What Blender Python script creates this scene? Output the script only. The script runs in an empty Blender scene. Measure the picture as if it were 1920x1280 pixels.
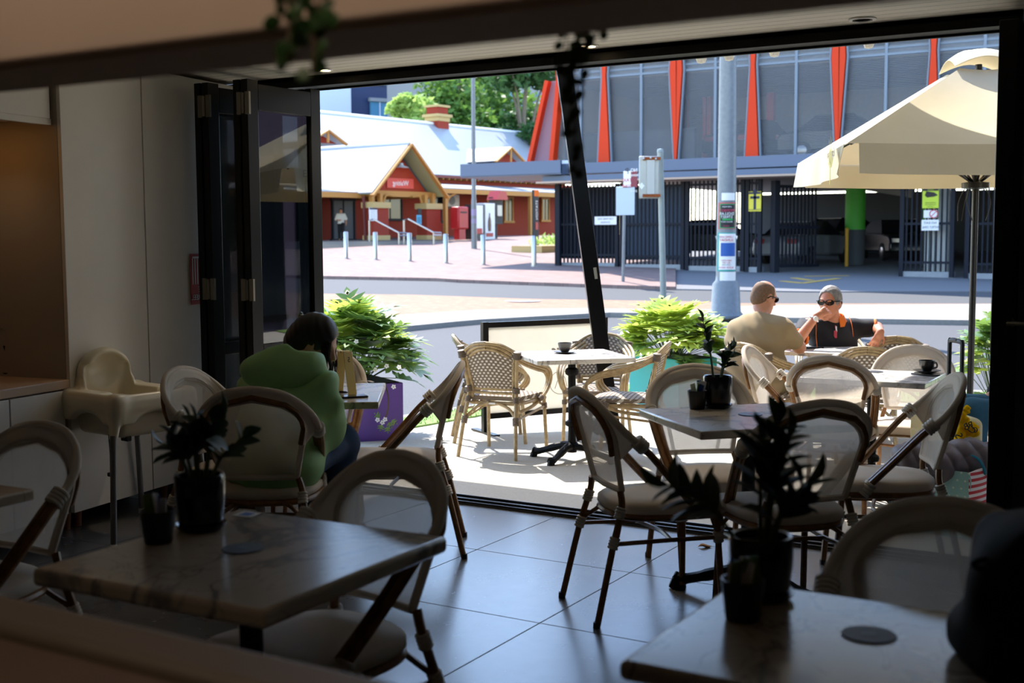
import bpy, bmesh, math, random
import numpy as np
from mathutils import Vector, Matrix

random.seed(7)
SC = bpy.context.scene
COL = SC.collection
R = math.radians
PI = math.pi

# ------------------------------------------------------------------ survey of the place
# The camera's pose was recovered from the floor joints and the facade; these helpers turn a
# sighting into a point of the world at a known height, wall plane or distance.
CAMZ = 1.47
FPX, YAW, PIT, ROL = 2280.0, R(-30.75), R(4.9), R(-0.32)
FWD = np.array([math.sin(YAW)*math.cos(PIT), math.cos(YAW)*math.cos(PIT), -math.sin(PIT)])
RGT = np.array([math.cos(YAW), -math.sin(YAW), 0.0])
UPV = np.cross(RGT, FWD)
_c, _s = math.cos(ROL), math.sin(ROL)
CM = np.array([_c*RGT+_s*UPV, _s*RGT-_c*UPV, FWD])
CPOS = np.array([0, 0, CAMZ])
def ray(px, py): return CM.T @ np.array([(px-960)/FPX, (py-640)/FPX, 1.0])
def at_z(px, py, z=0.0):
    d = ray(px, py); return Vector(CPOS + d*((z-CAMZ)/d[2]))
def at_y(px, py, y):
    d = ray(px, py); return Vector(CPOS + d*(y/d[1]))
def at_d(px, py, D):
    return Vector(CPOS + ray(px, py)*D)
HF = np.array([math.sin(YAW), math.cos(YAW)])
def gz(x, y):
    """height of the ground outside: the terrace falls away, the street climbs to the station"""
    D = x*HF[0] + y*HF[1]
    z = float(np.interp(D, [0, 24, 30, 36, 40, 46.5, 62, 90], [-.18, -.18, .07, .28, .416, .624, 1.12, 2.0]))
    if y < 9.3 and D < 20:
        z = -.02 - .045*max(0.0, y-5.7)
        z = max(z, -.18)
    return z
def gnd(px, py):
    """the point of the ground seen at a pixel"""
    d = ray(px, py); t = 4.0
    while t < 140:
        p = CPOS + d*t
        if p[2] <= gz(p[0], p[1]): break
        t += .02
    return Vector((p[0], p[1], gz(p[0], p[1])))
def gat(px, D):
    """the point of the ground at a bearing and a depth"""
    p = at_d(px, 445, D); return Vector((p.x, p.y, gz(p.x, p.y)))
def up_at(px, py, base):
    """height seen at a pixel above a base point"""
    d = ray(px, py); t = math.hypot(base.x, base.y)/math.hypot(d[0], d[1])
    return CAMZ + t*d[2]

# ------------------------------------------------------------------ tags
def tag(o, label=None, cat=None, group=None, kind=None):
    if label: o['label'] = label
    if cat: o['category'] = cat
    if group: o['group'] = group
    if kind: o['kind'] = kind
    return o
def empty(name, loc=(0, 0, 0), rz=0.0, label=None, cat=None, group=None):
    o = bpy.data.objects.new(name, None)
    o.empty_display_size = .1
    o.location = loc; o.rotation_euler = (0, 0, rz)
    COL.objects.link(o)
    return tag(o, label, cat, group)
def copy_tree(o, parent=None):
    c = o.copy(); COL.objects.link(c); c.parent = parent
    for ch in list(o.children): copy_tree(ch, c)
    return c

# ------------------------------------------------------------------ mesh builder
class MB:
    def __init__(s): s.v = []; s.f = []; s.uv = {}; s.mi = {}; s.cur = 0
    def add(s, vs, fs, M=None):
        b = len(s.v)
        for p in vs:
            p = Vector(p)
            s.v.append(tuple(M @ p if M is not None else p))
        for f in fs:
            if s.cur: s.mi[len(s.f)] = s.cur
            s.f.append(tuple(i+b for i in f))
        return s
    def box(s, c, d, M=None, rz=0.0, R3=None):
        x, y, z = d[0]/2, d[1]/2, d[2]/2
        vs = [(-x,-y,-z),(x,-y,-z),(x,y,-z),(-x,y,-z),(-x,-y,z),(x,-y,z),(x,y,z),(-x,y,z)]
        T = Matrix.Translation(c) @ (R3.to_4x4() if R3 is not None else Matrix.Rotation(rz, 4, 'Z'))
        if M is not None: T = M @ T
        return s.add(vs, [(3,2,1,0),(4,5,6,7),(0,1,5,4),(1,2,6,5),(2,3,7,6),(3,0,4,7)], T)
    def bar(s, a, b, w, h, up=(0, 0, 1)):
        """a rectangular bar from a to b"""
        a, b = Vector(a), Vector(b); z = (b-a); L = z.length; z.normalize()
        u = Vector(up)
        if abs(z.dot(u)) > .98: u = Vector((0, 1, 0))
        x = u.cross(z).normalized(); y = z.cross(x)
        Mx = Matrix((x, y, z)).transposed()
        return s.box((a+b)/2, (w, h, L), R3=Mx)
    def prism(s, poly, z0, z1, M=None):
        n = len(poly)
        vs = [(p[0], p[1], z0) for p in poly]+[(p[0], p[1], z1) for p in poly]
        fs = [tuple(range(n-1, -1, -1)), tuple(range(n, 2*n))]
        fs += [(i, (i+1) % n, n+(i+1) % n, n+i) for i in range(n)]
        return s.add(vs, fs, M)
    def tube(s, pts, r, n=8, closed=False, caps=True, flat=None, M=None):
        pts = [Vector(p) for p in pts]; m = len(pts)
        rs = list(r) if hasattr(r, '__len__') else [r]*m
        vs, fs = [], []; prev = None
        for i, p in enumerate(pts):
            if closed: t = pts[(i+1) % m]-pts[i-1]
            else: t = pts[min(i+1, m-1)]-pts[max(i-1, 0)]
            t = t.normalized() if t.length > 1e-9 else Vector((0, 0, 1))
            if prev is None:
                u = Vector((0, 0, 1)) if abs(t.z) < .9 else Vector((1, 0, 0))
                x = u.cross(t).normalized()
            else:
                x = (prev-t*prev.dot(t))
                x = x.normalized() if x.length > 1e-6 else t.orthogonal().normalized()
            prev = x; y = t.cross(x)
            for k in range(n):
                a = 2*PI*k/n
                vs.append(p+x*(math.cos(a)*rs[i])+y*(math.sin(a)*rs[i]*(flat or 1)))
        for i in range(m if closed else m-1):
            j = (i+1) % m
            for k in range(n):
                l = (k+1) % n
                fs.append((i*n+k, i*n+l, j*n+l, j*n+k))
        if caps and not closed:
            fs.append(tuple(range(n-1, -1, -1))); fs.append(tuple((m-1)*n+k for k in range(n)))
        return s.add(vs, fs, M)
    def lathe(s, prof, c=(0, 0, 0), n=24, M=None, sx=1, sy=1):
        vs, fs = [], []; m = len(prof)
        for r, z in prof:
            for k in range(n):
                a = 2*PI*k/n; vs.append((c[0]+r*math.cos(a)*sx, c[1]+r*math.sin(a)*sy, c[2]+z))
        for i in range(m-1):
            for k in range(n):
                l = (k+1) % n; fs.append((i*n+k, i*n+l, (i+1)*n+l, (i+1)*n+k))
        if prof[0][0] > 1e-6: fs.append(tuple(range(n-1, -1, -1)))
        if prof[-1][0] > 1e-6: fs.append(tuple((m-1)*n+k for k in range(n)))
        return s.add(vs, fs, M)
    def sheet(s, fn, nu, nv, t=0.0, M=None):
        """surface fn(u, v) in 0..1 with thickness t and uv coordinates"""
        P = [[Vector(fn(i/nu, j/nv)) for j in range(nv+1)] for i in range(nu+1)]
        def nrm(i, j):
            a = P[min(i+1, nu)][j]-P[max(i-1, 0)][j]; b = P[i][min(j+1, nv)]-P[i][max(j-1, 0)]
            k = a.cross(b); return k.normalized() if k.length > 1e-12 else Vector((0, 0, 1))
        base = len(s.v); w = nv+1
        vs, fs, fuv = [], [], []
        for sd in ((1, -1) if t else (0,)):
            for i in range(nu+1):
                for j in range(nv+1): vs.append(P[i][j]+nrm(i, j)*(sd*t/2))
        off = (nu+1)*w
        for i in range(nu):
            for j in range(nv):
                q = (i*w+j, (i+1)*w+j, (i+1)*w+j+1, i*w+j+1)
                u = [(i/nu, j/nv), ((i+1)/nu, j/nv), ((i+1)/nu, (j+1)/nv), (i/nu, (j+1)/nv)]
                fs.append(q); fuv.append(u)
                if t: fs.append(tuple(k+off for k in q[::-1])); fuv.append(u[::-1])
        if t:
            rim = [(i, 0) for i in range(nu)]+[(nu, j) for j in range(nv)]+[(i, nv) for i in range(nu, 0, -1)]+[(0, j) for j in range(nv, 0, -1)]
            m = len(rim)
            for k in range(m):
                a, b = rim[k], rim[(k+1) % m]
                A, B = a[0]*w+a[1], b[0]*w+b[1]
                fs.append((B, A, A+off, B+off)); fuv.append([(b[0]/nu, b[1]/nv), (a[0]/nu, a[1]/nv)]*2)
        f0 = len(s.f); s.add(vs, fs, M)
        for k, u in enumerate(fuv): s.uv[f0+k] = u
        return s
    def build(s, name, m, parent=None, angle=38, bevel=0.0, seg=2, subsurf=0):
        me = bpy.data.meshes.new(name)
        me.from_pydata(s.v, [], s.f); me.update()
        for mm in (m if isinstance(m, (list, tuple)) else [m]): me.materials.append(mm)
        for k, i in s.mi.items(): me.polygons[k].material_index = i
        if s.uv:
            L = me.uv_layers.new(name='UVMap').data
            for k, u in s.uv.items():
                p = me.polygons[k]
                for q, li in enumerate(p.loop_indices): L[li].uv = u[q % len(u)]
        me.polygons.foreach_set('use_smooth', [True]*len(me.polygons))
        if angle < 180: me.set_sharp_from_angle(angle=R(angle))
        o = bpy.data.objects.new(name, me); COL.objects.link(o)
        if parent is not None: o.parent = parent
        if bevel:
            b = o.modifiers.new('Bevel', 'BEVEL'); b.width = bevel; b.segments = seg; b.limit_method = 'ANGLE'; b.angle_limit = R(40)
            b.harden_normals = False
        if subsurf:
            b = o.modifiers.new('Subdivision', 'SUBSURF'); b.levels = subsurf; b.render_levels = subsurf
        return o
def spline(pts, n=6, closed=False):
    """Catmull-Rom through pts"""
    P = [Vector(p) for p in pts]; m = len(P); out = []
    for i in range(m if closed else m-1):
        if closed: a, b, c, d = P[i-1], P[i], P[(i+1) % m], P[(i+2) % m]
        else: a, b, c, d = P[max(i-1, 0)], P[i], P[i+1], P[min(i+2, m-1)]
        for k in range(n):
            t = k/n
            out.append(.5*((2*b)+(c-a)*t+(2*a-5*b+4*c-d)*t*t+(3*b-a-3*c+d)*t**3))
    if not closed: out.append(P[-1])
    return out
def text_mesh(txt, size, name, m, parent, M, mirror=True, align='CENTER', ext=.0008, space=1.0):
    """lettering as real, very shallow letters; this street reads mirror-wise, as the photograph does"""
    cu = bpy.data.curves.new('lettering', 'FONT'); cu.body = txt; cu.size = size
    cu.align_x = align; cu.align_y = 'CENTER'; cu.extrude = ext; cu.space_character = space
    cu.resolution_u = 2
    t = bpy.data.objects.new('lettering', cu); COL.objects.link(t)
    bpy.context.view_layer.update()
    dg = bpy.context.evaluated_depsgraph_get()
    me = bpy.data.meshes.new_from_object(t.evaluated_get(dg))
    COL.objects.unlink(t); bpy.data.objects.remove(t)
    X = Matrix.Scale(-1, 4, (1, 0, 0)) if mirror else Matrix.Identity(4)
    me.transform(M @ X)
    if mirror: me.flip_normals()
    me.materials.clear(); me.materials.append(m); me.name = name
    o = bpy.data.objects.new(name, me); COL.objects.link(o); o.parent = parent
    return o
def facing(o, x, n):
    """matrix of a sign face: origin o, text direction x, outward normal n"""
    x = Vector(x).normalized(); n = Vector(n).normalized(); y = n.cross(x)
    M = Matrix((x, y, n)).transposed().to_4x4(); M.translation = o
    return M

# ------------------------------------------------------------------ smooth solids from blended volumes
class Vol:
    def __init__(s, res=.008): s.p = []; s.res = res
    def cap(s, a, b, ra, rb=None, k=.02, op='+'): s.p.append(('c', Vector(a), Vector(b), ra, ra if rb is None else rb, k, op)); return s
    def chain(s, pts, rs, k=.02):
        for i in range(len(pts)-1): s.cap(pts[i], pts[i+1], rs[i], rs[i+1], k)
        return s
    def ell(s, c, r, k=.02, op='+', rot=None): s.p.append(('e', Vector(c), Vector(r), rot, None, k, op)); return s
    def rbox(s, c, h, rad, k=.02, op='+', rot=None): s.p.append(('b', Vector(c), Vector(h), rot, rad, k, op)); return s
    def cut(s, pt, n): s.p.append(('h', Vector(pt), Vector(n).normalized(), None, None, 0, '&')); return s
    def grow(s, g): s.p.append(('g', g, None, None, None, 0, 'g')); return s
    def wave(s, fn): s.p.append(('w', fn, None, None, None, 0, 'w')); return s
    def mesh(s):
        lo = np.array([1e9]*3); hi = -lo
        for q in s.p:
            if q[6] != '+': continue
            if q[0] == 'c': a = np.minimum(q[1], q[2])-max(q[3], q[4]); b = np.maximum(q[1], q[2])+max(q[3], q[4])
            elif q[0] == 'e': e = max(q[2]); a = np.array(q[1])-e; b = np.array(q[1])+e
            else: e = q[2].length+q[4]; a = np.array(q[1])-e; b = np.array(q[1])+e
            lo = np.minimum(lo, a); hi = np.maximum(hi, b)
        gr = sum(q[1] for q in s.p if q[0] == 'g')
        lo = lo-.03-gr; hi = hi+.03+gr; h = s.res
        n = np.ceil((hi-lo)/h).astype(int)+1
        ax = [(lo[i]+h*np.arange(n[i])).astype(np.float32) for i in range(3)]
        F = np.full(n, 1.0, np.float32)
        for q in s.p:
            T, A, B, r1, r2, k, op = q
            if T == 'g': F -= A; continue
            if T == 'w':
                X, Y, Z = np.meshgrid(*ax, indexing='ij', sparse=True); F += A(X, Y, Z).astype(np.float32); continue
            if T == 'h':
                X, Y, Z = np.meshgrid(*ax, indexing='ij', sparse=True)
                F = np.maximum(F, (X-A[0])*B[0]+(Y-A[1])*B[1]+(Z-A[2])*B[2]); continue
            mg = k+4*h+.02
            if T == 'c': a = np.minimum(A, B)-max(r1, r2)-mg; b = np.maximum(A, B)+max(r1, r2)+mg
            elif T == 'e': e = max(B); a = np.array(A)-e-mg; b = np.array(A)+e+mg
            else: e = B.length+r2; a = np.array(A)-e-mg; b = np.array(A)+e+mg
            i0 = np.clip(np.floor((a-lo)/h).astype(int), 0, n-1); i1 = np.clip(np.ceil((b-lo)/h).astype(int)+1, 1, n)
            sl = tuple(slice(i0[i], i1[i]) for i in range(3))
            X, Y, Z = np.meshgrid(*[ax[i][sl[i]] for i in range(3)], indexing='ij', sparse=True)
            X = X-A[0]; Y = Y-A[1]; Z = Z-A[2]
            if T == 'c':
                d = B-A; dd = max(d.dot(d), 1e-12)
                t = np.clip((X*d[0]+Y*d[1]+Z*d[2])/dd, 0, 1)
                G = np.sqrt((X-t*d[0])**2+(Y-t*d[1])**2+(Z-t*d[2])**2)-(r1+(r2-r1)*t)
            else:
                if r1 is not None:
                    m = r1.inverted()
                    X, Y, Z = (m[0][0]*X+m[0][1]*Y+m[0][2]*Z, m[1][0]*X+m[1][1]*Y+m[1][2]*Z, m[2][0]*X+m[2][1]*Y+m[2][2]*Z)
                if T == 'e':
                    k0 = np.sqrt((X/B[0])**2+(Y/B[1])**2+(Z/B[2])**2); k1 = np.sqrt((X/B[0]**2)**2+(Y/B[1]**2)**2+(Z/B[2]**2)**2)
                    G = k0*(k0-1)/np.maximum(k1, 1e-6)
                else:
                    ux, uy, uz = np.abs(X)-B[0], np.abs(Y)-B[1], np.abs(Z)-B[2]
                    G = np.sqrt(np.maximum(ux, 0)**2+np.maximum(uy, 0)**2+np.maximum(uz, 0)**2)+np.minimum(np.maximum(ux, np.maximum(uy, uz)), 0)-r2
            f = F[sl]
            if op == '+':
                hh = np.clip(.5+.5*(G-f)/k, 0, 1); F[sl] = G*(1-hh)+f*hh-k*hh*(1-hh)
            else:
                hh = np.clip(.5-.5*(G+f)/k, 0, 1); F[sl] = f*(1-hh)+(-G)*hh+k*hh*(1-hh)
        return s.nets(F, lo, h)
    @staticmethod
    def nets(F, lo, h):
        S = F < 0; n = np.array(F.shape)
        acc = np.zeros(tuple(n-1)+(3,), np.float32); cnt = np.zeros(tuple(n-1), np.float32)
        cells = tuple(n-1)
        for axis in range(3):
            o1, o2 = [a for a in range(3) if a != axis]
            for da in (0, 1):
                for db in (0, 1):
                    def sl(e):
                        q = [None]*3; q[axis] = slice(e, e+cells[axis]); q[o1] = slice(da, da+cells[o1]); q[o2] = slice(db, db+cells[o2]); return tuple(q)
                    f0, f1 = F[sl(0)], F[sl(1)]; m = (f0 < 0) != (f1 < 0)
                    ii = np.nonzero(m); t = f0[ii]/(f0[ii]-f1[ii])
                    p = np.zeros((len(t), 3), np.float32); p[:, axis] = t; p[:, o1] = da; p[:, o2] = db
                    acc[ii] += p; cnt[ii] += 1
        on = cnt > 0; idx = np.full(cells, -1, np.int64); idx[on] = np.arange(on.sum())
        P = np.argwhere(on)+acc[on]/cnt[on][:, None]
        V = lo+P*h; quads = []
        for axis in range(3):
            o1, o2 = (axis+1) % 3, (axis+2) % 3
            a = [slice(None)]*3; b = [slice(None)]*3
            a[axis] = slice(0, n[axis]-1); b[axis] = slice(1, n[axis])
            ed = S[tuple(a)] != S[tuple(b)]
            e = np.argwhere(ed)
            e = e[(e[:, o1] > 0) & (e[:, o2] > 0) & (e[:, o1] < n[o1]-1) & (e[:, o2] < n[o2]-1)]
            def cell(d1, d2):
                q = e.copy(); q[:, o1] -= d1; q[:, o2] -= d2; return idx[q[:, 0], q[:, 1], q[:, 2]]
            Q = np.stack([cell(1, 1), cell(0, 1), cell(0, 0), cell(1, 0)], 1)
            inside = S[tuple(e.T)]
            Q[~inside] = Q[~inside][:, ::-1]
            quads.append(Q)
        return V, np.concatenate(quads)
    def build(s, name, m, parent=None, relax=2):
        V, Q = s.mesh()
        E = np.concatenate([Q[:, [0, 1]], Q[:, [1, 2]], Q[:, [2, 3]], Q[:, [3, 0]]])
        for _ in range(relax):
            A = np.zeros_like(V); c = np.zeros(len(V))
            np.add.at(A, E[:, 0], V[E[:, 1]]); np.add.at(c, E[:, 0], 1)
            np.add.at(A, E[:, 1], V[E[:, 0]]); np.add.at(c, E[:, 1], 1)
            V = V*.5+.5*A/np.maximum(c, 1)[:, None]
        me = bpy.data.meshes.new(name)
        me.vertices.add(len(V)); me.vertices.foreach_set('co', V.astype(np.float32).ravel())
        me.loops.add(Q.size); me.loops.foreach_set('vertex_index', Q.astype(np.int32).ravel())
        me.polygons.add(len(Q)); me.polygons.foreach_set('loop_start', np.arange(0, Q.size, 4, dtype=np.int32))
        me.update(calc_edges=True); me.validate()
        me.polygons.foreach_set('use_smooth', [True]*len(me.polygons))
        me.materials.append(m)
        o = bpy.data.objects.new(name, me); COL.objects.link(o)
        if parent is not None: o.parent = parent
        return o

# ------------------------------------------------------------------ materials
def lin(c):
    if isinstance(c, str):
        c = [int(c[i:i+2], 16)/255 for i in (1, 3, 5)]
        c = [x/12.92 if x <= .04045 else ((x+.055)/1.055)**2.4 for x in c]
    return (c[0], c[1], c[2], 1.0)
class NT:
    def __init__(s, name):
        s.m = bpy.data.materials.new(name); s.m.use_nodes = True; s.t = s.m.node_tree
        s.b = s.t.nodes['Principled BSDF']; s.out = s.t.nodes['Material Output']
    def n(s, typ, **k):
        d = s.t.nodes.new(typ)
        for a, b in k.items():
            if hasattr(d, a) and not a.startswith('i_'): setattr(d, a, b)
        return d
    def l(s, a, b): s.t.links.new(a, b)
    def coord(s, kind='Object', scale=(1, 1, 1), rot=(0, 0, 0), loc=(0, 0, 0)):
        t = s.n('ShaderNodeTexCoord'); m = s.n('ShaderNodeMapping')
        m.inputs['Scale'].default_value = scale; m.inputs['Rotation'].default_value = rot; m.inputs['Location'].default_value = loc
        s.l(t.outputs[kind], m.inputs['Vector']); return m.outputs['Vector']
    def noise(s, vec, scale, detail=4, rough=.55, dist=0.0):
        n = s.n('ShaderNodeTexNoise'); n.inputs['Scale'].default_value = scale; n.inputs['Detail'].default_value = detail
        n.inputs['Roughness'].default_value = rough; n.inputs['Distortion'].default_value = dist
        s.l(vec, n.inputs['Vector']); return n.outputs['Fac']
    def ramp(s, fac, stops, interp='LINEAR'):
        r = s.n('ShaderNodeValToRGB'); r.color_ramp.interpolation = interp
        e = r.color_ramp.elements
        while len(e) > len(stops): e.remove(e[-1])
        while len(e) < len(stops): e.new(.5)
        for i, (p, c) in enumerate(stops): e[i].position = p; e[i].color = lin(c) if isinstance(c, str) or len(c) == 3 else c
        s.l(fac, r.inputs['Fac']); return r.outputs['Color']
    def math(s, op, a, b=None, c=None):
        n = s.n('ShaderNodeMath', operation=op)
        for i, v in enumerate((a, b, c)):
            if v is None: continue
            if isinstance(v, (int, float)): n.inputs[i].default_value = v
            else: s.l(v, n.inputs[i])
        return n.outputs[0]
    def mix(s, fac, a, b, blend='MIX'):
        n = s.n('ShaderNodeMix', data_type='RGBA', blend_type=blend)
        for i, v in ((0, fac), (6, a), (7, b)):
            if isinstance(v, (int, float)): n.inputs[i].default_value = v
            elif isinstance(v, (str, tuple, list)): n.inputs[i].default_value = lin(v)
            else: s.l(v, n.inputs[i])
        return n.outputs[2]
    def xyz(s, vec):
        n = s.n('ShaderNodeSeparateXYZ'); s.l(vec, n.inputs[0]); return n.outputs
    def bump(s, h, strength=.2, dist=.01):
        n = s.n('ShaderNodeBump'); n.inputs['Strength'].default_value = strength; n.inputs['Distance'].default_value = dist
        s.l(h, n.inputs['Height']); s.l(n.outputs[0], s.b.inputs['Normal'])
    def base(s, c):
        if isinstance(c, (str, tuple, list)): s.b.inputs['Base Color'].default_value = lin(c)
        else: s.l(c, s.b.inputs['Base Color'])
    def set(s, rough=.5, metal=0.0, spec=.5, **k):
        s.b.inputs['Roughness'].default_value = rough; s.b.inputs['Metallic'].default_value = metal
        s.b.inputs['Specular IOR Level'].default_value = spec
        for a, v in k.items(): s.b.inputs[a.replace('_', ' ')].default_value = v
        return s
def simple(name, c, rough=.5, metal=0.0, spec=.5, var=.0, scale=8.0, bump=0.0, bscale=60.0, **k):
    t = NT(name); t.set(rough, metal, spec, **k)
    if var:
        f = t.noise(t.coord(), scale)
        c0 = lin(c); t.base(t.ramp(f, [(.3, tuple(x*(1-var) for x in c0[:3])), (.7, tuple(min(1, x*(1+var)) for x in c0[:3]))]))
    else: t.base(c)
    if bump: t.bump(t.noise(t.coord(), bscale), bump, .004)
    return t.m
M = {}
EXPOSURE, SUN, SKY, KITCHEN, NICHE = 1.48, 4.6, .29, 2.2, .45
# ------------------------------------------------------------------ the materials of the place
def m_floor():
    t = NT('grey_stone_tile'); v = t.coord(); x, y, z = t.xyz(v)
    fx = t.math('FRACT', t.math('MULTIPLY', t.math('ADD', x, 3.017+8.0), 1/.798)); fy = t.math('FRACT', t.math('MULTIPLY', t.math('ADD', y, -3.95+8.1), 1/.81))
    j = t.math('MAXIMUM', t.math('LESS_THAN', fx, .0085), t.math('LESS_THAN', fy, .0085))
    n = t.noise(v, 2.2, 6, .6, .6); n2 = t.noise(v, 14, 5, .6)
    c = t.ramp(n, [(.3, '#4c4a47'), (.55, '#575552'), (.75, '#62605b')])
    c = t.mix(t.math('MULTIPLY', n2, .25), c, '#6a6660')
    t.base(t.mix(j, c, '#2c2926')); t.set(.3, spec=.62)
    r = t.math('ADD', t.math('MULTIPLY', n2, .05), .24); t.l(t.math('MAXIMUM', r, t.math('MULTIPLY', j, .9)), t.b.inputs['Roughness'])
    t.bump(t.math('SUBTRACT', t.math('MULTIPLY', n2, .03), j), .25, .002)
    return t.m
def m_marble(name, seed, light='#bcae9a'):
    t = NT(name); v = t.coord('Object', rot=(0, 0, .5+seed), loc=(seed*3.1, seed*1.7, 0))
    d = t.noise(v, 1.5, 5, .55, 1.0)
    a = t.math('ABSOLUTE', t.math('SUBTRACT', d, .5)); n2 = t.noise(t.coord(loc=(seed*5, 2, 1)), 2.1, 2)
    w = t.math('MULTIPLY', t.ramp(n2, [(.42, (0, 0, 0)), (.66, (1, 1, 1))]), .062)
    vein = t.math('SUBTRACT', 1.0, t.math('MINIMUM', 1.0, t.math('DIVIDE', a, t.math('ADD', w, .008))))
    fine = t.math('ABSOLUTE', t.math('SUBTRACT', t.noise(v, 4.2, 4, .5, .8), .5))
    fine = t.math('MULTIPLY', t.math('LESS_THAN', fine, .006), .45)
    c = t.mix(t.math('MULTIPLY', t.math('MAXIMUM', vein, fine), .75), light, '#55535a')
    t.base(c); t.set(.2, spec=.32); return t.m
def porous(name, c, pitch=.0042, hole=(.56, .52), trans=.45, uvscale=None, openness=1.0):
    """woven open-mesh fabric: threads with real gaps between them"""
    t = NT(name); v = t.coord('UV' if uvscale else 'Object')
    if uvscale:
        x, y, z = t.xyz(v); x = t.math('MULTIPLY', x, uvscale[0]/pitch); y = t.math('MULTIPLY', y, uvscale[1]/pitch)
    else:
        x, y, z = t.xyz(v); x = t.math('MULTIPLY', x, 1/pitch); y = t.math('MULTIPLY', t.math('ADD', y, z), 1/pitch)
    row = t.math('MULTIPLY', t.math('MODULO', t.math('FLOOR', y), 2.0), .5)
    fx = t.math('FRACT', t.math('ADD', x, row)); fy = t.math('FRACT', y)
    hole_ = t.math('MULTIPLY', t.math('GREATER_THAN', fx, hole[0]), t.math('GREATER_THAN', fy, hole[1]))
    df = t.n('ShaderNodeBsdfDiffuse'); tr = t.n('ShaderNodeBsdfTranslucent'); tp = t.n('ShaderNodeBsdfTransparent')
    n = t.noise(t.coord(), 9, 3); c0 = lin(c)
    col = t.ramp(n, [(.3, tuple(q*.9 for q in c0[:3])), (.7, tuple(min(1, q*1.05) for q in c0[:3]))])
    t.l(col, df.inputs[0]); t.l(col, tr.inputs[0])
    a = t.n('ShaderNodeMixShader'); a.inputs[0].default_value = trans; t.l(df.outputs[0], a.inputs[1]); t.l(tr.outputs[0], a.inputs[2])
    b = t.n('ShaderNodeMixShader'); t.l(t.math('MULTIPLY', hole_, openness), b.inputs[0]); t.l(a.outputs[0], b.inputs[1]); t.l(tp.outputs[0], b.inputs[2])
    t.l(b.outputs[0], t.out.inputs[0]); return t.m
def cloth(name, c, trans=.3, var=.06, scale=6, bump=.0):
    t = NT(name); df = t.n('ShaderNodeBsdfDiffuse'); tr = t.n('ShaderNodeBsdfTranslucent'); c0 = lin(c)
    col = t.ramp(t.noise(t.coord(), scale), [(.3, tuple(q*(1-var) for q in c0[:3])), (.7, tuple(min(1, q*(1+var)) for q in c0[:3]))])
    t.l(col, df.inputs[0]); t.l(col, tr.inputs[0])
    a = t.n('ShaderNodeMixShader'); a.inputs[0].default_value = trans; t.l(df.outputs[0], a.inputs[1]); t.l(tr.outputs[0], a.inputs[2])
    t.l(a.outputs[0], t.out.inputs[0]); return t.m
def m_bamboo(name, c, dark, gloss=.4):
    t = NT(name); v = t.coord(); n = t.noise(v, 30, 4); c0, c1 = lin(c), lin(dark)
    col = t.ramp(n, [(.3, c1[:3]), (.65, c0[:3])])
    t.base(col); t.set(gloss, spec=.4); return t.m
def m_dots(name, base, dot, nu, nv):
    """woven strand panel: taupe strands with pale dots in staggered rows"""
    t = NT(name); x, y, z = t.xyz(t.coord('UV')); x = t.math('MULTIPLY', x, nu); y = t.math('MULTIPLY', y, nv)
    row = t.math('MULTIPLY', t.math('MODULO', t.math('FLOOR', y), 2.0), .5)
    fx = t.math('FRACT', t.math('ADD', x, row)); fy = t.math('FRACT', y)
    d = t.math('MULTIPLY', t.math('LESS_THAN', t.math('ABSOLUTE', t.math('SUBTRACT', fx, .5)), .24), t.math('LESS_THAN', t.math('ABSOLUTE', t.math('SUBTRACT', fy, .5)), .3))
    c = t.mix(d, base, dot)
    df = t.n('ShaderNodeBsdfDiffuse'); tr = t.n('ShaderNodeBsdfTranslucent'); t.l(c, df.inputs[0]); t.l(c, tr.inputs[0])
    a = t.n('ShaderNodeMixShader'); t.l(t.math('ADD', .12, t.math('MULTIPLY', d, .3)), a.inputs[0]); t.l(df.outputs[0], a.inputs[1]); t.l(tr.outputs[0], a.inputs[2])
    t.l(a.outputs[0], t.out.inputs[0]); return t.m
def m_leaf(name, c, c2, trans=.35, rough=.35):
    t = NT(name); n = t.noise(t.coord(), 5, 3)
    t.base(t.ramp(n, [(.35, lin(c)[:3]), (.65, lin(c2)[:3])])); t.set(rough, spec=.5)
    tr = t.n('ShaderNodeBsdfTranslucent'); tr.inputs[0].default_value = lin(c2)
    a = t.n('ShaderNodeMixShader'); a.inputs[0].default_value = trans
    t.l(t.b.outputs[0], a.inputs[1]); t.l(tr.outputs[0], a.inputs[2]); t.l(a.outputs[0], t.out.inputs[0]); return t.m
def m_glass(name, tint=(.9, .93, .92), refl=1.0):
    t = NT(name); g = t.n('ShaderNodeBsdfGlossy'); g.inputs['Roughness'].default_value = .0
    tp = t.n('ShaderNodeBsdfTransparent'); tp.inputs[0].default_value = (*tint, 1)
    ge = t.n('ShaderNodeNewGeometry'); dt = t.n('ShaderNodeVectorMath', operation='DOT_PRODUCT'); t.l(ge.outputs['Normal'], dt.inputs[0]); t.l(ge.outputs['Incoming'], dt.inputs[1])
    sch = t.math('ADD', .043, t.math('MULTIPLY', .957, t.math('POWER', t.math('SUBTRACT', 1.0, t.math('ABSOLUTE', dt.outputs['Value'])), 5.0)))
    a = t.n('ShaderNodeMixShader'); t.l(t.math('MINIMUM', t.math('MULTIPLY', sch, refl), 1.0), a.inputs[0])
    t.l(tp.outputs[0], a.inputs[1]); t.l(g.outputs[0], a.inputs[2]); t.l(a.outputs[0], t.out.inputs[0]); return t.m
def m_emit(name, c, s):
    t = NT(name); e = t.n('ShaderNodeEmission'); e.inputs[0].default_value = lin(c); e.inputs[1].default_value = s
    t.l(e.outputs[0], t.out.inputs[0]); return t.m
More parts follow.
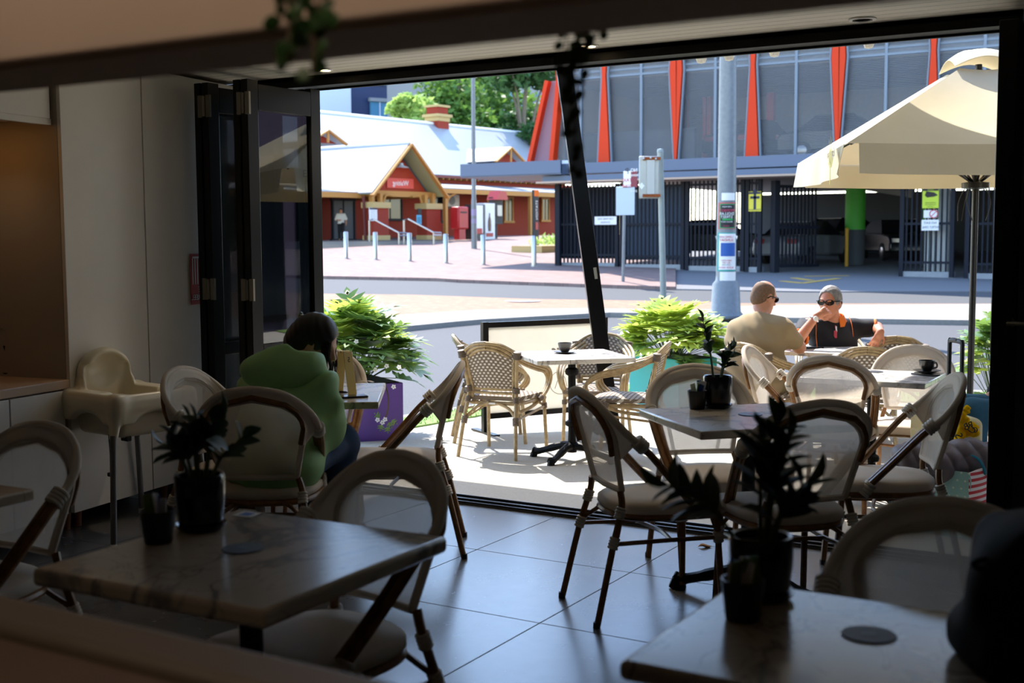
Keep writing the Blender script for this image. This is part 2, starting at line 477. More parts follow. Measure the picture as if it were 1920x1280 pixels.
def m_ground(name, c, c2, scale, rough=.9, spot=0, bump=.25, pave=None):
    t = NT(name); v = t.coord(); n = t.noise(v, scale, 6, .62); n2 = t.noise(v, .5, 3)
    col = t.mix(t.math('MULTIPLY', n2, .35), t.ramp(n, [(.3, lin(c)[:3]), (.7, lin(c2)[:3])]), c)
    if pave:
        b = t.n('ShaderNodeTexBrick'); b.inputs['Scale'].default_value = 1; b.inputs['Brick Width'].default_value = pave[0]; b.inputs['Row Height'].default_value = pave[1]
        b.inputs['Mortar Size'].default_value = .004; b.inputs['Color1'].default_value = (1, 1, 1, 1); b.inputs['Color2'].default_value = (.82, .8, .8, 1); b.inputs['Mortar'].default_value = (.6, .58, .56, 1)
        t.l(t.coord(rot=(0, 0, .35)), b.inputs['Vector']); col = t.mix(1.0, col, b.outputs['Color'], 'MULTIPLY')
    t.base(col); t.set(rough, spec=.2); t.bump(n, bump, .004); return t.m
def m_stripe(name, c, c2, axis, pitch, fill=.5, rough=.6, metal=0, bump=0):
    """hard stripes"""
    t = NT(name); q = t.xyz(t.coord())[axis]; f = t.math('FRACT', t.math('MULTIPLY', t.math('ADD', q, 50.0), 1/pitch))
    t.base(t.mix(t.math('LESS_THAN', f, fill), c, c2)); t.set(rough, metal)
    return t.m
def m_mesh_screen(name, c, openness=.5):
    t = NT(name); x, y, z = t.xyz(t.coord()); p = 1/.05
    fx = t.math('FRACT', t.math('ADD', t.math('MULTIPLY', x, p), t.math('MULTIPLY', t.math('MODULO', t.math('FLOOR', t.math('MULTIPLY', z, p)), 2.0), .5))); fz = t.math('FRACT', t.math('MULTIPLY', z, p))
    r = t.math('SQRT', t.math('ADD', t.math('POWER', t.math('SUBTRACT', fx, .5), 2.0), t.math('POWER', t.math('SUBTRACT', fz, .5), 2.0)))
    hole = t.math('LESS_THAN', r, math.sqrt(openness/PI))
    tp = t.n('ShaderNodeBsdfTransparent'); t.base(c); t.set(.5, .3)
    a = t.n('ShaderNodeMixShader'); t.l(hole, a.inputs[0]); t.l(t.b.outputs[0], a.inputs[1]); t.l(tp.outputs[0], a.inputs[2]); t.l(a.outputs[0], t.out.inputs[0]); return t.m

M['tile'] = m_floor()
M['marble'] = m_marble('white_veined_marble', 0.0); M['marble_b'] = m_marble('white_veined_marble_slab', 1.3); M['marble_d'] = m_marble('daylit_veined_marble', 1.3, '#e2ddd2'); M['marble_c'] = m_marble('pale_veined_marble_slab', 2.1)  # outdoor tables take the paler copy, with daylight put into its colour
M['fabric'] = porous('cream_open_weave', '#ddd3c5', .0046, (.60, .60), .45, uvscale=(.42, .42))
M['fabric_solid'] = cloth('cream_textile', '#ddd3c5', .28)
M['wrapcord'] = simple('white_cord', '#cfc8bc', .6, var=.06)
M['bamboo'] = m_bamboo('brown_bamboo', '#8a6133', '#6b4621')
M['rattan'] = m_bamboo('honey_rattan', '#bba47c', '#98825c')
M['dots'] = m_dots('dotted_weave_back', '#82766a', '#e9e4da', 11, 15)
M['dots_seat'] = m_dots('dotted_weave_seat', '#82766a', '#e9e4da', 12, 13)
M['taupe'] = simple('taupe_binding', '#77695b', .6)
M['black'] = simple('black_powder_coat', '#0c0c0d', .3, spec=.22)
M['black_matt'] = simple('black_cast_iron', '#0b0b0c', .55, spec=.2, bump=.2)
M['ceramic'] = simple('black_glazed_pot', '#0b0b0c', .22)
M['soil'] = simple('potting_soil', '#2a1d14', .95, var=.3, scale=60)
M['joinery'] = simple('off_white_laminate', '#d9d5cc', .5, var=.02)
M['joinery_side'] = simple('beige_laminate', '#a39a8c', .55)
M['timber'] = simple('brown_timber_foot', '#7a4c2c', .5, var=.15, scale=20)
M['plaster'] = simple('taupe_plaster', '#b3a090', .85, var=.03)
M['plaster_dark'] = simple('grey_brown_plaster', '#6e645c', .85, var=.04)
M['wall'] = simple('warm_grey_wall', '#8d8478', .85, var=.04)
M['wallgrey'] = simple('slate_wall', '#4a4c50', .7)
def m_slats():
    t = NT('white_lining_boards'); y = t.xyz(t.coord())[1]
    f = t.math('FRACT', t.math('MULTIPLY', t.math('ADD', y, 20.0), 1/.088)); g = t.math('LESS_THAN', f, .06)
    t.base(t.mix(g, '#e2dccf', '#6a655c')); t.set(.6); t.bump(t.math('SUBTRACT', 1.0, g), .4, .004); return t.m
M['slats'] = m_slats()
def m_splash():
    t = NT('pink_subway_tiles'); b = t.n('ShaderNodeTexBrick'); b.inputs['Scale'].default_value = 1; b.inputs['Brick Width'].default_value = .2; b.inputs['Row Height'].default_value = .075
    b.inputs['Mortar Size'].default_value = .003; b.inputs['Color1'].default_value = lin('#b49a8c'); b.inputs['Color2'].default_value = lin('#a98d80'); b.inputs['Mortar'].default_value = lin('#6d5d54')
    t.l(t.coord(rot=(R(90), 0, 0)), b.inputs['Vector']); t.base(b.outputs['Color']); t.set(.25); t.bump(b.outputs['Fac'], -.3, .003); return t.m
M['splash'] = m_splash()
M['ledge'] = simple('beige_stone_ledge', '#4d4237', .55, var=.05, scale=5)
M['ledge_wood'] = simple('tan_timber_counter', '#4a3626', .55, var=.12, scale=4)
M['glass'] = m_glass('clear_glass', (.42, .44, .45), 2.2)
M['steel'] = simple('brushed_steel', '#a9a9ab', .3, 1.0)
M['galv'] = simple('galvanised_steel', '#767b7e', .5, .2, var=.1, scale=12)
M['zincpost'] = simple('grey_green_post', '#8c9490', .5, .2, var=.06)
M['hinge'] = simple('nickel_hinge', '#7d786d', .4, .9)
M['hc_plastic'] = simple('ivory_plastic', '#d8d0b8', .28)
M['hc_leg'] = simple('grey_leg_enamel', '#6f7173', .4, .3)
M['sign_red'] = simple('red_sign', '#b01822', .4)
M['white'] = simple('white_paint', '#e6e6e4', .5)
M['white_sign'] = simple('white_sign_sheet', '#e0e3e8', .5)
M['ink'] = simple('black_ink', '#17181a', .6)
M['inkblue'] = simple('navy_ink', '#1c2748', .6)
M['inkred'] = simple('red_ink', '#c03a44', .6)
M['pink_ink'] = simple('pink_ink', '#c8385f', .6)
M['white_ink'] = simple('white_ink', '#eeeeea', .6)
M['lime'] = simple('lime_sign', '#b6cf2e', .5)
M['yellow'] = simple('yellow_sign', '#d8cf3a', .5)
M['maroon'] = simple('maroon_sign', '#7a2536', .5)
M['gold'] = simple('pale_gold_stand', '#c8b46e', .35, .25)
M['phone'] = simple('black_phone', '#0c0d10', .12)
M['paper'] = simple('white_paper', '#e4e2dc', .7)
M['bluepaper'] = simple('blue_sachet', '#2f64b4', .6)
M['greenpaper'] = simple('green_sachet', '#5f7a34', .6)
M['cup'] = simple('charcoal_cup', '#3a3733', .4)
M['cup_black'] = simple('black_cup', '#141414', .3)
M['disc'] = simple('navy_disc', '#141a2a', .5, spec=.3)
M['purple'] = simple('purple_planter', '#5b3a9a', .35, var=.04)
M['teal'] = simple('teal_planter', '#0f8f8f', .4)
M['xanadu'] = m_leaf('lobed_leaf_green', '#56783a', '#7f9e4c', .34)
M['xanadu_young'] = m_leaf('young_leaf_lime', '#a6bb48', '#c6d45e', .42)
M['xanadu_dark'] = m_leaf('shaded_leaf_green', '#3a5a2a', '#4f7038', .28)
M['zz'] = m_leaf('dark_glossy_leaf', '#16301a', '#234422', .12, .55)
M['vine'] = m_leaf('round_vine_leaf', '#2c4a24', '#3c5e30', .3)
M['stem'] = simple('green_stem', '#4a5a2c', .6)
M['brownstem'] = simple('brown_stem', '#5a4632', .8)
M['petal'] = cloth('white_petal', '#f4f2ee', .3)
M['tree_a'] = m_leaf('gum_leaf', '#3f6426', '#6e9440', .35, .6); M['tree_b'] = m_leaf('light_gum_leaf', '#7fa04a', '#a9c46a', .4, .6); M['tree_c'] = m_leaf('dark_gum_leaf', '#2b4a24', '#426a34', .3, .6)
M['bark'] = simple('grey_bark', '#6d6255', .9, var=.2)
M['umb'] = cloth('cream_canvas', '#dcd2b8', .2, .03, 3)
M['umb_leg'] = simple('black_umbrella_pole', '#101010', .35)
M['olive_ink'] = simple('olive_print', '#a29a4e', .7)
M['banner'] = cloth('cream_banner', '#f0ece2', .42, .02)
M['grey_ink'] = simple('grey_script', '#a49c8e', .7)
M['patio'] = m_ground('exposed_aggregate', '#b0a899', '#c4bcad', 60, bump=.35)
M['grass'] = m_ground('lawn', '#5f7d3a', '#86a05a', 40, bump=.6)
M['asphalt'] = m_ground('grey_asphalt', '#4c4d4f', '#58595b', 45)
M['kerb'] = m_ground('pale_kerb_concrete', '#86827a', '#94908a', 20)
M['pave_orange'] = m_ground('orange_pavers', '#93745f', '#9d7e6a', 25, pave=(.22, .11))
M['pave_pink'] = m_ground('pink_pavers', '#85706a', '#907b75', 25, pave=(.4, .2))
M['drive'] = m_ground('grey_driveway', '#6c6d70', '#78797c', 30)
M['roadline'] = simple('yellow_road_paint', '#c2a04a', .8)
M['roof'] = m_stripe('corrugated_white_roof', '#a5a8ad', '#96999f', 0, .076, .5, .45, .2)  # stripes put the light and dark sides of the ribs into the colour
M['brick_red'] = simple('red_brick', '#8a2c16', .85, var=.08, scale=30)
M['cream_trim'] = simple('ochre_trim', '#b5803c', .7)
M['cream_stone'] = simple('cream_stone', '#b49c68', .8)
M['soffit_green'] = simple('sage_soffit', '#9a9f78', .8)
M['darkglass'] = simple('dark_window', '#10161a', .12)
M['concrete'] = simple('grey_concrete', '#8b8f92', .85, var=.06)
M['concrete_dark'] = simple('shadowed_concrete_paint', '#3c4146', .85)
M['spandrel'] = simple('blue_grey_spandrel', '#55637a', .5, .2)
M['screen'] = m_mesh_screen('perforated_screen', '#7d838c', .62)
M['fin'] = simple('orange_fin', '#c93406', .5, spec=.25)
M['mullion'] = simple('silver_mullion', '#76828f', .55, spec=.3)
M['fence'] = simple('navy_fence', '#141924', .6, spec=.2)
M['fence_light'] = simple('blue_grey_sheet', '#4a5666', .6, spec=.2)
M['greencol'] = simple('green_column', '#3d9a2c', .6)
M['whitecol'] = simple('white_column', '#c9cbc6', .6)
M['navywall'] = simple('navy_cladding', '#1f2f55', .5)
M['whiteclad'] = simple('pale_cladding', '#c9d4e6', .5)
M['winblue'] = simple('blue_window', '#4d86a8', .15)
M['rust'] = simple('rust', '#8a4418', .9, var=.3, scale=40)
M['alu'] = simple('aluminium_sheet', '#a7a69f', .42, .5, var=.06)
M['skin'] = simple('skin', '#c88d6e', .5, var=.05, scale=20)
M['skin2'] = simple('tanned_skin', '#bd7a58', .5, var=.06, scale=20)
M['skin3'] = simple('light_skin', '#d3a286', .5)
M['tan_tee'] = simple('tan_jersey', '#9a8665', .9, var=.04, scale=10)
M['polo'] = simple('black_polo', '#15151a', .85)
M['orange'] = simple('orange_cloth', '#e8761e', .8)
M['jacket'] = simple('green_shell', '#8cbc7c', .6, var=.05, scale=6)
M['denim'] = simple('blue_denim', '#2c4668', .85, var=.1, scale=30)
M['denim_teal'] = simple('teal_denim', '#2f6480', .85, var=.08, scale=30)
M['khaki'] = simple('khaki_cotton', '#8f7c5a', .9)
M['dark_cloth'] = simple('charcoal_cloth', '#1c1d22', .9)
M['hair_black'] = simple('black_hair', '#120e0d', .45, var=.2, scale=50)
M['hair_grey'] = simple('grey_hair', '#77736f', .7, var=.35, scale=30)
M['hair_stubble'] = simple('cropped_brown_hair', '#6f5540', .8, var=.2, scale=60)
M['lens'] = simple('dark_lens', '#08090a', .1)
M['shoe'] = simple('dark_shoe', '#16161a', .6)
M['watch'] = simple('steel_watch', '#c9c9c6', .3, .8)
M['case'] = simple('cream_suitcase', '#d9cb98', .4)
M['rubber'] = simple('black_rubber', '#121212', .6)
M['yellowbag'] = cloth('yellow_plastic', '#e8bf14', .25, .04)
M['puffer'] = simple('grey_puffer', '#6a6064', .5, var=.05)
M['totedots'] = None
M['tealzip'] = simple('teal_zip', '#1d8aa4', .5)
M['bagblack'] = simple('black_nylon', '#040405', .7, spec=.2, bump=.1)
M['redcloth'] = simple('red_strap', '#d6281f', .7)
M['lamp_on'] = m_emit('lit_downlight', '#ffdca8', 9.0)
M['bulbglass'] = cloth('frosted_bulb_glass', '#f2f0ea', .5)
M['carpaint'] = simple('dark_car_paint', '#1a1c20', .25, .3); M['carsilver'] = simple('silver_car_paint', '#8a8f94', .3, .4); M['tyre'] = simple('tyre', '#0c0c0c', .8); M['taillight'] = simple('red_tail_lamp', '#8a1212', .3)
M['vend_red'] = simple('red_vending', '#a5161a', .4)
def m_tote():
    t = NT('teal_dotted_cloth'); x, y, z = t.xyz(t.coord()); p = 1/.04
    r = t.math('MODULO', t.math('FLOOR', t.math('MULTIPLY', t.math('ADD', z, 9.0), p)), 2.0)
    fx = t.math('FRACT', t.math('ADD', t.math('MULTIPLY', t.math('ADD', x, 9.0), p), t.math('MULTIPLY', r, .5))); fz = t.math('FRACT', t.math('MULTIPLY', t.math('ADD', z, 9.0), p))
    d = t.math('ADD', t.math('POWER', t.math('SUBTRACT', fx, .5), 2.0), t.math('POWER', t.math('SUBTRACT', fz, .5), 2.0))
    t.base(t.mix(t.math('LESS_THAN', d, .018), '#9fd0cc', '#e2f0e2')); t.set(.7); return t.m
M['totedots'] = m_tote()
M['totestripe'] = m_stripe('red_white_stripes', '#c51f2a', '#efe9e6', 2, .031, .5, .7)
# ------------------------------------------------------------------ camera, sky and lamps
cd = bpy.data.cameras.new('camera'); cam = bpy.data.objects.new('camera', cd); COL.objects.link(cam)
cd.sensor_width = 36; cd.lens = FPX/1920*36; cd.clip_start = .05; cd.clip_end = 400
Mx = Matrix((Vector(CM[0]), -Vector(CM[1]), -Vector(CM[2]))).transposed()
cam.matrix_world = Matrix.Translation(CPOS) @ Mx.to_4x4()
cd.dof.use_dof = True; cd.dof.focus_distance = 7.0; cd.dof.aperture_fstop = 3.6
SC.camera = cam
vs = SC.view_settings; vs.view_transform = 'Standard'; vs.look = 'None'; vs.exposure = EXPOSURE; vs.gamma = 1.0; vs.use_curve_mapping = False
cy = SC.cycles
cy.use_denoising = True; cy.max_bounces = 11; cy.diffuse_bounces = 8; cy.glossy_bounces = 4; cy.transmission_bounces = 6; cy.transparent_max_bounces = 24
cy.sample_clamp_indirect = 4.0; cy.caustics_reflective = False; cy.caustics_refractive = False
w = bpy.data.worlds.new('sky'); SC.world = w; w.use_nodes = True
sk = w.node_tree.nodes.new('ShaderNodeTexSky'); sk.sky_type = 'NISHITA'; sk.sun_disc = False
SUN_EL = R(51); SUN_DIR = Vector((-.734, .677, 0)).normalized()*math.cos(SUN_EL)+Vector((0, 0, math.sin(SUN_EL)))
sk.sun_elevation = SUN_EL; sk.sun_rotation = math.atan2(SUN_DIR.x, SUN_DIR.y); sk.air_density = 1.0; sk.dust_density = .25; sk.ozone_density = 1.6
w.node_tree.links.new(sk.outputs[0], w.node_tree.nodes['Background'].inputs[0]); w.node_tree.nodes['Background'].inputs[1].default_value = SKY
sd = bpy.data.lights.new('sun', 'SUN'); sd.energy = SUN; sd.angle = R(.6); sd.color = (1.0, .935, .85)
so = bpy.data.objects.new('sun', sd); COL.objects.link(so); so.rotation_euler = SUN_DIR.to_track_quat('Z', 'Y').to_euler(); so.location = SUN_DIR*60

# ------------------------------------------------------------------ the room
def struct(name, mb, m, parent=None, **k):
    o = mb.build(name, m, parent, **k)
    if parent is None: o['kind'] = 'structure'
    return o
CEIL = 2.405
struct('floor', MB().box((-1.5, 1.56, -.1), (9.6, 8.12, .2)), M['tile'])
struct('ceiling', MB().box((-1.5, 1.54, CEIL+.06), (9.6, 8.08, .12)), M['slats'])
struct('wall_back', MB().box((-1.5, -2.55, 1.2), (9.6, .1, 2.4)), M['wall'])
struct('wall_right', MB().box((3.25, 1.5, 1.2), (.1, 8.0, 2.4)), M['wall'])
struct('wall_left', MB().box((-6.25, 1.5, 1.2), (.1, 8.0, 2.4)), M['wall'])
mb = MB().box((1.23, 5.62, 1.2), (4.06, .12, 2.4)); mb.box((-5.72, 5.62, 1.2), (1.16, .12, 2.4))
struct('wall_front', mb, M['wallgrey'])
# header over the opening and the track in the floor
mb = MB().box((-2.98, 5.61, 2.375), (4.35, .15, .06)); mb.box((-2.98, 5.55, 2.395), (4.35, .03, .02)); mb.box((-2.98, 5.66, 2.35), (4.35, .02, .03))
struct('trim_1', mb, M['black_matt'])
mb = MB()
mb.box((-3.0, 5.63, .0), (4.3, .17, .012))
for y, h in ((5.56, .014), (5.6, .02), (5.635, .014), (5.67, .022), (5.71, .012)): mb.box((-3.0, y, h/2+.004), (4.3, .008, h))
struct('trim_2', mb, simple('dark_anodised_track', '#4b4945', .3, .8))
# the servery wall the photographer stands behind: bulkhead above, ledge below
struct('wall_near', MB().box((-1.2, 1.195, 2.05), (9.4, .19, .69)), M['plaster'], bevel=.012)
mb = MB().box((-1.2, 1.215, 1.7085), (9.4, .13, .006)); struct('trim_3', mb, M['plaster_dark'])
ledge = empty('servery_ledge', (-1.2, 1.1, 0), 0, 'beige stone servery ledge with rounded edge along the bottom left', 'ledge')
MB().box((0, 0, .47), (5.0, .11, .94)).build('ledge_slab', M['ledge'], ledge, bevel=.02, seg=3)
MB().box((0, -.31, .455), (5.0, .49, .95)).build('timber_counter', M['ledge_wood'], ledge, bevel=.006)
# right jamb: folded end leaf of the door with its lock
j = empty('door_5', (0, 0, 0)); j['kind'] = 'structure'
MB().box((-.83, 5.455, 1.17), (.075, .2, 2.34)).build('stile', M['black'], j, bevel=.004)
MB().box((-.87, 5.43, 1.17), (.012, .03, 2.34)).build('seal', M['black_matt'], j)
MB().box((-.845, 5.39, 1.13), (.055, .03, .3)).build('lock_case', M['black_matt'], j, bevel=.006)
mb = MB().tube([(-.80, 5.39, 1.105), (-.80, 5.34, 1.105), (-.72, 5.335, 1.105)], .009, 8); mb.lathe([(.024, 0), (.024, .01)], (0, 0, 0), 16, Matrix.Translation((-.80, 5.395, 1.105)) @ Matrix.Rotation(R(90), 4, 'X'))
mb.build('lever_handle', M['hinge'], j)
MB().box((-.80, 5.38, 1.2), (.02, .025, .045)).build('snib', M['black'], j, bevel=.003)
# four folding leaves stacked at the left end of the opening
def leaf(n, x, y0=4.99, y1=5.6, hinge=True, z1=2.33):
    d = empty('door_%d' % n, (x, 0, 0)); d['kind'] = 'structure'; t = .045; s = .085
    mb = MB(); ym = (y0+y1)/2
    for y in (y0+s/2, y1-s/2): mb.box((0, y, z1/2+.01), (t, s, z1-.02))
    mb.box((0, ym, z1-.09), (t, y1-y0-2*s, .14)); mb.box((0, ym, .12), (t, y1-y0-2*s, .2)); mb.box((0, ym, .85), (t, y1-y0-2*s, .07))
    mb.build('leaf_frame', M['black'], d, bevel=.003)
    g = MB().box((0, ym, 1.525), (.008, y1-y0-2*s+.01, 1.29)); g.build('pane', M['glass'], d); MB().box((0, ym, .52), (.008, y1-y0-2*s+.01, .61)).build('pane', M['glass'], d)
    if hinge:
        for z in (2.2, 1.19, .3):
            h = MB().box((.03, y0-.006, z), (.03, .014, .12)); h.box((-.03, y0-.006, z), (.03, .014, .12)); h.tube([(0, y0-.014, z-.055), (0, y0-.014, z+.055)], .009, 8)
            h.build('hinge', M['hinge'], d)
    return d
leaf(1, -4.645); leaf(2, -4.705, hinge=False); leaf(3, -4.935); leaf(4, -4.995, hinge=False)

# lit and unlit recessed lamps
def downlight(px, py, lit, label, pos=None):
    p = pos or at_z(px, py, CEIL)
    d = empty('downlight', (p.x, p.y, CEIL), 0, label, 'ceiling light', 'recessed ceiling lights')
    MB().lathe([(.042, .002), (.058, .0), (.06, -.004), (.056, -.008), (.044, -.008), (.042, .002)], n=28).build('trim_ring', M['white'], d)
    MB().lathe([(.0, -.003), (.0425, -.003)], n=28).build('lens', M['lamp_on'] if lit else M['paper'], d)
    if lit:
        l = bpy.data.lights.new('downlight_lamp', 'SPOT'); l.energy = 14; l.spot_size = R(95); l.spot_blend = .7; l.shadow_soft_size = .04; l.color = (1, .8, .56)
        o = bpy.data.objects.new('downlight_lamp', l); COL.objects.link(o); o.location = (p.x, p.y, CEIL-.02)
downlight(605, 130, True, 'lit recessed ceiling light near the top of the folded glass doors')
downlight(1100, 85, True, 'lit recessed ceiling light seen through the trailing vine by the leaning post')
downlight(1617, 35, False, 'unlit white recessed ceiling light above the umbrella side of the opening')
# kitchen lamp behind the servery, out of the picture: a ceiling fitting that lights the near side of the bulkhead
k = empty('kitchen_lamp', (-.9, .75, CEIL-.001), 0, 'long flat ceiling lamp of the kitchen behind the servery', 'ceiling light')
MB().box((0, 0, -.025), (2.3, .26, .05)).build('lamp_housing', M['white'], k, bevel=.01); MB().box((0, 0, -.052), (2.24, .2, .006)).build('diffuser', m_emit('warm_diffuser', '#ffe4c8', KITCHEN), k)

# ------------------------------------------------------------------ joinery along the left wall
JR = R(99)-R(90)   # the run is a few degrees off square
J0 = Vector((-4.985, 4.045, 0))
def jm(x, y, z): return Vector((x, y, z))
run = Matrix.Translation(J0) @ Matrix.Rotation(R(99), 4, 'Z')   # local +x along the run, +y into the wall
cup = empty('tall_cupboard', J0, R(99), 'tall off-white two-door cupboard on timber feet beside the folded glass doors', 'cupboard')
MB().box((.745, .30, 1.24), (1.49, .58, 2.28)).build('carcass', M['joinery_side'], cup)
for a, b in ((.0, .615), (.62, 1.49)):
    MB().box(((a+b)/2, -.001, 1.24), (b-a-.004, .022, 2.28)).build('door', M['joinery'], cup, bevel=.002)
for x in (.02, .1, .8, 1.4):
    MB().tube([(x+.02, .08, .1), (x+.02, .08, .001)], [.026, .02], 12).build('foot', M['timber'], cup)
sb = empty('sideboard', J0, R(99), 'low off-white sideboard with timber feet under the potted plant', 'sideboard')
MB().box((-1.0, .29, .42), (1.98, .54, .62)).build('carcass', M['joinery_side'], sb)
MB().box((-1.0, .285, .755), (1.996, .6, .045)).build('worktop', simple('sand_worktop', '#b49a80', .45), sb, bevel=.004)
for a, b in ((-2.0, -1.2), (-1.195, -.4), (-.395, -.035)):
    MB().box(((a+b)/2, .002, .415), (b-a-.004, .022, .62)).build('door', M['joinery'], sb, bevel=.002)
for x in (-.06, -.9, -1.9): MB().tube([(x, .1, .11), (x, .1, .001)], [.024, .018], 12).build('foot', M['timber'], sb)
wc = empty('wall_cabinet', J0, R(99), 'off-white wall cabinet with a warm light under it above the sideboard', 'cabinet')
MB().box((-1.0, .31, 2.225), (1.98, .52, .34)).build('carcass', M['joinery'], wc)
for a, b in ((-2.0, -1.0), (-.995, -.02)): MB().box(((a+b)/2, .04, 2.225), (b-a-.004, .022, .33)).build('door', M['joinery'], wc, bevel=.002)
MB().box((-1.0, .05, 2.045), (1.98, .03, .03)).build('light_pelmet', M['joinery'], wc)
MB().lathe([(0, 0), (.034, 0), (.034, .006)], (-.32, .3, 2.048), 20).build('under_light', m_emit('warm_puck', '#ffb35e', 12), wc)
l = bpy.data.lights.new('under_cabinet_lamp', 'SPOT'); l.energy = NICHE; l.color = (1, .8, .58); l.shadow_soft_size = .03; l.spot_size = R(120); l.spot_blend = .8
o = bpy.data.objects.new('under_cabinet_lamp', l); COL.objects.link(o); o.location = run @ Vector((-.32, .3, 2.035))
MB().box((-1.02, .585, 1.42), (2.0, .02, 1.26)).build('splashback', M['splash'], wc)
# red fire hose reel sign on the cupboard end
p0 = run @ Vector((1.14, -.016, 0)); q = at_d(338, 485, 5.75)
fs = empty('fire_hose_sign', run @ Vector((1.1, -.0165, 1.24)), R(99), 'red fire hose reel sign partly hidden behind the folded doors', 'sign')
MB().box((0, 0, 0), (.21, .003, .29)).build('plate', M['sign_red'], fs, bevel=.001)
mb = MB()
for i in range(6): mb.box((-.085+i*.022, -.0022, .045), (.008, .001, .15+.0*i))
mb.box((-.0, -.0022, .125), (.17, .001, .01)); mb.tube([(.03, -.002, .06), (.05, -.002, .08), (.07, -.002, .06), (.05, -.002, .035), (.03, -.002, .05)], .004, 6)
mb.build('hose_symbol', M['white_ink'], fs)
for k_, (s_, z_) in enumerate((('FIRE', -.06), ('HOSE REEL', -.105))):
    text_mesh(s_, .042, 'lettering', M['white_ink'], fs, facing((0, -.0022, z_), (1, 0, 0), (0, -1, 0)))
# ------------------------------------------------------------------ the ground outside
def pline(pts, n=120):
    xs = [p[0] for p in pts]; ys = [p[1] for p in pts]
    return [(x, float(np.interp(x, xs, ys))) for x in np.linspace(xs[0], xs[-1], n)]
X0, X1 = -900, 5600
def full(pts):
    return pline([(X0, pts[0][1]+(pts[0][1]-pts[1][1])*(pts[0][0]-X0)/(pts[1][0]-pts[0][0])*.3)]+pts+[(X1, pts[-1][1])], 160)
P1 = full([(300, 880), (600, 835), (776, 803), (882, 784), (1150, 742), (1500, 748), (1840, 760)])
P2 = full([(300, 845), (600, 815), (776, 782), (879, 767), (1150, 722), (1500, 730), (1840, 738)])
P2b = full([(300, 838), (600, 808), (776, 774), (879, 760), (1150, 716), (1500, 724), (1840, 731)])
P3 = full([(200, 640), (500, 640), (690, 628), (755, 617), (890, 604), (1140, 590), (1250, 592), (1470, 600), (1815, 605)])
P4 = full([(200, 604), (620, 600), (745, 595), (900, 585), (1085, 582), (1330, 585), (1400, 577), (1815, 574)])
P5 = full([(200, 545), (612, 554), (780, 556), (1000, 564), (1330, 569), (1400, 572.5), (1815, 573)])
P6 = full([(200, 512), (612, 521), (820, 525), (840, 527), (1000, 533), (1230, 541), (1300, 542), (1500, 546), (1815, 546)])
def line3(P, dz=0.0):
    return [gnd(*p)+Vector((0, 0, dz)) for p in P]
def strip(name, A, B, m, rows=6, dz=0.0, depth=.14):
    """ground between two lines, laid on the fall of the land, with a solid edge"""
    mb = MB(); n = len(A); vs = []
    for r in range(rows+1):
        for a, b in zip(A, B):
            p = a.lerp(b, r/rows); vs.append((p.x, p.y, gz(p.x, p.y)+dz))
    fs = [(r*n+i, r*n+i+1, (r+1)*n+i+1, (r+1)*n+i) for r in range(rows) for i in range(n-1)]
    mb.add(vs, fs)
    for row in (0, rows):
        e = [vs[row*n+i] for i in range(n)]; lo = [(p[0], p[1], p[2]-depth) for p in e]
        mb.add(e+lo, [(i, i+1, n+i+1, n+i) if row else (i+1, i, n+i, n+i+1) for i in range(n-1)])
    return struct(name, mb, m, angle=30)
L1, L2, L2b, L3, L4, L5, L6 = [line3(p) for p in (P1, P2, P2b, P3, P4, P5, P6)]
A0 = [Vector((x, 5.72, -.02)) for x in np.linspace(-16, 14, 160)]
strip('floor_terrace', A0, L1, M['patio'], 16)
g = strip('lawn_verge', L1, L2, M['grass'], 3, .015)
strip('kerb_near', L2, L2b, M['kerb'], 2, .0)
strip('road_near', L2b, L3, M['asphalt'], 14, -.05)
strip('kerb_island', L3, L4, M['kerb'], 3, .05)
strip('footpath_island', L4, L5, M['pave_orange'], 6, .045)
strip('road_far', L5, L6, M['asphalt'], 8, -.03)
# beyond the road: pink paved station square on the left, grey driveway and car-park floor on the right
k = 47
far = [gat(px, 74) for px in np.linspace(X0, X1, 160)]
split = [i for i, p in enumerate(P6) if p[0] > 1262][0]
strip('pavement_square', L6[:split+1], far[:split+1], M['pave_pink'], 16, .06)
far2 = [gat(px, 74) for px in np.linspace(X0, X1, 160)]
strip('road_driveway', L6[split:], far2[split:], M['drive'], 16, .0)
gr = MB()
for i in range(1500):
    t = random.random(); a = random.randrange(35, 74); p = L1[a].lerp(L2[a], t)+(L1[a+1]-L1[a])*random.random()
    z = gz(p.x, p.y)+.012; h = random.uniform(.015, .045); an = random.random()*PI; dx, dy = math.cos(an)*.006, math.sin(an)*.006
    gr.add([(p.x-dx, p.y-dy, z), (p.x+dx, p.y+dy, z), (p.x+random.uniform(-.012, .012), p.y+random.uniform(-.012, .012), z+h)], [(0, 1, 2)])
o = gr.build('grass_blades', simple('grass_blade', '#6d9c34', .8), None); tag(o, 'short bright green grass growing along the verge beyond the terrace', 'grass', kind='stuff')
# manhole cover and worn patch in the road
mh = empty('manhole_cover', gnd(980, 568)+Vector((0, 0, .047)), 0, 'round grey manhole cover set in the orange paved island', 'manhole cover')
MB().lathe([(.0, .004), (.34, .004), (.36, .0)], n=28, sx=1.25).build('lid', simple('worn_iron', '#77737a', .7), mh)
# yellow keep-clear strokes on the driveway
for i, (a, b) in enumerate((((1466, 527), (1505, 531)), ((1488, 521), (1522, 526)), ((1510, 518), (1590, 517)), ((1505, 531), (1572, 522)))):
    p, q = gnd(*a), gnd(*b)
    o = MB().bar(p+Vector((0, 0, .006)), q+Vector((0, 0, .006)), .22, .008).build('road_marking', M['roadline']); tag(o, 'yellow painted stroke on the shaded car park driveway', 'road marking', 'yellow strokes on the driveway')

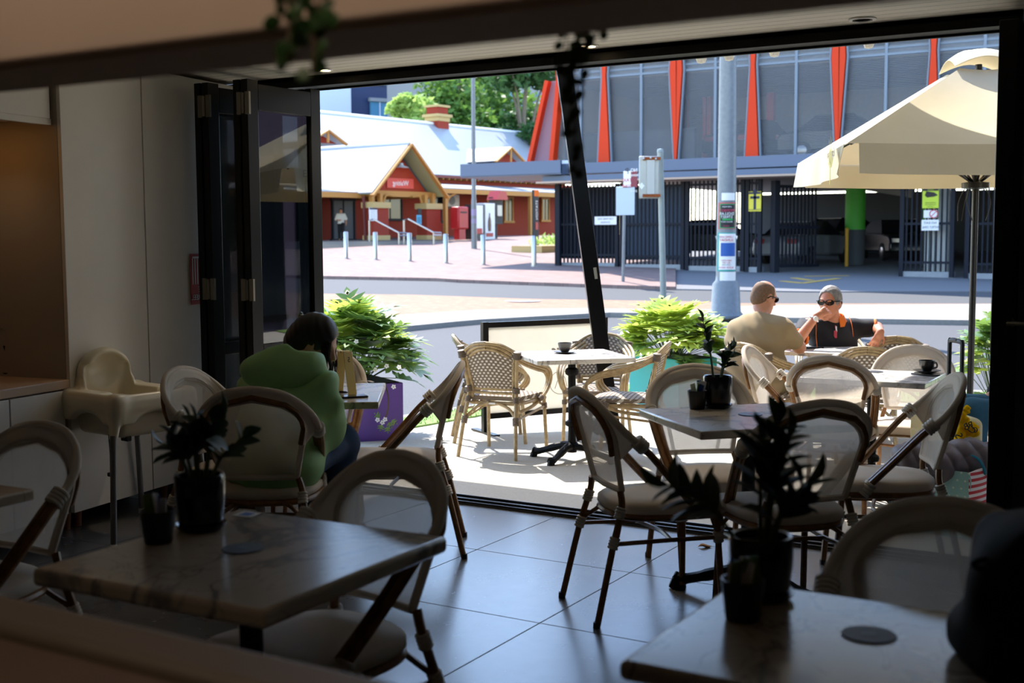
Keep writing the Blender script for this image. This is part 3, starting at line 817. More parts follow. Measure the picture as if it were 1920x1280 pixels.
# ------------------------------------------------------------------ the multi-storey car park
YC = 36.6
cp = empty('car_park_building', (0, 0, 0), 0, 'multi-storey car park with perforated grey screens and orange fins above dark fences', 'building')
def cx(px, py=450): return at_y(px, py, YC).x
def czz(px, py): return at_y(px, py, YC).z
XL, XR = cx(1045), cx(2300)
slab_lo, slab_hi = czz(1400, 332), czz(1400, 296)
zt = 10.6
ztr = czz(1412, 122)
mb = MB(); mb.box(((XL+XR)/2, YC-.35, (slab_lo+slab_hi)/2+.12), (XR-XL+.2, .9, slab_hi-slab_lo-.25)); mb.box(((XL+XR)/2, YC-.6, slab_lo+.1), (XR-XL+.2, .5, .2))
mb.build('spandrel', M['spandrel'], cp)
mb = MB(); mb.box(((XL+XR)/2, YC-.75, slab_lo-.03), (XR-XL+.2, 1.1, .06)); mb.build('soffit_board', simple('beige_soffit', '#b09a88', .8), cp)
# decks and walls inside
mb = MB()
Zd = slab_hi-.15
for z in (slab_lo+.35, Zd+3.1, Zd+6.2): mb.box(((XL+XR)/2, YC+9.5, z), (XR-XL, 18.5, .35))
mb.box(((XL+XR)/2, YC+6, zt), (XR-XL, 12.5, .3)); mb.box((XL+.15, YC+9, slab_lo+.9), (.3, 18, 1.3)); mb.box((XR, YC+9, 5), (.3, 18, 10.6))
mb.build('deck', M['concrete'], cp)
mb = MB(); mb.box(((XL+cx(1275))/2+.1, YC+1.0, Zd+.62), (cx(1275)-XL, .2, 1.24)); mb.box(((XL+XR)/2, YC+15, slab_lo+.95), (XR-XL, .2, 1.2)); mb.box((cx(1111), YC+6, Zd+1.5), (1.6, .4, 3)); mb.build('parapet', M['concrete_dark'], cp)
mb = MB(); a = Vector((cx(1190), YC+8, Zd+2.9)); b = Vector((cx(1560)+1, YC+8, Zd+1.5)); mb.bar(a, b, 5, .4, up=(0, 1, 0))
mb.build('ramp', M['concrete'], cp)
mb = MB()
for px, w_ in ((1176, .3), (1226, .14), (1236, .16), (1282, .3), (1323, .12), (1332, .14), (1446, .26)): mb.box((at_y(px, 200, YC+7).x, YC+7, Zd+1.5), (w_, .3, 3.0))
mb.build('orange_column', M['fin'], cp)
# back wall of the ground floor far inside, dark, with a slit of daylight
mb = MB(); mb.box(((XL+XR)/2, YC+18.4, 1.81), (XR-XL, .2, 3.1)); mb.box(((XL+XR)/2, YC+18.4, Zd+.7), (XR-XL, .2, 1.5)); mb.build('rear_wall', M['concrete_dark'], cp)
mb = MB()
for z0, z1 in ((Zd+1.45, Zd+3.0), (Zd+3.2, zt)): mb.add([(XL, YC+18.5, z0), (XR, YC+18.5, z0), (XR, YC+18.5, z1), (XL, YC+18.5, z1)], [(0, 1, 2, 3)])
MB().add([(XL, YC+18.5, Zd), (XL, YC+.2, Zd), (XL, YC+.2, zt), (XL, YC+18.5, zt)], [(0, 1, 2, 3)]).build('side_screen', simple('grey_side_screen', '#9a958b', .7), cp); mb.build('rear_screen', m_mesh_screen('rear_perforated_screen', '#8d897f', .05), cp)
# screens between fins; mullions and transom
fins = [(1137, 1), (1270, -1), (1412, 1), (1570, -1), (1745, 1), (1935, -1), (2140, 1)]
zb = slab_hi-.02
sc = MB(); mu = MB()
edge = cx(1044)
cols = [edge]+[cx(f[0]) for f in fins]
MW, NW, LOWW = .5, .16, .06
def fin_w(sgn, z):
    f = (z-zb)/(ztr-zb)
    f = f if f <= 1 else 2-f
    return max(.05, (.42*(1-f)+.13*f) if sgn > 0 else (.07*(1-f)+.42*f))
for i in range(len(cols)-1):
    a, b = cols[i]+.02, cols[i+1]-.02
    for lo, hi in ((zb, ztr), (ztr, zt)):
        sc.add([(a, YC, lo), (b, YC, lo), (b, YC, hi), (a, YC, hi)], [(0, 1, 2, 3)])
    m = (a+b)/2
    mu.box((m, YC-.02, (zb+zt)/2), (.085, .09, zt-zb)); mu.box((m, YC-.02, ztr), (b-a, .08, .075)); mu.box((m, YC-.02, ztr+.18), (b-a, .06, .04))
sc.build('mesh_screen', M['screen'], cp)
for i, (px, sg) in enumerate(fins):
    x = cx(px); w0, w1, w2 = fin_w(sg, zb), fin_w(sg, ztr), fin_w(sg, 2*ztr-zb)
    zz = [(zb, w0), (ztr, w1), (zt, w1+(w2-w1)*(zt-ztr)/(ztr-zb))]
    pl = [(-w/2, z) for z, w in zz]+[(w/2, z) for z, w in zz[::-1]]
    Mf = Matrix.Translation((x, YC-.1, 0)) @ Matrix.Rotation(R(90), 4, 'X')
    f = MB().prism(pl, -.12, .12, Mf); fo = f.build('fin', M['fin'], cp, angle=30)
    for s in (-1, 1):
        for (z0, wa), (z1, wb) in zip(zz[:-1], zz[1:]): mu.bar((x+s*wa/2+s*.05, YC-.12, z0), (x+s*wb/2+s*.05, YC-.12, z1), .045, .1, up=(0, 1, 0))
mu.build('mullion', M['mullion'], cp)
ef = MB(); ef.bar((edge-.05, YC-.2, zb), (edge+.25, YC-.2, ztr), .16, .3, up=(0, 1, 0)); ef.bar((edge+.25, YC-.2, ztr), (edge+.1, YC-.2, zt), .16, .3, up=(0, 1, 0)); ef.bar((edge-1.0, YC-.1, zb), (edge-.25, YC-.1, ztr), .14, .3, up=(0, 1, 0)); ef.build('corner_fin', M['fin'], cp)
MB().add([(edge-.95, YC, zb), (edge-.05, YC, zb), (edge+.2, YC, ztr), (edge-.2, YC, ztr)], [(0, 1, 2, 3)]).build('corner_screen', simple('mauve_screen', '#8b6a78', .6), cp)
# columns of the ground floor
for px, D, m0 in ((1520, 12, 'greencol'), (1640, 14, 'greencol')):
    x = cx(px)+ (0 if D == 12 else .6); zg = gz(x, YC+5)
    MB().lathe([(.33, 0), (.33, 1.2)], (x, YC+5, zg), 20).build('column_base', M['concrete_dark'], cp); MB().lathe([(.335, 1.2), (.335, 3.1)], (x, YC+5, zg), 20).build('column_band', M['greencol'], cp)  # pale column foot coloured dark, the gloom inside put into its colour
# fences of steel bars along the ground floor
def fence_run(p0, p1, label, sheet=False, y=YC-.2, step=.14, back=None, kerb=True):
    a, b = cx(p0), cx(p1); zg = gz((a+b)/2, y)
    f = empty('steel_fence', ((a+b)/2, y, zg), 0, label, 'fence', 'dark steel fences under the car park')
    h = slab_lo-zg-.08; w = b-a
    pk = MB(); x = -w/2+.05
    while x < w/2: pk.box((x, 0, .12+(h-.12)/2), (.045, .045, h-.12)); x += step
    pk.build('picket', M['fence'], f)
    for z in (.42, h*.52, h-.12): MB().box((0, .01, z), (w, .06, .07)).build('rail', M['fence'], f)
    for x in (-w/2+.06, w/2-.06): MB().box((x, 0, h/2), (.12, .12, h)).build('post', M['fence'], f)
    if kerb: MB().box((0, .12, .06), (w, .3, .2)).build('plinth', M['concrete'], f)
    if sheet:
        MB().box((0, .1, .25+(h-.3)/2), (w-.1, .03, h-.4)).build('backing_sheet', M[sheet], f)
    return f
fence_run(1047, 1165, 'dark navy fence and gate left of the thin parking sign pole', 'fence')
fence_run(1168, 1288, 'dark fence of upright bars over blue-grey sheeting right of the thin parking sign pole', 'fence_light')
fence_run(1290, 1400, 'open dark bar fence behind the poster-covered light pole')
fence_run(1402, 1432, 'narrow dark fence carrying the small yellow warning sign')
fence_run(1690, 1792, 'dark fence bay carrying the lime camera warning sign')
fence_run(1812, 1960, 'dark fence at the far right behind the umbrella pole')
# swing gate leaf standing open at the driveway
zg = gz(cx(1470), YC)
gt = empty('driveway_gate', (cx(1455), YC-.1, zg), R(60), 'dark steel gate leaf standing open beside the driveway', 'gate')
mb = MB()
for i in range(11): mb.box((.15+i*.15, 0, 1.4), (.05, .05, 2.5))
mb.build('picket', M['fence'], gt)
for z in (.2, 1.4, 2.65): MB().box((.9, 0, z), (1.8, .06, .09)).build('rail', M['fence'], gt)
MB().box((0, 0, 1.4), (.2, .2, 2.85)).build('post', M['fence'], gt)
# white downpipe column and signs on the fence
x = cx(1745)
c = empty('ribbed_column', (x+.1, YC+.3, gz(x, YC)), 0, 'pale ribbed column behind the fence with the lime sign', 'column')
mb = MB()
for i in range(4): mb.box((-.24+i*.16, 0, 1.4), (.11, .3, 2.8))
mb.box((0, .08, 1.4), (.66, .2, 2.8)); mb.build('shaft', M['whitecol'], c)
def panel(name, px0, py0, px1, py1, y, m, label, cat='sign', rows=(), th=.02, extra=None, group=None):
    a, b = at_y(px0, py0, y), at_y(px1, py1, y); w, h = b.x-a.x, a.z-b.z
    s = empty(name, ((a.x+b.x)/2, y, (a.z+b.z)/2), 0, label, cat, group)
    MB().box((0, 0, 0), (w, th, h)).build('plate', m, s, bevel=.008)
    for t_, sz, fz, mm in rows: text_mesh(t_, sz*h, 'lettering', mm, s, facing((0, -th/2-.004, fz*h), (1, 0, 0), (0, -1, 0)))
    if extra: extra(s, w, h, -th/2-.003)
    return s
def cctv(s, w, h, y):
    MB().box((0, y, h*.4), (w*.96, .004, h*.2)).build('black_band', M['ink'], s)
    mb = MB(); mb.prism([(-.16, .02), (-.12, .14), (.1, .1), (.2, .02), (.1, -.02), (-.1, -.04)], -.003, .003, Matrix.Translation((0, y-.001, .04)) @ Matrix.Rotation(R(90), 4, 'X')); mb.build('camera_symbol', M['ink'], s)
    for t_, z in (('SECURITY', .45), ('NOTICE', .36)): text_mesh(t_, .075*h, 'lettering', M['lime'], s, facing((0, y-.004, z*h), (1, 0, 0), (0, -1, 0)))
panel('camera_warning_sign', 1730, 350, 1760, 390, YC-.3, M['lime'], 'lime and black security camera notice, topmost on the fence bay', rows=(('SURVEILLANCE', .07, -.25, M['ink']), ('IN OPERATION', .07, -.34, M['ink']), ('24 HOURS', .06, -.43, M['ink'])), extra=cctv)
def nosm(s, w, h, y):
    MB().tube([(w*.25+math.cos(a)*.11, y, math.sin(a)*.11) for a in np.linspace(0, 2*PI, 20)[:-1]], .014, 6, closed=True).bar((w*.25-.08, y, -.08), (w*.25+.08, y, .08), .02, .006, up=(0, 1, 0)).build('prohibition_ring', M['inkred'], s)
panel('no_smoking_sign', 1732, 394, 1757, 408, YC-.3, M['white_sign'], 'small white sign with a red prohibition ring between two larger signs', extra=nosm)
panel('no_parking_sign', 1728, 412, 1760, 432, YC-.3, M['white_sign'], 'white two-line notice, lowest of three on the fence bay', rows=(('NO EXIT', .3, .2, M['ink']), ('ENTRY ONLY', .3, -.2, M['ink'])))
def ped(s, w, h, y):
    MB().box((0, y, h*.42), (w*.96, .004, h*.1)).build('band', M['inkblue'], s)
    mb = MB(); mb.box((0, y, -.0), (.08, .004, .5)); mb.lathe([(0, -.07), (.06, -.03), (.07, .0), (.06, .04), (0, .07)], (0, y, .3), 10, sy=.05); mb.box((0, y, .12), (.3, .004, .08)); mb.build('figure_symbol', M['inkblue'], s)
panel('pedestrian_sign', 1404, 359, 1427, 396, YC-.32, M['yellow'], 'yellow warning sign with a dark figure on the narrow fence', rows=(('WATCH FOR', .1, .42, M['yellow']), ('PEDESTRIANS', .1, -.42, M['inkblue'])), extra=ped)
panel('station_entry_sign', 1115, 406, 1156, 421, YC-.34, M['white_sign'], 'white two-line sign on the dark gate behind the leaning post', rows=(('CAR PARK AND', .3, .2, M['ink']), ('STATION', .3, -.22, M['ink'])))
# leftover clutter glimpsed behind the gate
# cars parked in the gloom
def car(loc, rz, label, body, L=4.4, W=1.78, Hh=1.45):
    c = empty('parked_car', loc, rz, label, 'car', 'cars parked inside the car park')
    pr = [(-2.2, .3), (-2.2, .75), (-2.05, .92), (-1.3, 1.0), (.95, .98), (2.05, .9), (2.2, .7), (2.2, .3)]
    mb = MB(); Mp = Matrix.Rotation(R(90), 4, 'X'); mb.prism([(x*L/4.4, z) for x, z in pr], -W/2, W/2, Mp); mb.build('body', body, c, bevel=.07, seg=3)
    cab = [(-1.5, .98), (-.95, 1.42), (.25, 1.45), (1.0, .98)]
    vs = [(x*L/4.4, s*(W/2-.06-(z-.98)*.42), z*Hh/1.45 if z > 1 else z) for s in (-1, 1) for x, z in cab]
    MB().add(vs, [(0, 1, 2, 3)[::-1], (4, 5, 6, 7), (0, 4, 7, 3)[::-1], (1, 2, 6, 5)[::-1], (0, 1, 5, 4)[::-1], (3, 7, 6, 2)[::-1]]).build('cabin', M['darkglass'], c, bevel=.04)
    MB().box((-.35, 0, Hh-.01), (1.2, W-.55, .04)).build('roof', body, c, bevel=.01)
    for sx in (-1.35, 1.35):
        for sy in (-1, 1):
            w_ = MB().lathe([(0, -.1), (.24, -.11), (.31, -.1), (.32, 0), (.31, .1), (.24, .11), (0, .1)], n=20, M=Matrix.Translation((sx, sy*(W/2-.08), .32)) @ Matrix.Rotation(R(90), 4, 'X')); wo = w_.build('wheel', M['tyre'], c)
            MB().lathe([(0, .115*1), (.17, .112), (.19, .1)], n=14, M=Matrix.Translation((sx, sy*(W/2-.08), .32)) @ Matrix.Rotation(R(-90*sy), 4, 'X')).build('hubcap', M['steel'], wo)
    for s in (-1, 1):
        MB().box((-2.19, s*.62, .78), (.06, .34, .16)).build('tail_lamp', M['taillight'], c); MB().box((2.18, s*.62, .72), (.06, .36, .13)).build('headlamp', M['steel'], c)
    return c
def carp(px, D): p = gat(px, D); return (p.x, p.y, p.z)
car(carp(1512, 42.5), R(80), 'silver car seen from behind inside the dark entrance', M['carsilver'])
car(carp(1585, 49), R(65), 'black car with glinting windscreen inside the dark entrance', M['carpaint'])
car(carp(1680, 44.5), R(-60), 'dark car parked facing out deep in the entrance', M['carpaint'])
car(carp(1345, 46), R(20), 'dark car behind the open bar fence', M['carpaint'])
car((cx(1325), YC+4.4, Zd+.2), R(84), 'grey car on the upper deck behind the light pole', M['carpaint'], W=1.8)
car((cx(1520), YC+4, Zd+.2), R(5), 'dark car on the upper deck left of the umbrella', M['carpaint'])
b = empty('yellow_bollard', gat(1588, 40.5), 0, 'thin yellow post standing in the dark car park entrance', 'bollard')
MB().lathe([(.06, 0), (.06, 1.25), (.0, 1.3)], n=12).build('post', simple('amber_paint', '#b98a1e', .6), b)

# covered walkway roof at the left end of the car park
wa, wb = at_d(886, 318, 39.5), at_d(1062, 305, 40.2)
cw = empty('walkway_canopy', (0, 0, 0), 0, 'flat blue-grey walkway canopy running left from the car park corner', 'canopy')
zc = at_y(1046, 322, YC).z
xa = at_y(886, 320, YC-.6).x
MB().box(((xa+XL)/2+.3, YC+.6, zc+.02), (XL-xa+.9, 3.4, .34)).build('roof_deck', M['spandrel'], cw)
MB().box(((xa+XL)/2+.3, YC-1.1, zc+.1), (XL-xa+.9, .1, .42)).build('fascia', M['spandrel'], cw)
MB().box(((xa+XL)/2+.6, YC+1.0, zc+.3), (XL-xa+.1, 2.2, .14)).build('upper_tray', simple('white_flashing', '#d5dbe2', .5), cw)
for px in (1047,):
    x = at_y(px, 400, YC-.5).x; zg = gz(x, YC-.5)
    MB().box((x, YC-.5, (zc+zg)/2), (.16, .16, zc-zg)).build('post', M['fence'], cw)

# dark front added out of view at right, for the glass doors to mirror
ns_ = empty('added_reflection_front', (5.4, 17.5, gz(5.4, 17.5)), 0, 'added dark glazed front out of view at right, mirrored in the glass doors', 'building')
MB().box((.2, 0, 3.8), (.4, 24.0, 8.0)).build('wall', simple('plum_render', '#33263c', .8), ns_)
for k in range(8):
    o = MB().box((-.02, -10.1+2.7*k, 1.5), (.06, 2.3, 2.4)).build('shop_window', M['darkglass'], ns_); MB().box((-.05, -10.1+2.7*k, 2.75), (.1, 2.4, .1)).box((-.05, -10.1+2.7*k, .25), (.1, 2.4, .1)).build('window_frame', M['black'], o)
# ------------------------------------------------------------------ the railway station
# a long brick building seen at an angle: u runs along its front, v points out of it
SU = Vector((.62*RGT[0]+.78*HF[0], .62*RGT[1]+.78*HF[1], 0)).normalized(); SV = Vector((SU.y, -SU.x, 0))
P0 = at_d(697, 455, 62); P0.z = 0; SZ = 1.36          # near front corner of the porch; platform level
SA = math.atan2(SU.y, SU.x)
st = empty('railway_station', (P0.x, P0.y, SZ), SA, 'red brick station with white iron roofs, gabled porch and ochre trim', 'building')
# local frame: x along the front, y into the building (-v), z up
def L(x, y, z): return (x, y, z)
SM = Matrix.Translation((P0.x, P0.y, SZ)) @ Matrix.Rotation(SA, 4, 'Z')
SI = SM.inverted()
def s_at(px, py, y):
    """local point on the plane y = const of the station seen at a pixel"""
    d = SI.to_3x3() @ Vector(ray(px, py)); o = SI @ Vector(CPOS); t = (y-o.y)/d.y; return o+d*t
FY = 6.0     # main front wall behind the porch
W = 4.9      # porch width
EV = s_at(700, 357, 0).z; AP = s_at(763, 270, 0).z
# main walls
XA, XB = -8.0, 26.0
MB().box(((XA+XB)/2, FY+4.5, 1.85), (XB-XA, 9.0, 3.7)).build('wall', M['brick_red'], st)
# main roof: long ridge
zr = s_at(860, 238, FY+4.5).z; ze = s_at(905, 333, FY-.3).z
def roof(a, b, c, d, name='roof', m=None, t=.08):
    a, b, c, d = [Vector(q) for q in (a, b, c, d)]
    nu = max(2, int((b-a).length)); mb = MB(); mb.sheet(lambda u, v: a.lerp(b, u).lerp(d.lerp(c, u), v), 2, 2, t)
    return mb.build(name, m or M['roof'], st)
roof((XA, FY-.5, ze), (XB, FY-.5, ze), (XB, FY+4.5, zr), (XA, FY+4.5, zr)); roof((XA, FY+9.5, ze), (XB, FY+9.5, ze), (XB, FY+4.5, zr), (XA, FY+4.5, zr))
MB().tube([(XA, FY+4.5, zr+.05), (XB, FY+4.5, zr+.05)], .1, 8).build('ridge_cap', M['white'], st)
MB().box(((XA+XB)/2, FY-.5, ze-.08), (XB-XA, .14, .14)).build('gutter', simple('oxblood_gutter', '#6d2420', .6), st)
mb = MB()
for i in range(60): mb.box((XA+i*.55, FY-.25, ze-.2), (.08, .4, .1))
mb.build('eave_bracket', M['cream_trim'], st)
# porch
D_ = 8.5
roof((-.35, -.45, EV-.15), (-.35, D_, EV-.15), (W/2, D_, AP), (W/2, -.45, AP)); roof((W+.35, -.45, EV-.15), (W+.35, D_, EV-.15), (W/2, D_, AP), (W/2, -.45, AP))
MB().tube([(W/2, -.45, AP+.05), (W/2, D_, AP+.05)], .09, 8).build('ridge_cap', M['white'], st)
mb = MB()
for s in (0, 1):
    x0 = -.42 if not s else W+.42
    mb.bar((x0, -.5, EV-.28), (W/2, -.5, AP-.05), .1, .26, up=(0, 1, 0))
mb.build('barge_board', M['cream_trim'], st)
MB().prism([(.2, EV), (W-.2, EV), (W/2, AP-.45)], -.04, .04, Matrix.Translation((0, .5, 0)) @ Matrix.Rotation(R(90), 4, 'X')).build('gable_panel', simple('orange_red_gable', '#a23414', .8), st)
mb = MB(); mb.sheet(lambda u, v: Vector((W+.3, -.4, EV-.2)).lerp(Vector((W/2, -.4, AP-.12)), u)+Vector((0, v*.95, -.0)), 2, 2, .03); mb.sheet(lambda u, v: Vector((-.3, -.4, EV-.2)).lerp(Vector((W/2, -.4, AP-.12)), u)+Vector((0, v*.95, 0)), 2, 2, .03); mb.build('gable_lining', M['soffit_green'], st)
MB().box((W/2, .35, EV-.12), (W, .3, .3)).box((.1, D_/2, EV-.15), (.2, D_, .26)).box((W-.1, D_/2, EV-.15), (.2, D_, .26)).build('beam', M['cream_trim'], st)
sg = MB().box((W/2+.15, .42, EV+.45), (2.0, .04, .52)); sgo = sg.build('name_board', simple('coral_board', '#d8503e', .6), st)
text_mesh('Waiting', .38, 'lettering', M['white_ink'], sgo, facing((W/2+.15, .39, EV+.45), (1, 0, 0), (0, -1, 0)), ext=.004)
MB().lathe([(.0, .16), (.1, .15), (.16, .02), (.42, -.08), (.4, -.1), (.0, -.02)], (W/2+.1, .3, EV+1.35), 18).build('gable_lamp', simple('white_enamel_shade', '#d6dbe0', .4), st)
for x in (.45, W-.45):
    p_ = MB().box((x, .1, .85), (1.1, .7, 1.7)).build('porch_pier', M['brick_red'], st)
    MB().box((x, .1, .12), (1.2, .8, .24)).build('plinth', M['cream_stone'], p_); MB().box((x, .1, 1.78), (1.3, .85, .3)).build('cap', M['cream_stone'], p_)
    mb = MB()
    for dx in (-.3, .3): mb.box((x+dx, .1, 1.9+(EV-2.0)/2), (.2, .22, EV-2.05))
    mb.build('post', M['cream_trim'], p_)
mb = MB()
mb.tube(spline([(1.0, .1, 1.95), (1.2, .1, 2.3), (1.75, .1, EV-.25)], 5), .06, 6); mb.tube(spline([(W-1.0, .1, 1.95), (W-1.2, .1, 2.3), (W-1.75, .1, EV-.25)], 5), .06, 6); mb.build('curved_brace', M['cream_trim'], st)
MB().tube([(-.35, .2, EV-.3), (-.25, .2, 0)], .07, 8).build('downpipe', simple('oxblood_pipe', '#5a1d1a', .6), st)
# verandah lean-to to the right of the porch and its posts
zv0, zv1 = s_at(900, 345, FY-.3).z, s_at(940, 357, FY-3.6).z
roof((W+.2, FY-3.6, zv1), (XB, FY-3.6, zv1), (XB, FY-.1, zv0-.1), (W+.2, FY-.1, zv0-.1)); MB().box(((W+XB)/2, FY-3.6, zv1-.16), (XB-W, .14, .26)).build('verandah_beam', M['cream_trim'], st)
roof((XA, FY-5.4, EV-.1), (-.3, FY-5.4, EV-.1), (-.3, FY-.1, EV+.5), (XA, FY-.1, EV+.5)); MB().box(((XA)/2, FY-5.4, EV-.25), (-XA, .14, .26)).build('verandah_beam', M['cream_trim'], st)
for x in (8.5, 12.5, 16.5, 20.5):
    MB().box((x, FY-3.5, zv1/2-.1), (.2, .2, zv1)).build('verandah_post', M['cream_trim'], st)
    MB().tube(spline([(x+.1, FY-3.5, zv1-1.0), (x+.35, FY-3.5, zv1-.5), (x+.9, FY-3.5, zv1-.3)], 5), .06, 6).build('curved_brace', M['cream_trim'], st)
# small second gable on the roof and the gable at the far left
def dormer(x, w, y0, z0, z1, dep):
    roof((x-.2, y0-.3, z0), (x-.2, y0+dep, z0), (x+w/2, y0+dep, z1), (x+w/2, y0-.3, z1)); roof((x+w+.2, y0-.3, z0), (x+w+.2, y0+dep, z0), (x+w/2, y0+dep, z1), (x+w/2, y0-.3, z1))
    MB().bar((x-.2, y0-.35, z0-.05), (x+w/2, y0-.35, z1), .08, .22, up=(0, 1, 0)).bar((x+w+.2, y0-.35, z0-.05), (x+w/2, y0-.35, z1), .08, .22, up=(0, 1, 0)).box((x+w/2, y0-.34, z0+(z1-z0)/2), (.12, .08, z1-z0)).build('barge_board', M['cream_trim'], st)
    MB().prism([(x+.1, z0), (x+w-.1, z0), (x+w/2, z1-.25)], -.03, .03, Matrix.Translation((0, y0+.1, 0)) @ Matrix.Rotation(R(90), 4, 'X')).build('gable_panel', M['brick_red'], st)
q0, q1 = s_at(925, 302, FY-1.2), s_at(950, 277, FY-1.2)
dormer(q0.x, (q1.x-q0.x)*2, FY-1.2, q0.z, q1.z, 5.0)
q0, q1 = s_at(636, 270, 2.0), s_at(606, 245, 2.0)
dormer(q1.x-(q0.x-q1.x), (q0.x-q1.x)*2, 2.0, q0.z, q1.z, 5.0)
# chimney
cpt = s_at(820, 240, FY+4.6)
ch = MB(); ch.box((cpt.x, FY+4.6, cpt.z-.4), (1.1, 1.1, 2.2)); ch.box((cpt.x, FY+4.6, s_at(820, 208, FY+4.6).z), (1.0, 1.0, .6)); cho = ch.build('chimney', M['brick_red'], st)
zc1 = s_at(820, 224, FY+4.6).z
MB().box((cpt.x, FY+4.6, zc1), (1.2, 1.2, .3)).box((cpt.x, FY+4.6, zc1+.22), (1.45, 1.45, .18)).box((cpt.x, FY+4.6, s_at(820, 200, FY+4.6).z), (1.25, 1.25, .14)).build('cornice', M['cream_stone'], cho)
# openings: doors in the shade of the porch, windows, along the front
def opening(name, px0, py0, px1, py1, y, m=None, frame='cream_trim'):
    a, b = s_at(px0, py0, y), s_at(px1, py1, y); w, h = b.x-a.x, a.z-b.z
    o = MB().box(((a.x+b.x)/2, y, (a.z+b.z)/2), (w, .1, h)).build(name, m or M['darkglass'], st)
    mb = MB(); X, Z = (a.x+b.x)/2, (a.z+b.z)/2
    mb.box((X, y-.03, a.z), (w+.2, .14, .12)); mb.box((X, y-.03, b.z), (w+.3, .2, .14)); mb.box((a.x, y-.03, Z), (.1, .14, h)); mb.box((b.x, y-.03, Z), (.1, .14, h)); mb.box((X, y-.03, Z), (.05, .1, h))
    mb.build('frame', M[frame], o); return o
opening('doorway', 622, 374, 664, 450, 4.5, simple('grey_blue_door', '#3b4350', .5), 'fence'); opening('window', 708, 362, 752, 412, FY-.06, None, 'fence'); opening('window', 795, 366, 826, 416, FY-.06, None, 'fence'); opening('window', 945, 370, 960, 416, FY-.06); opening('window', 1015, 372, 1028, 414, FY-.06)
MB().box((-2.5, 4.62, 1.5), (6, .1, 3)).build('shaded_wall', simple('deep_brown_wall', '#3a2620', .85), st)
# steps in front of the porch
mb = MB()
for i in range(3): mb.box((0, -1.0-.42*(2-i)+.3*0, -.42+.13*i+.01), (13.5, 1.6, .16))
stp = mb.build('stone_steps', M['kerb'], st)
MB().box((6, 3.4, -.09), (40, 7.8, .16)).build('platform', simple('platform_paving', '#6d625c', .85), st)
# things standing at the station
def stand(name, px, D, label, cat, z=SZ, group=None, rz=SA): 
    p = at_d(px, 450, D); return empty(name, (p.x, p.y, z), rz, label, cat, group)
def notice(px0, py0, px1, py1, y, m, name, label, head=None, mh=None):
    a, b = s_at(px0, py0, y), s_at(px1, py1, y); c = SM @ Vector(((a.x+b.x)/2, y, (a.z+b.z)/2)); w, h = b.x-a.x, a.z-b.z
    s = empty(name, c, SA, label, 'notice'); MB().box((0, 0, 0), (w, .03, h)).build('sheet', m, s)
    if head: MB().box((0, -.02, h*.42), (w*.96, .01, h*.13)).build('heading', mh or M['inkblue'], s)
    mb = MB()
    for i in range(6): mb.box((0, -.019, h*.25-i*h*.12), (w*.7, .004, .02))
    mb.build('print_lines', M['ink'] if not head else M['grey_ink'], s); return s
notice(692, 389, 707, 414, -.27, M['white_sign'], 'timetable_notice', 'white timetable with a navy heading on the left porch pier', True)
notice(781, 403, 790, 420, -.27, simple('sky_blue_poster', '#4aa5c8', .6), 'blue_poster', 'sky blue poster low on the right porch pier')
notice(783, 391, 790, 402, -.27, M['ink'], 'dark_poster', 'small dark poster above the blue one on the porch pier')
for px in (708, 773):
    a = at_d(px+1, 455, 60.5)
    h = empty('stair_handrail', (a.x, a.y, 1.0), SA, 'steel stair handrail in front of the station window' if px == 708 else 'steel stair handrail beside the right porch pier', 'handrail', 'stair handrails at the station')
    mb = MB().tube([(0, .6, 0), (0, .6, 1.35), (0, .3, 1.4), (.55, -.9, .72), (.95, -1.05, .7), (.95, -1.05, .58), (.6, -.9, .58)], .045, 8); mb.build('rail', M['steel'], h)
    MB().tube([(.55, -.9, .7), (.55, -.9, -.35)], .045, 8).build('post', M['steel'], h)
# vending machines, red post box, air conditioner, sign column
p = stand('vending_machine', 891, 66.5, 'white and red drink vending machine behind the tall lamp post', 'vending machine', group=None)
MB().box((0, 0, .95), (.9, .7, 1.9)).build('cabinet', simple('dark_vending_case', '#1d1f26', .4), p); MB().box((-.1, -.36, 1.1), (.66, .02, 1.5)).build('front_panel', M['white_sign'], p); MB().box((-.1, -.375, .45), (.5, .02, .3)).build('slot', M['vend_red'], p)
p = stand('vending_machine', 909, 68, 'white drink vending machine showing a bottle, right of the tall lamp post', 'vending machine')
MB().box((0, 0, 1.0), (.95, .7, 2.0)).build('cabinet', M['white_sign'], p); MB().lathe([(.12, 0), (.15, .3), (.13, .6), (.05, .85), (.05, 1.0)], (0, -.36, .45), 12, sy=.1).build('bottle_picture', simple('cola_brown', '#4a2214', .4), p); MB().box((0, -.36, .25), (.6, .02, .2)).build('slot', M['vend_red'], p)
p = stand('post_box', 862, 65.5, 'red post box on a stand left of the vending machines', 'post box')
MB().box((0, 0, 1.15), (.85, .6, 1.2)).build('box', M['vend_red'], p, bevel=.08); MB().box((0, -.31, 1.45), (.5, .02, .08)).build('slot', M['ink'], p); MB().box((0, 0, .28), (.5, .4, .56)).build('stand', M['vend_red'], p)
a = SM @ s_at(846, 376, FY-.35)
p = empty('air_conditioner', (a.x, a.y, a.z-.35), SA, 'white outdoor air conditioner high on the station wall', 'air conditioner'); MB().box((0, 0, .35), (1.1, .4, .75)).build('case', M['whitecol'], p, bevel=.03); MB().lathe([(.28, 0), (.28, .02)], n=20, M=Matrix.Translation((-.15, -.2, .35)) @ Matrix.Rotation(R(90), 4, 'X')).build('fan_grille', M['concrete'], p); MB().box((-.3, .15, -.08), (.05, .5, .12)).box((.3, .15, -.08), (.05, .5, .12)).build('bracket', M['concrete'], p)
p = stand('phone_booth', 935, 68.5, 'red public phone canopy on the station wall right of the vending machines', 'phone booth')
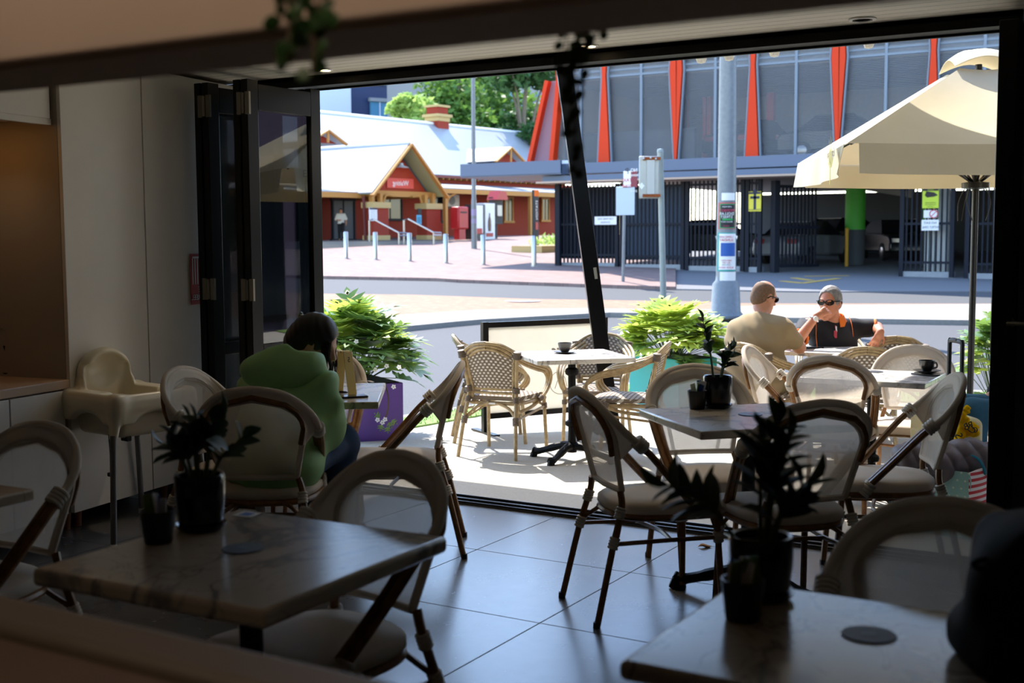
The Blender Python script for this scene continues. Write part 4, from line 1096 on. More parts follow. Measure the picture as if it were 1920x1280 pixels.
MB().box((0, .2, 1.6), (.9, .3, 1.5)).build('backboard', M['ink'], p); MB().prism([(-.5, 0), (.5, 0), (.35, .45), (-.2, .5)], -.45, .3, Matrix.Translation((0, 0, 2.2)) @ Matrix.Rotation(R(90), 4, 'X')).build('hood', M['vend_red'], p); MB().box((0, .0, 1.6), (.4, .2, .6)).build('telephone', M['alu'], p); MB().box((0, .2, .45), (.12, .12, .9)).build('leg', M['ink'], p)
p = stand('sign_column', 1004, 58, 'slim black station sign column with white lettering', 'sign', z=gat(1004, 58).z)
MB().box((0, 0, 1.35), (.34, .14, 2.7)).build('column', M['ink'], p); MB().box((0, -.075, 2.55), (.34, .02, .3)).build('orange_cap', M['orange'], p)
text_mesh('STATION', .22, 'lettering', M['white_ink'], p, facing((0, -.09, 1.75), (0, 0, 1), (0, -1, 0)), ext=.004); MB().box((0, -.08, 1.0), (.2, .02, .35)).build('red_panel', M['vend_red'], p)
p = gat(1030, 52); b = empty('raised_garden_bed', p, SA, 'low stone garden bed with green shrubs by the station square', 'garden bed')
MB().box((0, 0, .15), (3.2, 1.6, .3)).build('kerbing', M['cream_stone'], b)
mb = MB()
for i in range(260):
    x, y = random.uniform(-.7, 1.4), random.uniform(-.6, .6); z = .3+random.random()*.5*(1-abs(x-.4)/2); a_ = random.random()*6.28
    mb.add([(x, y, z), (x+.12*math.cos(a_), y+.12*math.sin(a_), z+.03), (x+.1*math.cos(a_+1), y+.1*math.sin(a_+1), z+.14)], [(0, 1, 2)])
mb.build('shrub_foliage', M['tree_b'], b)

# ------------------------------------------------------------------ posts and bollards of the square
bl = [(649, 438, 487), (704, 440, 489), (768, 439, 492), (836, 442, 496), (906, 444, 499), (1001, 446, 503)]
for i, (px, y0, y1) in enumerate(bl):
    p = gnd(px, y1); lab = ['steel bollard at the left end of the row, in front of the station doorway', 'steel bollard in front of the left porch pier', 'steel bollard in front of the right porch pier', 'steel bollard between the porch and the tall lamp post', 'steel bollard just right of the tall lamp post', 'steel bollard at the right end of the row, by the walkway post'][i]
    b = empty('bollard', p+Vector((0, 0, .05)), 0, lab, 'bollard', 'steel bollards of the station square')
    MB().lathe([(.085, 0), (.085, 1.0), (.07, 1.03), (0, 1.035)], n=18).build('tube', M['steel'], b); MB().lathe([(.11, 0), (.11, .02), (.086, .03)], n=18).build('collar', M['steel'], b)
p = gat(889, 55); b = empty('lamp_post', p, 0, 'tall thin grey lamp post in front of the station verandah', 'lamp post')
hh = up_at(892, 120, p)-p.z
MB().tube([(0, 0, 0), (0, 0, 2.2), (0, 0, 2.3), (.02, 0, hh+3)], [.13, .12, .1, .075], 12).build('post', M['galv'], b)
for z, h in ((1.55, .28), (1.2, .2)): MB().lathe([(.125, 0), (.125, h)], (0, 0, z), 14).build('sticker', simple('lilac_sticker', '#8f86a8', .7), b)
 
MB().tube([(.02, 0, hh+2.9), (1.4, .2, hh+3.2)], .05, 8).build('arm', M['galv'], b); MB().box((1.6, .22, hh+3.2), (.7, .25, .14)).build('lamp_head', M['galv'], b)
# the big pole covered in posters
p = gat(1362, 24.3); pole = empty('light_pole', p, 0, 'thick galvanised light pole plastered with posters behind the tan-shirted man', 'light pole')
zk = up_at(1362, 525, p)-p.z; hz = up_at(1370, 100, p)-p.z
r0 = .19; MB().lathe([(.36, 0), (.36, .05), (.3, .12), (.27, zk*.9), (.21, zk), (.2, zk+.1), (.165, hz), (.13, hz+4), (0, hz+4)], n=28).build('shaft', M['galv'], pole)
# posters are thin sheets wrapped round the shaft, facing the terrace
face = math.atan2(-p.y, -p.x)
def wrap_sheet(name, px0, py0, px1, py1, m, par, dr=.006):
    z0, z1 = up_at(1366, py1, p)-p.z, up_at(1366, py0, p)-p.z; off = (px0-1364)/15.5*.9, (px1-1364)/15.5*.9
    a0, a1 = [math.asin(max(-.98, min(.98, q))) for q in off]
    def rr(z): return (.2+(.165-.2)*(z-zk)/(hz-zk))+dr
    mb = MB(); mb.sheet(lambda u, v: (math.cos(face+a0+(a1-a0)*u)*rr(z0+(z1-z0)*v), math.sin(face+a0+(a1-a0)*u)*rr(z0+(z1-z0)*v), z0+(z1-z0)*v), 10, 4, .003)
    return mb.build(name, m, par), (z0+z1)/2, z1-z0, face+(a0+a1)/2, rr((z0+z1)/2)
def pole_text(s_, size, z, m, par, dr=.011, ang=None):
    a_ = face if ang is None else ang; r_ = .19+dr+.004
    o = Vector((math.cos(a_)*r_, math.sin(a_)*r_, z)); n_ = Vector((math.cos(a_), math.sin(a_), 0)); return text_mesh(s_, size, 'lettering', m, par, facing(o, Vector((-n_.y, n_.x, 0)), n_), ext=.002)
def poster(name, label):
    e = empty(name, p, 0, label, 'poster'); return e
e = poster('blank_sticker', 'blank white paper patch at the top of the posters on the pole'); wrap_sheet('sheet', 1355, 362, 1378, 376, M['paper'], e)
e = poster('music_poster', 'black and green poster with bold pink and white lettering on the pole')
wrap_sheet('red_backing', 1350, 380, 1379, 429, M['inkred'], e, .004); wrap_sheet('border', 1352, 382, 1378, 428, simple('green_poster_border', '#1f8a58', .6), e, .008); wrap_sheet('sheet', 1354, 384, 1377, 426, M['ink'], e, .012)
zc_ = lambda y: up_at(1366, y, p)-p.z
for t_, y, s_, m in (('LIVE MUSIC', 388, .038, 'white_ink'), ('MONKEY', 395, .075, 'pink_ink'), ('DOLLAR', 401, .075, 'white_ink'), ('STREET', 407, .072, 'white_ink'), ('FRIDAY NIGHT', 416, .034, 'white_ink'), ('TICKETS', 424, .034, 'pink_ink')): pole_text(t_, s_, zc_(y), M[m], e, .016)
wrap_sheet('green_bar', 1357, 410, 1374, 413, simple('green_bar', '#25a04e', .6), e, .015)
e = poster('sunburst_poster', 'white poster with a yellow sunburst on blue, below the black poster')
wrap_sheet('border', 1349, 436, 1379, 508, simple('teal_poster_border', '#2f9d92', .6), e, .006); wrap_sheet('sheet', 1352, 438, 1379, 505, M['paper'], e, .01)
wrap_sheet('picture', 1355, 455, 1378, 480, simple('poster_blue', '#24549c', .6), e, .014)
for i in range(6):
    a_ = R(20+i*28); mb = MB(); c0 = Vector((0, zc_(478))); tip = [(math.cos(a_-.1)*.24, math.sin(a_-.1)*.24), (math.cos(a_+.1)*.24, math.sin(a_+.1)*.24)]
    vs = []
    for x, y in [(0, 0)]+tip:
        aa = face+x*.72/.2; vs.append((math.cos(aa)*.2075, math.sin(aa)*.2075, c0.y+y))
    MB().add(vs, [(0, 1, 2)]).build('sun_ray', simple('poster_yellow', '#e8c04a', .6), e)
for t_, y, s_, m in (('LONG LIVE', 444, .055, 'inkred'), ('SUNDAY', 450, .07, 'inkred'), ('FREE ENTRY', 488, .04, 'inkred'), ('ALL DAY', 492, .04, 'inkred'), ('COME ALONG', 496, .026, 'ink'), ('BOOK NOW', 501, .05, 'pink_ink')): pole_text(t_, s_, zc_(y), M[m], e, .014)
mb = MB()
for a0_, dx in ((-1.0, -.1), (1.0, .1)):
    aa = face+a0_; q = Vector((math.cos(aa)*.2, math.sin(aa)*.2, zc_(440))); o = Vector((math.cos(face)*.12+math.cos(aa)*.06, math.sin(face)*.12+math.sin(aa)*.06, 0)); mb.add([q, q+o*.6+Vector((0, 0, -.1)), q+o+Vector((0, 0, -.03))], [(0, 1, 2)])
mb.build('torn_corner', M['paper'], e)
e = poster('handwritten_notice', 'crumpled white handwritten sheet lowest on the pole'); wrap_sheet('sheet', 1354, 509, 1379, 542, M['paper'], e, .012)
for i in range(5): pole_text('~ . ~ - ~', .04, zc_(515+i*5), M['grey_ink'], e, .012)
# pole with a rusty street-sign back, leaning a little
p = gat(1246, 21.3); s = empty('sign_post', p, 0, 'leaning pale post carrying the rusted back of a square street sign', 'sign post')
top = at_d(1238, 285, 21.0)-p
MB().tube([(0, 0, -.02), tuple(top)], .055, 14).build('post', M['zincpost'], s); MB().lathe([(.06, 0), (.05, .05), (0, .06)], tuple(top), 14).build('cap', M['zincpost'], s)
ca, cb = at_d(1198, 293, 20.95)-p, at_d(1236, 372, 20.95)-p
cw_ = at_d(1236, 293, 20.95)-p
wv = (cw_-ca); wv.z = 0; ww = wv.length; ang = math.atan2(wv.y, wv.x); mid = (ca+cb)/2
MB().box((mid.x, mid.y, mid.z), (ww, .03, abs(ca.z-cb.z)), rz=ang).build('sign_back', M['alu'], s, bevel=.02)
Rz = Matrix.Translation((mid.x, mid.y, mid.z)) @ Matrix.Rotation(ang, 4, 'Z'); hh_ = abs(ca.z-cb.z)
MB().box((.02, -.04, 0), (.13, .05, hh_*.86), Rz).build('channel', simple('pale_channel', '#b5b3ab', .5, .3), s)
MB().box((.04, -.05, hh_*.44), (ww*.86, .04, .05), Rz).box((.04, -.05, -hh_*.43), (ww*.86, .04, .05), Rz).build('rusty_bracket', M['rust'], s)
for x, z in ((-.1, .44), (.02, .45), (.11, .43)): MB().lathe([(0, .015), (.018, .01), (.02, 0)], n=8, M=Rz @ Matrix.Translation((x, -.075, z*hh_)) @ Matrix.Rotation(R(90), 4, 'X')).build('bolt', M['steel'], s)
MB().prism([(-.05, 0), (0, .06), (.05, 0), (0, -.06)], -.002, .002, Rz @ Matrix.Translation((-.13, -.02, -hh_*.2)) @ Matrix.Rotation(R(90), 4, 'X')).build('diamond_sticker', M['white'], s)
# thin parking sign pole across the road
p = gnd(1168, 532); s = empty('parking_sign_post', p, 0, 'thin grey pole across the road with parking signs and a blank sign back', 'sign post')
tp = up_at(1172, 320, p)-p.z; MB().tube([(0, 0, -.05), (.06, 0, tp)], .045, 10).build('post', M['galv'], s)
def onp(px, py): q = at_y(px, py, p.y-.05)-p; return q
def sp(name, a, b, m):
    q, r_ = onp(*a), onp(*b); return MB().box(((q.x+r_.x)/2, q.y, (q.z+r_.z)/2), (r_.x-q.x, .015, q.z-r_.z)).build(name, m, s, bevel=.03), q, r_
o, q, r_ = sp('white_sign', (1169, 321), (1183, 352), M['white_sign'])
zm = (q.z+r_.z)/2; xm = (q.x+r_.x)/2
for t_, dz, sz, m in (('P', .22, .22, 'ink'), ('TAXI', -.02, .13, 'inkred'), ('ZONE', -.18, .11, 'inkred')): text_mesh(t_, sz, 'lettering', M[m], o, facing((xm, q.y-.012, zm+dz), (1, 0, 0), (0, -1, 0)), ext=.002)
o, q, r_ = sp('maroon_sign', (1183, 321), (1195, 351), M['maroon'])
zm = (q.z+r_.z)/2; xm = (q.x+r_.x)/2
for t_, dz, sz, m in (('NO', .24, .13, 'white_ink'), ('PERMIT', .1, .08, 'white_ink'), ('ZONE', -.32, .07, 'white_ink')): text_mesh(t_, sz, 'lettering', M[m], o, facing((xm, q.y-.012, zm+dz), (1, 0, 0), (0, -1, 0)), ext=.002)
sp('blank_sign_back', (1155, 350), (1190, 403), simple('pale_blue_alu', '#a4b3c4', .5, .3))

# ------------------------------------------------------------------ buildings and trees beyond
tw = at_d(660, 250, 120); b = empty('office_tower', (tw.x, tw.y, 2), SA-.3, 'navy office block with pale cladding far behind the station', 'building')
MB().box((0, 3, 16), (22, 6, 32)).build('wall', M['navywall'], b); MB().box((-2.2, -.15, 16), (3.9, .5, 32)).build('pale_bay', M['whiteclad'], b)
for x in (-5.7, 3.0, 6.6):
    for z in (4.8, 8.4, 12, 15.6, 19.2):
        o = MB().box((x, -.1, z), (2.0, .3, 1.9)).build('window', M['winblue'], b); MB().box((x, -.2, z+1.15), (2.3, .5, .35)).build('sun_hood', M['concrete'], o); MB().box((x, -.26, z), (.1, .1, 1.9)).build('mullion', M['whiteclad'], o)
def tree(px, D, top, wide, label, m, n=2600, leaf=.5, trunk=True, squash=.75, base=None):
    p = gat(px, D); zt_ = at_d(px, top, D).z; hgt = zt_-p.z; rr = wide*D/FPX/2
    t = empty('tree', p, 0, label, 'tree', 'trees behind the station')
    rnd = random.Random(px); blobs = []
    for i in range(11):
        a_ = rnd.random()*6.28; q = rnd.random()**.5*rr*.72; z = hgt*(.42+.48*rnd.random()); f = 1-.55*max(0, (z/hgt-.6)/.4)
        blobs.append((math.cos(a_)*q*f, math.sin(a_)*q*f, z, rr*(.32+.2*rnd.random())))
    mb = MB()
    for i in range(n):
        bx, by, bz, br = blobs[i % len(blobs)]
        v = Vector((rnd.gauss(0, 1), rnd.gauss(0, 1), rnd.gauss(0, 1))).normalized()*br*(rnd.random()**.33); v.z *= squash
        c = Vector((bx, by, bz))+v
        if c.z > hgt: continue
        s_ = leaf*rnd.uniform(.5, 1.1); d1 = Vector((rnd.gauss(0, 1), rnd.gauss(0, 1), rnd.gauss(0, .6))).normalized(); d2 = d1.cross(Vector((rnd.gauss(0, 1), rnd.gauss(0, 1), rnd.gauss(0, 1)))).normalized()
        mb.add([c-d1*s_*.5, c+d2*s_*.22, c+d1*s_*.5, c-d2*s_*.22], [(0, 1, 2, 3)])
    mb.build('foliage', m, t, angle=180)
    tr = MB(); tr.tube(spline([(0, 0, 0), (.15, .1, hgt*.3), (-.1, 0, hgt*.6), (.2, .1, hgt*.85)], 4), [.34-.02*k for k in range(13)], 8)
    for bx, by, bz, br in blobs[:7]: tr.tube(spline([(0, 0, hgt*.3), (bx*.5, by*.5, bz*.8), (bx, by, bz)], 4), [.14-.013*k for k in range(9)], 6)
    tr.build('trunk', M['bark'], t)
tree(768, 84, 163, 130, 'light green leafy tree left of the station chimney', M['tree_b'], 2600, .75)
tree(860, 92, 105, 220, 'tall gum tree behind the station chimney', M['tree_a'], 4200, .8)
tree(985, 90, 95, 200, 'tall dark gum tree behind the right end of the station roof', M['tree_c'], 4200, .8)
tree(930, 98, 90, 220, 'tall gum tree between the chimney and the car park corner', M['tree_a'], 3600, .8)
bb = at_d(930, 300, 112); b = empty('grey_apartment_block', (bb.x, bb.y, 2), SA-.3, 'pale grey building glimpsed between the gum trees', 'building'); MB().box((0, 3, 8), (16, 6, 16)).build('wall', M['concrete'], b)
for z in (5, 8.5, 12):
    for x in (-5, -1.5, 2, 5.5): MB().box((x, -.05, z), (1.8, .2, 1.8)).build('window', M['winblue'], b)
# ------------------------------------------------------------------ cafe furniture
def wrap(mb, a, b, r, n=5):
    """cord bound round a tube from a to b"""
    a, b = Vector(a), Vector(b); pts, rs = [], []
    for i in range(n):
        for f, k in ((.02, .86), (.25, 1.0), (.75, 1.0), (.98, .86)): pts.append(a.lerp(b, (i+f)/n)); rs.append(r*k)
    mb.tube(pts, rs, 10)
BW = .40
def make_bistro(name='bistro_chair'):
    """cream weave bistro chair: x across, +y is the front"""
    r = empty(name)
    SZ_ = .455
    # seat: rounded at the back, straight in front with a short apron
    def outline(t):   # half outline from front centre to back centre
        pts = [(0, .22), (.17, .225), (.205, .20), (.212, .10), (.205, -.05), (.17, -.15), (.10, -.20), (0, -.215)]
        return spline([(x, y, 0) for x, y in pts], 4)
    half = outline(0); loop = [(p.x, p.y) for p in half]+[(-p.x, p.y) for p in half[-2:0:-1]]
    mb = MB(); n = len(loop)
    rings = [(.0, .005), (.55, .004), (.93, .0), (1.0, -.012), (1.005, -.035), (.97, -.042)]
    vs = [(0, 0, SZ_+.003)]; fs = []
    for k, (s, dz) in enumerate(rings[1:]):
        for x, y in loop: vs.append((x*s, y*s, SZ_+dz - (.03 if (y > .19 and k == 3) else 0)))
    for i in range(n): fs.append((0, 1+i, 1+(i+1) % n))
    for k in range(len(rings)-2):
        for i in range(n):
            a, b = 1+k*n+i, 1+k*n+(i+1) % n; fs.append((a, a+n, b+n, b))
    fs.append(tuple(1+(len(rings)-2)*n+i for i in range(n)))
    mb.add(vs, fs); mb.build('seat', M['fabric_solid'], r, angle=60)
    # seat rail under the cushion
    mb = MB(); mb.tube([(x*.95, y*.95, SZ_-.055) for x, y in loop], .014, 8, closed=True); mb.build('seat_rail', M['bamboo'], r)
    # back panel frame: rounded-top, leaning
    def back(x, z):    # y of the leaning, slightly curved back
        return -.205-(z-.5)*.27+.55*x*x
    def inner_half(z):
        if z < .50: return .148
        if z < .66: return .148+(z-.50)/.16*.030
        t = min(1, (z-.66)/(.835-.66)); return .178*math.sqrt(max(0, 1-t*t))
    def panel_pt(u, v):
        z = .505+.33*v; h = (.150+.045*min(1, v/.6))*(1 if v < .6 else math.sqrt(max(0, 1-((v-.6)/.4)**2.1)))
        x = (u*2-1)*h; return (x, back(x, z), z)
    mb = MB(); mb.sheet(lambda u, v: tuple(Vector(panel_pt(u, v))+Vector((0, .009, 0))), 14, 16, 0); mb.build('back_panel', M['fabric'], r, angle=180)
    fr = [panel_pt(0, v/14) for v in range(15)]+[panel_pt(1, v/14) for v in range(14, -1, -1)]
    # legs behind: posts rise into the panel frame
    for s in (-1, 1):
        pts = [(s*.205, -.315, .0), (s*.19, -.245, .30), (s*.176, -.205, .44), (s*.158, -.203, .505)]
        l = MB().tube(spline(pts, 4), .0135, 8).build('leg', M['bamboo'], r); MB().tube([(s*.205, -.315, .022), (s*.2052, -.316, 0)], .0148, 8).build('foot_cap', M['rubber'], l)
        pts = [(s*.19, .215, .0), (s*.18, .185, .42)]
        l = MB().tube(pts, .0135, 8).build('leg', M['bamboo'], r); MB().tube([(s*.19, .215, .022), (s*.19, .2152, 0)], .0148, 8).build('foot_cap', M['rubber'], l)
    mb = MB(); mb.tube(fr, .0125, 8, caps=True); mb.tube([panel_pt(0, 0), panel_pt(.5, 0), panel_pt(1, 0)], .012, 8); mb.build('panel_frame', M['fabric_solid'], r)
    # outer hoop: over the back, sweeping down and forward to the seat rail
    sh = [(.196, .09, .43), (.222, -.02, .55), (.238, -.12, .66), (.235, -.205, .735), (.20, -.262, .80), (.13, -.298, .853), (.06, -.312, .873), (0, -.315, .879)]
    hoop = spline(sh, 5); hoop = hoop+[Vector((-p.x, p.y, p.z)) for p in hoop[-2::-1]]
    m = len(hoop); i0 = next(i for i, p in enumerate(hoop) if p.z > .70); i1 = m-1-i0
    mb = MB(); mb.tube([p*1.0 for p in hoop[i0-1:i1+2]], .0145, 10); mb.build('hoop_cover', M['fabric_solid'], r)
    # woven band between hoop and panel
    band = MB(); hp = hoop[i0:i1+1]; k = len(hp)
    def band_pt(u, v):
        q = u*(k-1); i = min(int(q), k-2); a = hp[i].lerp(hp[i+1], q-i)
        b = Vector(panel_pt(0 if u > .5 else 1, 0))
        uu = 1-u; vv = .38+.62*(1-abs(uu*2-1)) if True else 0
        b = Vector(panel_pt(0 if uu < .5 else 1, min(1, vv))); b.y += .0115; a = a+Vector((0, .012, 0))
        return a.lerp(b, v)
    band.sheet(band_pt, 36, 4, .005); band.build('back_band', M['fabric_solid'], r, angle=180)
    for s in (1, -1):
        side = [Vector((s*p.x, p.y, p.z)) for p in hoop[:i0+1]]
        st = MB().tube(side, .0145, 8).tube([p+Vector((-s*.024, .014, -.006)) for p in side[1:]], .0115, 8)
        st.build('side_strut', M['bamboo'], r)
        w_ = MB(); wrap(w_, side[-3]+Vector((-s*.008, .004, 0)), side[-1]+Vector((-s*.004, .002, .004)), .029, 4); w_.build('cord_binding', M['wrapcord'], r)
        w_ = MB(); wrap(w_, (s*.197, .105, .40), (s*.198, .07, .45), .027, 4); w_.build('cord_binding', M['wrapcord'], r)
        for (x, y, z) in ((s*.176, -.21, .425), (s*.188, -.24, .315)):
            w_ = MB(); wrap(w_, (x*1.01, y-.008, z-.022), (x*.99, y+.006, z+.022), .021, 4); w_.build('cord_binding', M['wrapcord'], r)
        w_ = MB(); wrap(w_, (s*.1835, .196, .285), (s*.1825, .193, .33), .021, 4); w_.build('cord_binding', M['wrapcord'], r)
        MB().tube([(s*.186, -.238, .31), (s*.17, 0, .305), (s*.182, .192, .305)], .009, 6).build('stretcher', M['bamboo'], r)
        MB().tube(spline([(s*.184, -.225, .335), (s*.12, -.19, .385), (s*.09, -.2, .40)], 4), .009, 6).build('corner_brace', M['bamboo'], r)
        MB().tube(spline([(s*.18, .188, .33), (s*.12, .19, .385), (s*.09, .19, .40)], 4), .009, 6).build('corner_brace', M['bamboo'], r)
    MB().tube(spline([(-.17, 0, .305), (0, .03, .30), (.17, 0, .305)], 4), .009, 6).build('stretcher', M['bamboo'], r)
    arch = spline([(-.15, -.222, .63), (-.135, -.245, .73), (0, -.268, .80), (.135, -.245, .73), (.15, -.222, .63)], 5)
    inner = [Vector(panel_pt(0, v/10))*1 for v in range(4, 11)]+[Vector(panel_pt(1, v/10)) for v in range(9, 3, -1)]
    MB().tube([p+Vector((0, -.022, .012)) for p in inner], .012, 8).build('inner_arch', M['bamboo'], r)
    return r
def put(proto, used, x, y, deg, label, group, z=0.0):
    o = proto if not used[0] else copy_tree(proto)
    used[0] = True
    o.location = (x, y, z); o.rotation_euler = (0, 0, R(deg-90)); o['label'] = label; o['category'] = 'chair'; o['group'] = group
    return o
bis = make_bistro(); bu = [False]
G_IN = 'cream bistro chairs with bamboo-look frames'
CH = [
 (-3.26, 2.245, -88, 'cream bistro chair in the shadow at the left edge, against the sideboard'),
 (-3.83, 4.04, 13, 'cream bistro chair beside the white high chair'),
 (-3.47, 3.83, 120, 'cream bistro chair the woman in the green jacket sits on'),
 (-3.375, 4.6, 213, 'cream bistro chair seen edge-on to the right of the numbered table'),
 (-4.0, 4.757, -57, 'cream bistro chair behind the numbered table, in front of the purple planter'),
 (-1.995, 2.365, -101, 'cream bistro chair behind the dark left marble table, daylight glinting through its weave'),
 (-1.955, 4.38, 47, 'cream bistro chair standing clear on the tiles, seen from its side'),
 (-1.92, 4.92, -52, 'cream bistro chair behind the middle marble table, with teal showing through its back'),
 (-1.455, 4.475, 133, 'cream bistro chair with its see-through back to the viewer at the middle marble table'),
 (-1.27, 5.22, 203, 'cream bistro chair in front of the suitcase and shopping bag'),
 (-.51, 2.465, -88, 'big shadowed bistro chair beside the black backpack'),
]
for x, y, a, lab in CH: put(bis, bu, x, y, a, lab, G_IN, z=gz(x, y) if y > 5.66 else 0.0)

# ---- rattan armchairs outside
def make_armchair():
    r = empty('rattan_armchair'); S = .43
    def seat(u, v):
        y = -.20+.42*v; h = .20+.03*v-.05*max(0, (.2-v))*2; x = (u*2-1)*h
        return (x, y, S+.012*math.sin(PI*u)*math.sin(PI*v)-.015*max(0, v-.85)/.15)
    mb = MB(); mb.sheet(seat, 10, 10, .03); mb.build('seat', M['dots_seat'], r, angle=60)
    rim = [seat(u/8, 0) for u in range(9)]+[seat(1, v/8) for v in range(1, 9)]+[seat(u/8, 1) for u in range(7, -1, -1)]+[seat(0, v/8) for v in range(7, 0, -1)]
    MB().tube([(x*.98, y*.98, S-.035) for x, y, z in rim], .014, 8, closed=True).build('seat_rail', M['rattan'], r)
    def back(u, v):
        z = .50+.29*v; h = .165+.04*v; top = .06*(1-(2*u-1)**2)*v
        x = (u*2-1)*h; return (x, -.215-(z-.5)*.30+.9*x*x, z+top-.03*v)
    mb = MB(); mb.sheet(back, 12, 12, .012); mb.build('backrest', M['dots'], r, angle=60)
    # three-strand hoop over the back running down into the arms
    hs = [(0, -.325, .835), (.11, -.31, .82), (.20, -.26, .765), (.262, -.15, .705), (.285, 0, .66), (.285, .13, .63), (.275, .215, .57), (.262, .22, .50), (.25, .15, .43), (.215, .02, .36), (.18, -.16, .33)]
    hp = spline(hs, 5)
    for s in (1, -1):
        mb = MB()
        for k, (dx, dy, dz) in enumerate(((0, 0, 0), (-.022, .012, -.018), (-.04, .026, -.038))):
            n_ = len(hp) if k == 0 else len(hp)-6*k
            mb.tube([(s*(p.x+(dx if p.x > .05 else dx*p.x/.05)), p.y+dy*(.3 if p.z > .75 else 1), p.z+dz*(1 if p.z > .6 else (p.z-.3)/.3)) for p in hp[:n_]], .0125, 7)
        mb.build('arm', M['rattan'], r)
        fp = [(s*.235, .225, 0), (s*.225, .195, S-.02)]
        MB().tube(fp, .0145, 8).build('leg', M['rattan'], r)
        rp = spline([(s*.225, -.33, 0), (s*.20, -.265, .30), (s*.185, -.215, .47), (s*.20, -.245, .63), (s*.215, -.27, .765)], 4)
        MB().tube(rp, .0145, 8).build('leg', M['rattan'], r)
        MB().tube([(q.x-s*.026, q.y+.008, q.z) for q in rp if q.z > .42], .011, 7).build('back_post', M['rattan'], r)
        for a, b, rr in (((s*.182, -.214, .475), (s*.187, -.222, .515), .028), ((s*.212, -.262, .72), (s*.218, -.27, .775), .03), ((s*.196, -.258, .305), (s*.203, -.27, .25), .024), ((s*.188, -.235, .40), (s*.186, -.22, .44), .022), ((s*.226, .2, .36), (s*.227, .203, .32), .021), ((s*.24, .12, .41), (s*.232, .07, .395), .022)):
            w_ = MB(); wrap(w_, a, b, rr, 5); w_.build('binding', M['taupe'], r)
        MB().tube([(s*.20, -.262, .285), (s*.228, .2, .335)], .0095, 6).build('stretcher', M['rattan'], r)
        MB().tube(spline([(s*.2, -.258, .29), (s*.13, -.22, .36), (s*.03, -.21, .40)], 4), .011, 6).build('curved_brace', M['rattan'], r)
        MB().tube(spline([(s*.226, .2, .34), (s*.14, .2, .38), (s*.05, .205, .40)], 4), .010, 6).build('curved_brace', M['rattan'], r)
    MB().tube([back(0, 0), back(.5, 0), back(1, 0)], .014, 7).tube([(x, y-.006, z-.03) for x, y, z in (back(0, 0), back(.5, 0), back(1, 0))], .011, 7).build('back_rail', M['rattan'], r)
    MB().box((0, -.226, S-.035), (.05, .002, .012)).build('maker_tag', M['white'], r)
    return r
arm = make_armchair(); au = [False]
G_OUT = 'rattan armchairs with dotted weave on the terrace'
def outd(px, D): p = gat(px, D); return p
AR = [
 (945, 8.75, 97, 'rattan armchair with its woven back to the viewer beside the outdoor coffee cup table'),
 (925, 9.5, 35, 'rattan armchair mostly hidden behind the one nearest the banner barrier'),
 (1120, 9.5, -72, 'rattan armchair facing the viewer behind the coffee cup table'),
 (1172, 8.72, 195, 'rattan armchair in profile at the right of the coffee cup table'),
 (1444, 9.24, 70, 'rattan armchair the man in the tan shirt sits on'),
 (1628, 9.05, 106, 'empty rattan armchair with its back to the viewer near the two men'),
 (1690, 10.0, 100, 'rattan armchair on whose top the man in the polo rests his hand'),
 (1562, 10.32, -75, 'rattan armchair hidden behind the man in the black polo'),
]
arm_pos = []
for px, D, a, lab in AR:
    p = outd(px, D); arm_pos.append(p); put(arm, au, p.x, p.y, a, lab, G_OUT, p.z)
# bistro chairs that stand outside on the terrace
OC = [(1500, 7.2, 6, 'cream bistro chair seen from the side between the tan-shirted man and the far marble table'),
      (1574, 6.87, 97, 'cream bistro chair with its back to the viewer at the far marble table'),
      (1712, 7.2, -82, 'cream bistro chair glowing in the daylight behind the black cup')]
for px, D, a, lab in OC:
    p = outd(px, D); put(bis, bu, p.x, p.y, a, lab, G_IN, p.z)

# ---- tables
def table(x, y, z, deg, w, d, label, mat, th=.032, bull=False, group='marble-topped cafe tables'):
    t = empty('marble_table', (x, y, z), R(deg), label, 'table', group); Hh = .75
    MB().box((0, 0, Hh-th/2), (w, d, th)).build('tabletop', mat, t, bevel=.012 if bull else .006, seg=3)
    MB().lathe([(.034, .06), (.03, .1), (.027, .2), (.027, .24), (.045, .25), (.05, .265), (.045, .28), (.027, .29), (.027, .60), (.045, .612), (.05, .63), (.045, .648), (.028, .66), (.028, Hh-th-.02), (.06, Hh-th-.012), (.1, Hh-th)], n=18).build('column', M['black_matt'], t)
    MB().box((0, 0, Hh-th-.01), (w*.5, .06, .016)).box((0, 0, Hh-th-.01), (.06, d*.5, .016)).build('top_plate', M['black_matt'], t)
    for k in range(4):
        a = R(45+90*k); c, s = math.cos(a), math.sin(a)
        pts = [(c*.02, s*.02, .105), (c*.09, s*.09, .10), (c*.2, s*.2, .065), (c*.27, s*.27, .045), (c*.31, s*.31, .04)]
        MB().tube(spline(pts, 4), [.03]*4+[.026]*4+[.022]*4+[.024]*3+[.032, .03], 8).tube([(c*.30, s*.30, .04), (c*.315, s*.315, .0)], [.026, .028], 8).build('claw_foot', M['black_matt'], t)
    return t
T = {}
T['left'] = table(-1.935, 2.06, 0, 1.7, .66, .675, 'dark foreground marble table with a plant pot and a round navy disc at lower left', M['marble'], .04, True)
T['right'] = table(-.53, 2.11, 0, 0, .70, .57, 'foreground marble table at lower right with the backpack on it', M['marble_b'], .035, True)
T['edge'] = table(-3.27, 1.95, 0, 2, .62, .64, 'marble table cut off by the left edge of the picture', M['marble_c'])
T['mid'] = table(-1.66, 4.65, 0, 46, .70, .63, 'middle marble table standing cornerwise with a potted plant on it', M['marble_c'])
T['five'] = table(-3.70, 4.38, 0, 34, .66, .71, 'marble table with the number stand and phone where the woman sits', M['marble'])
p = outd(1072, 8.45); TO = p
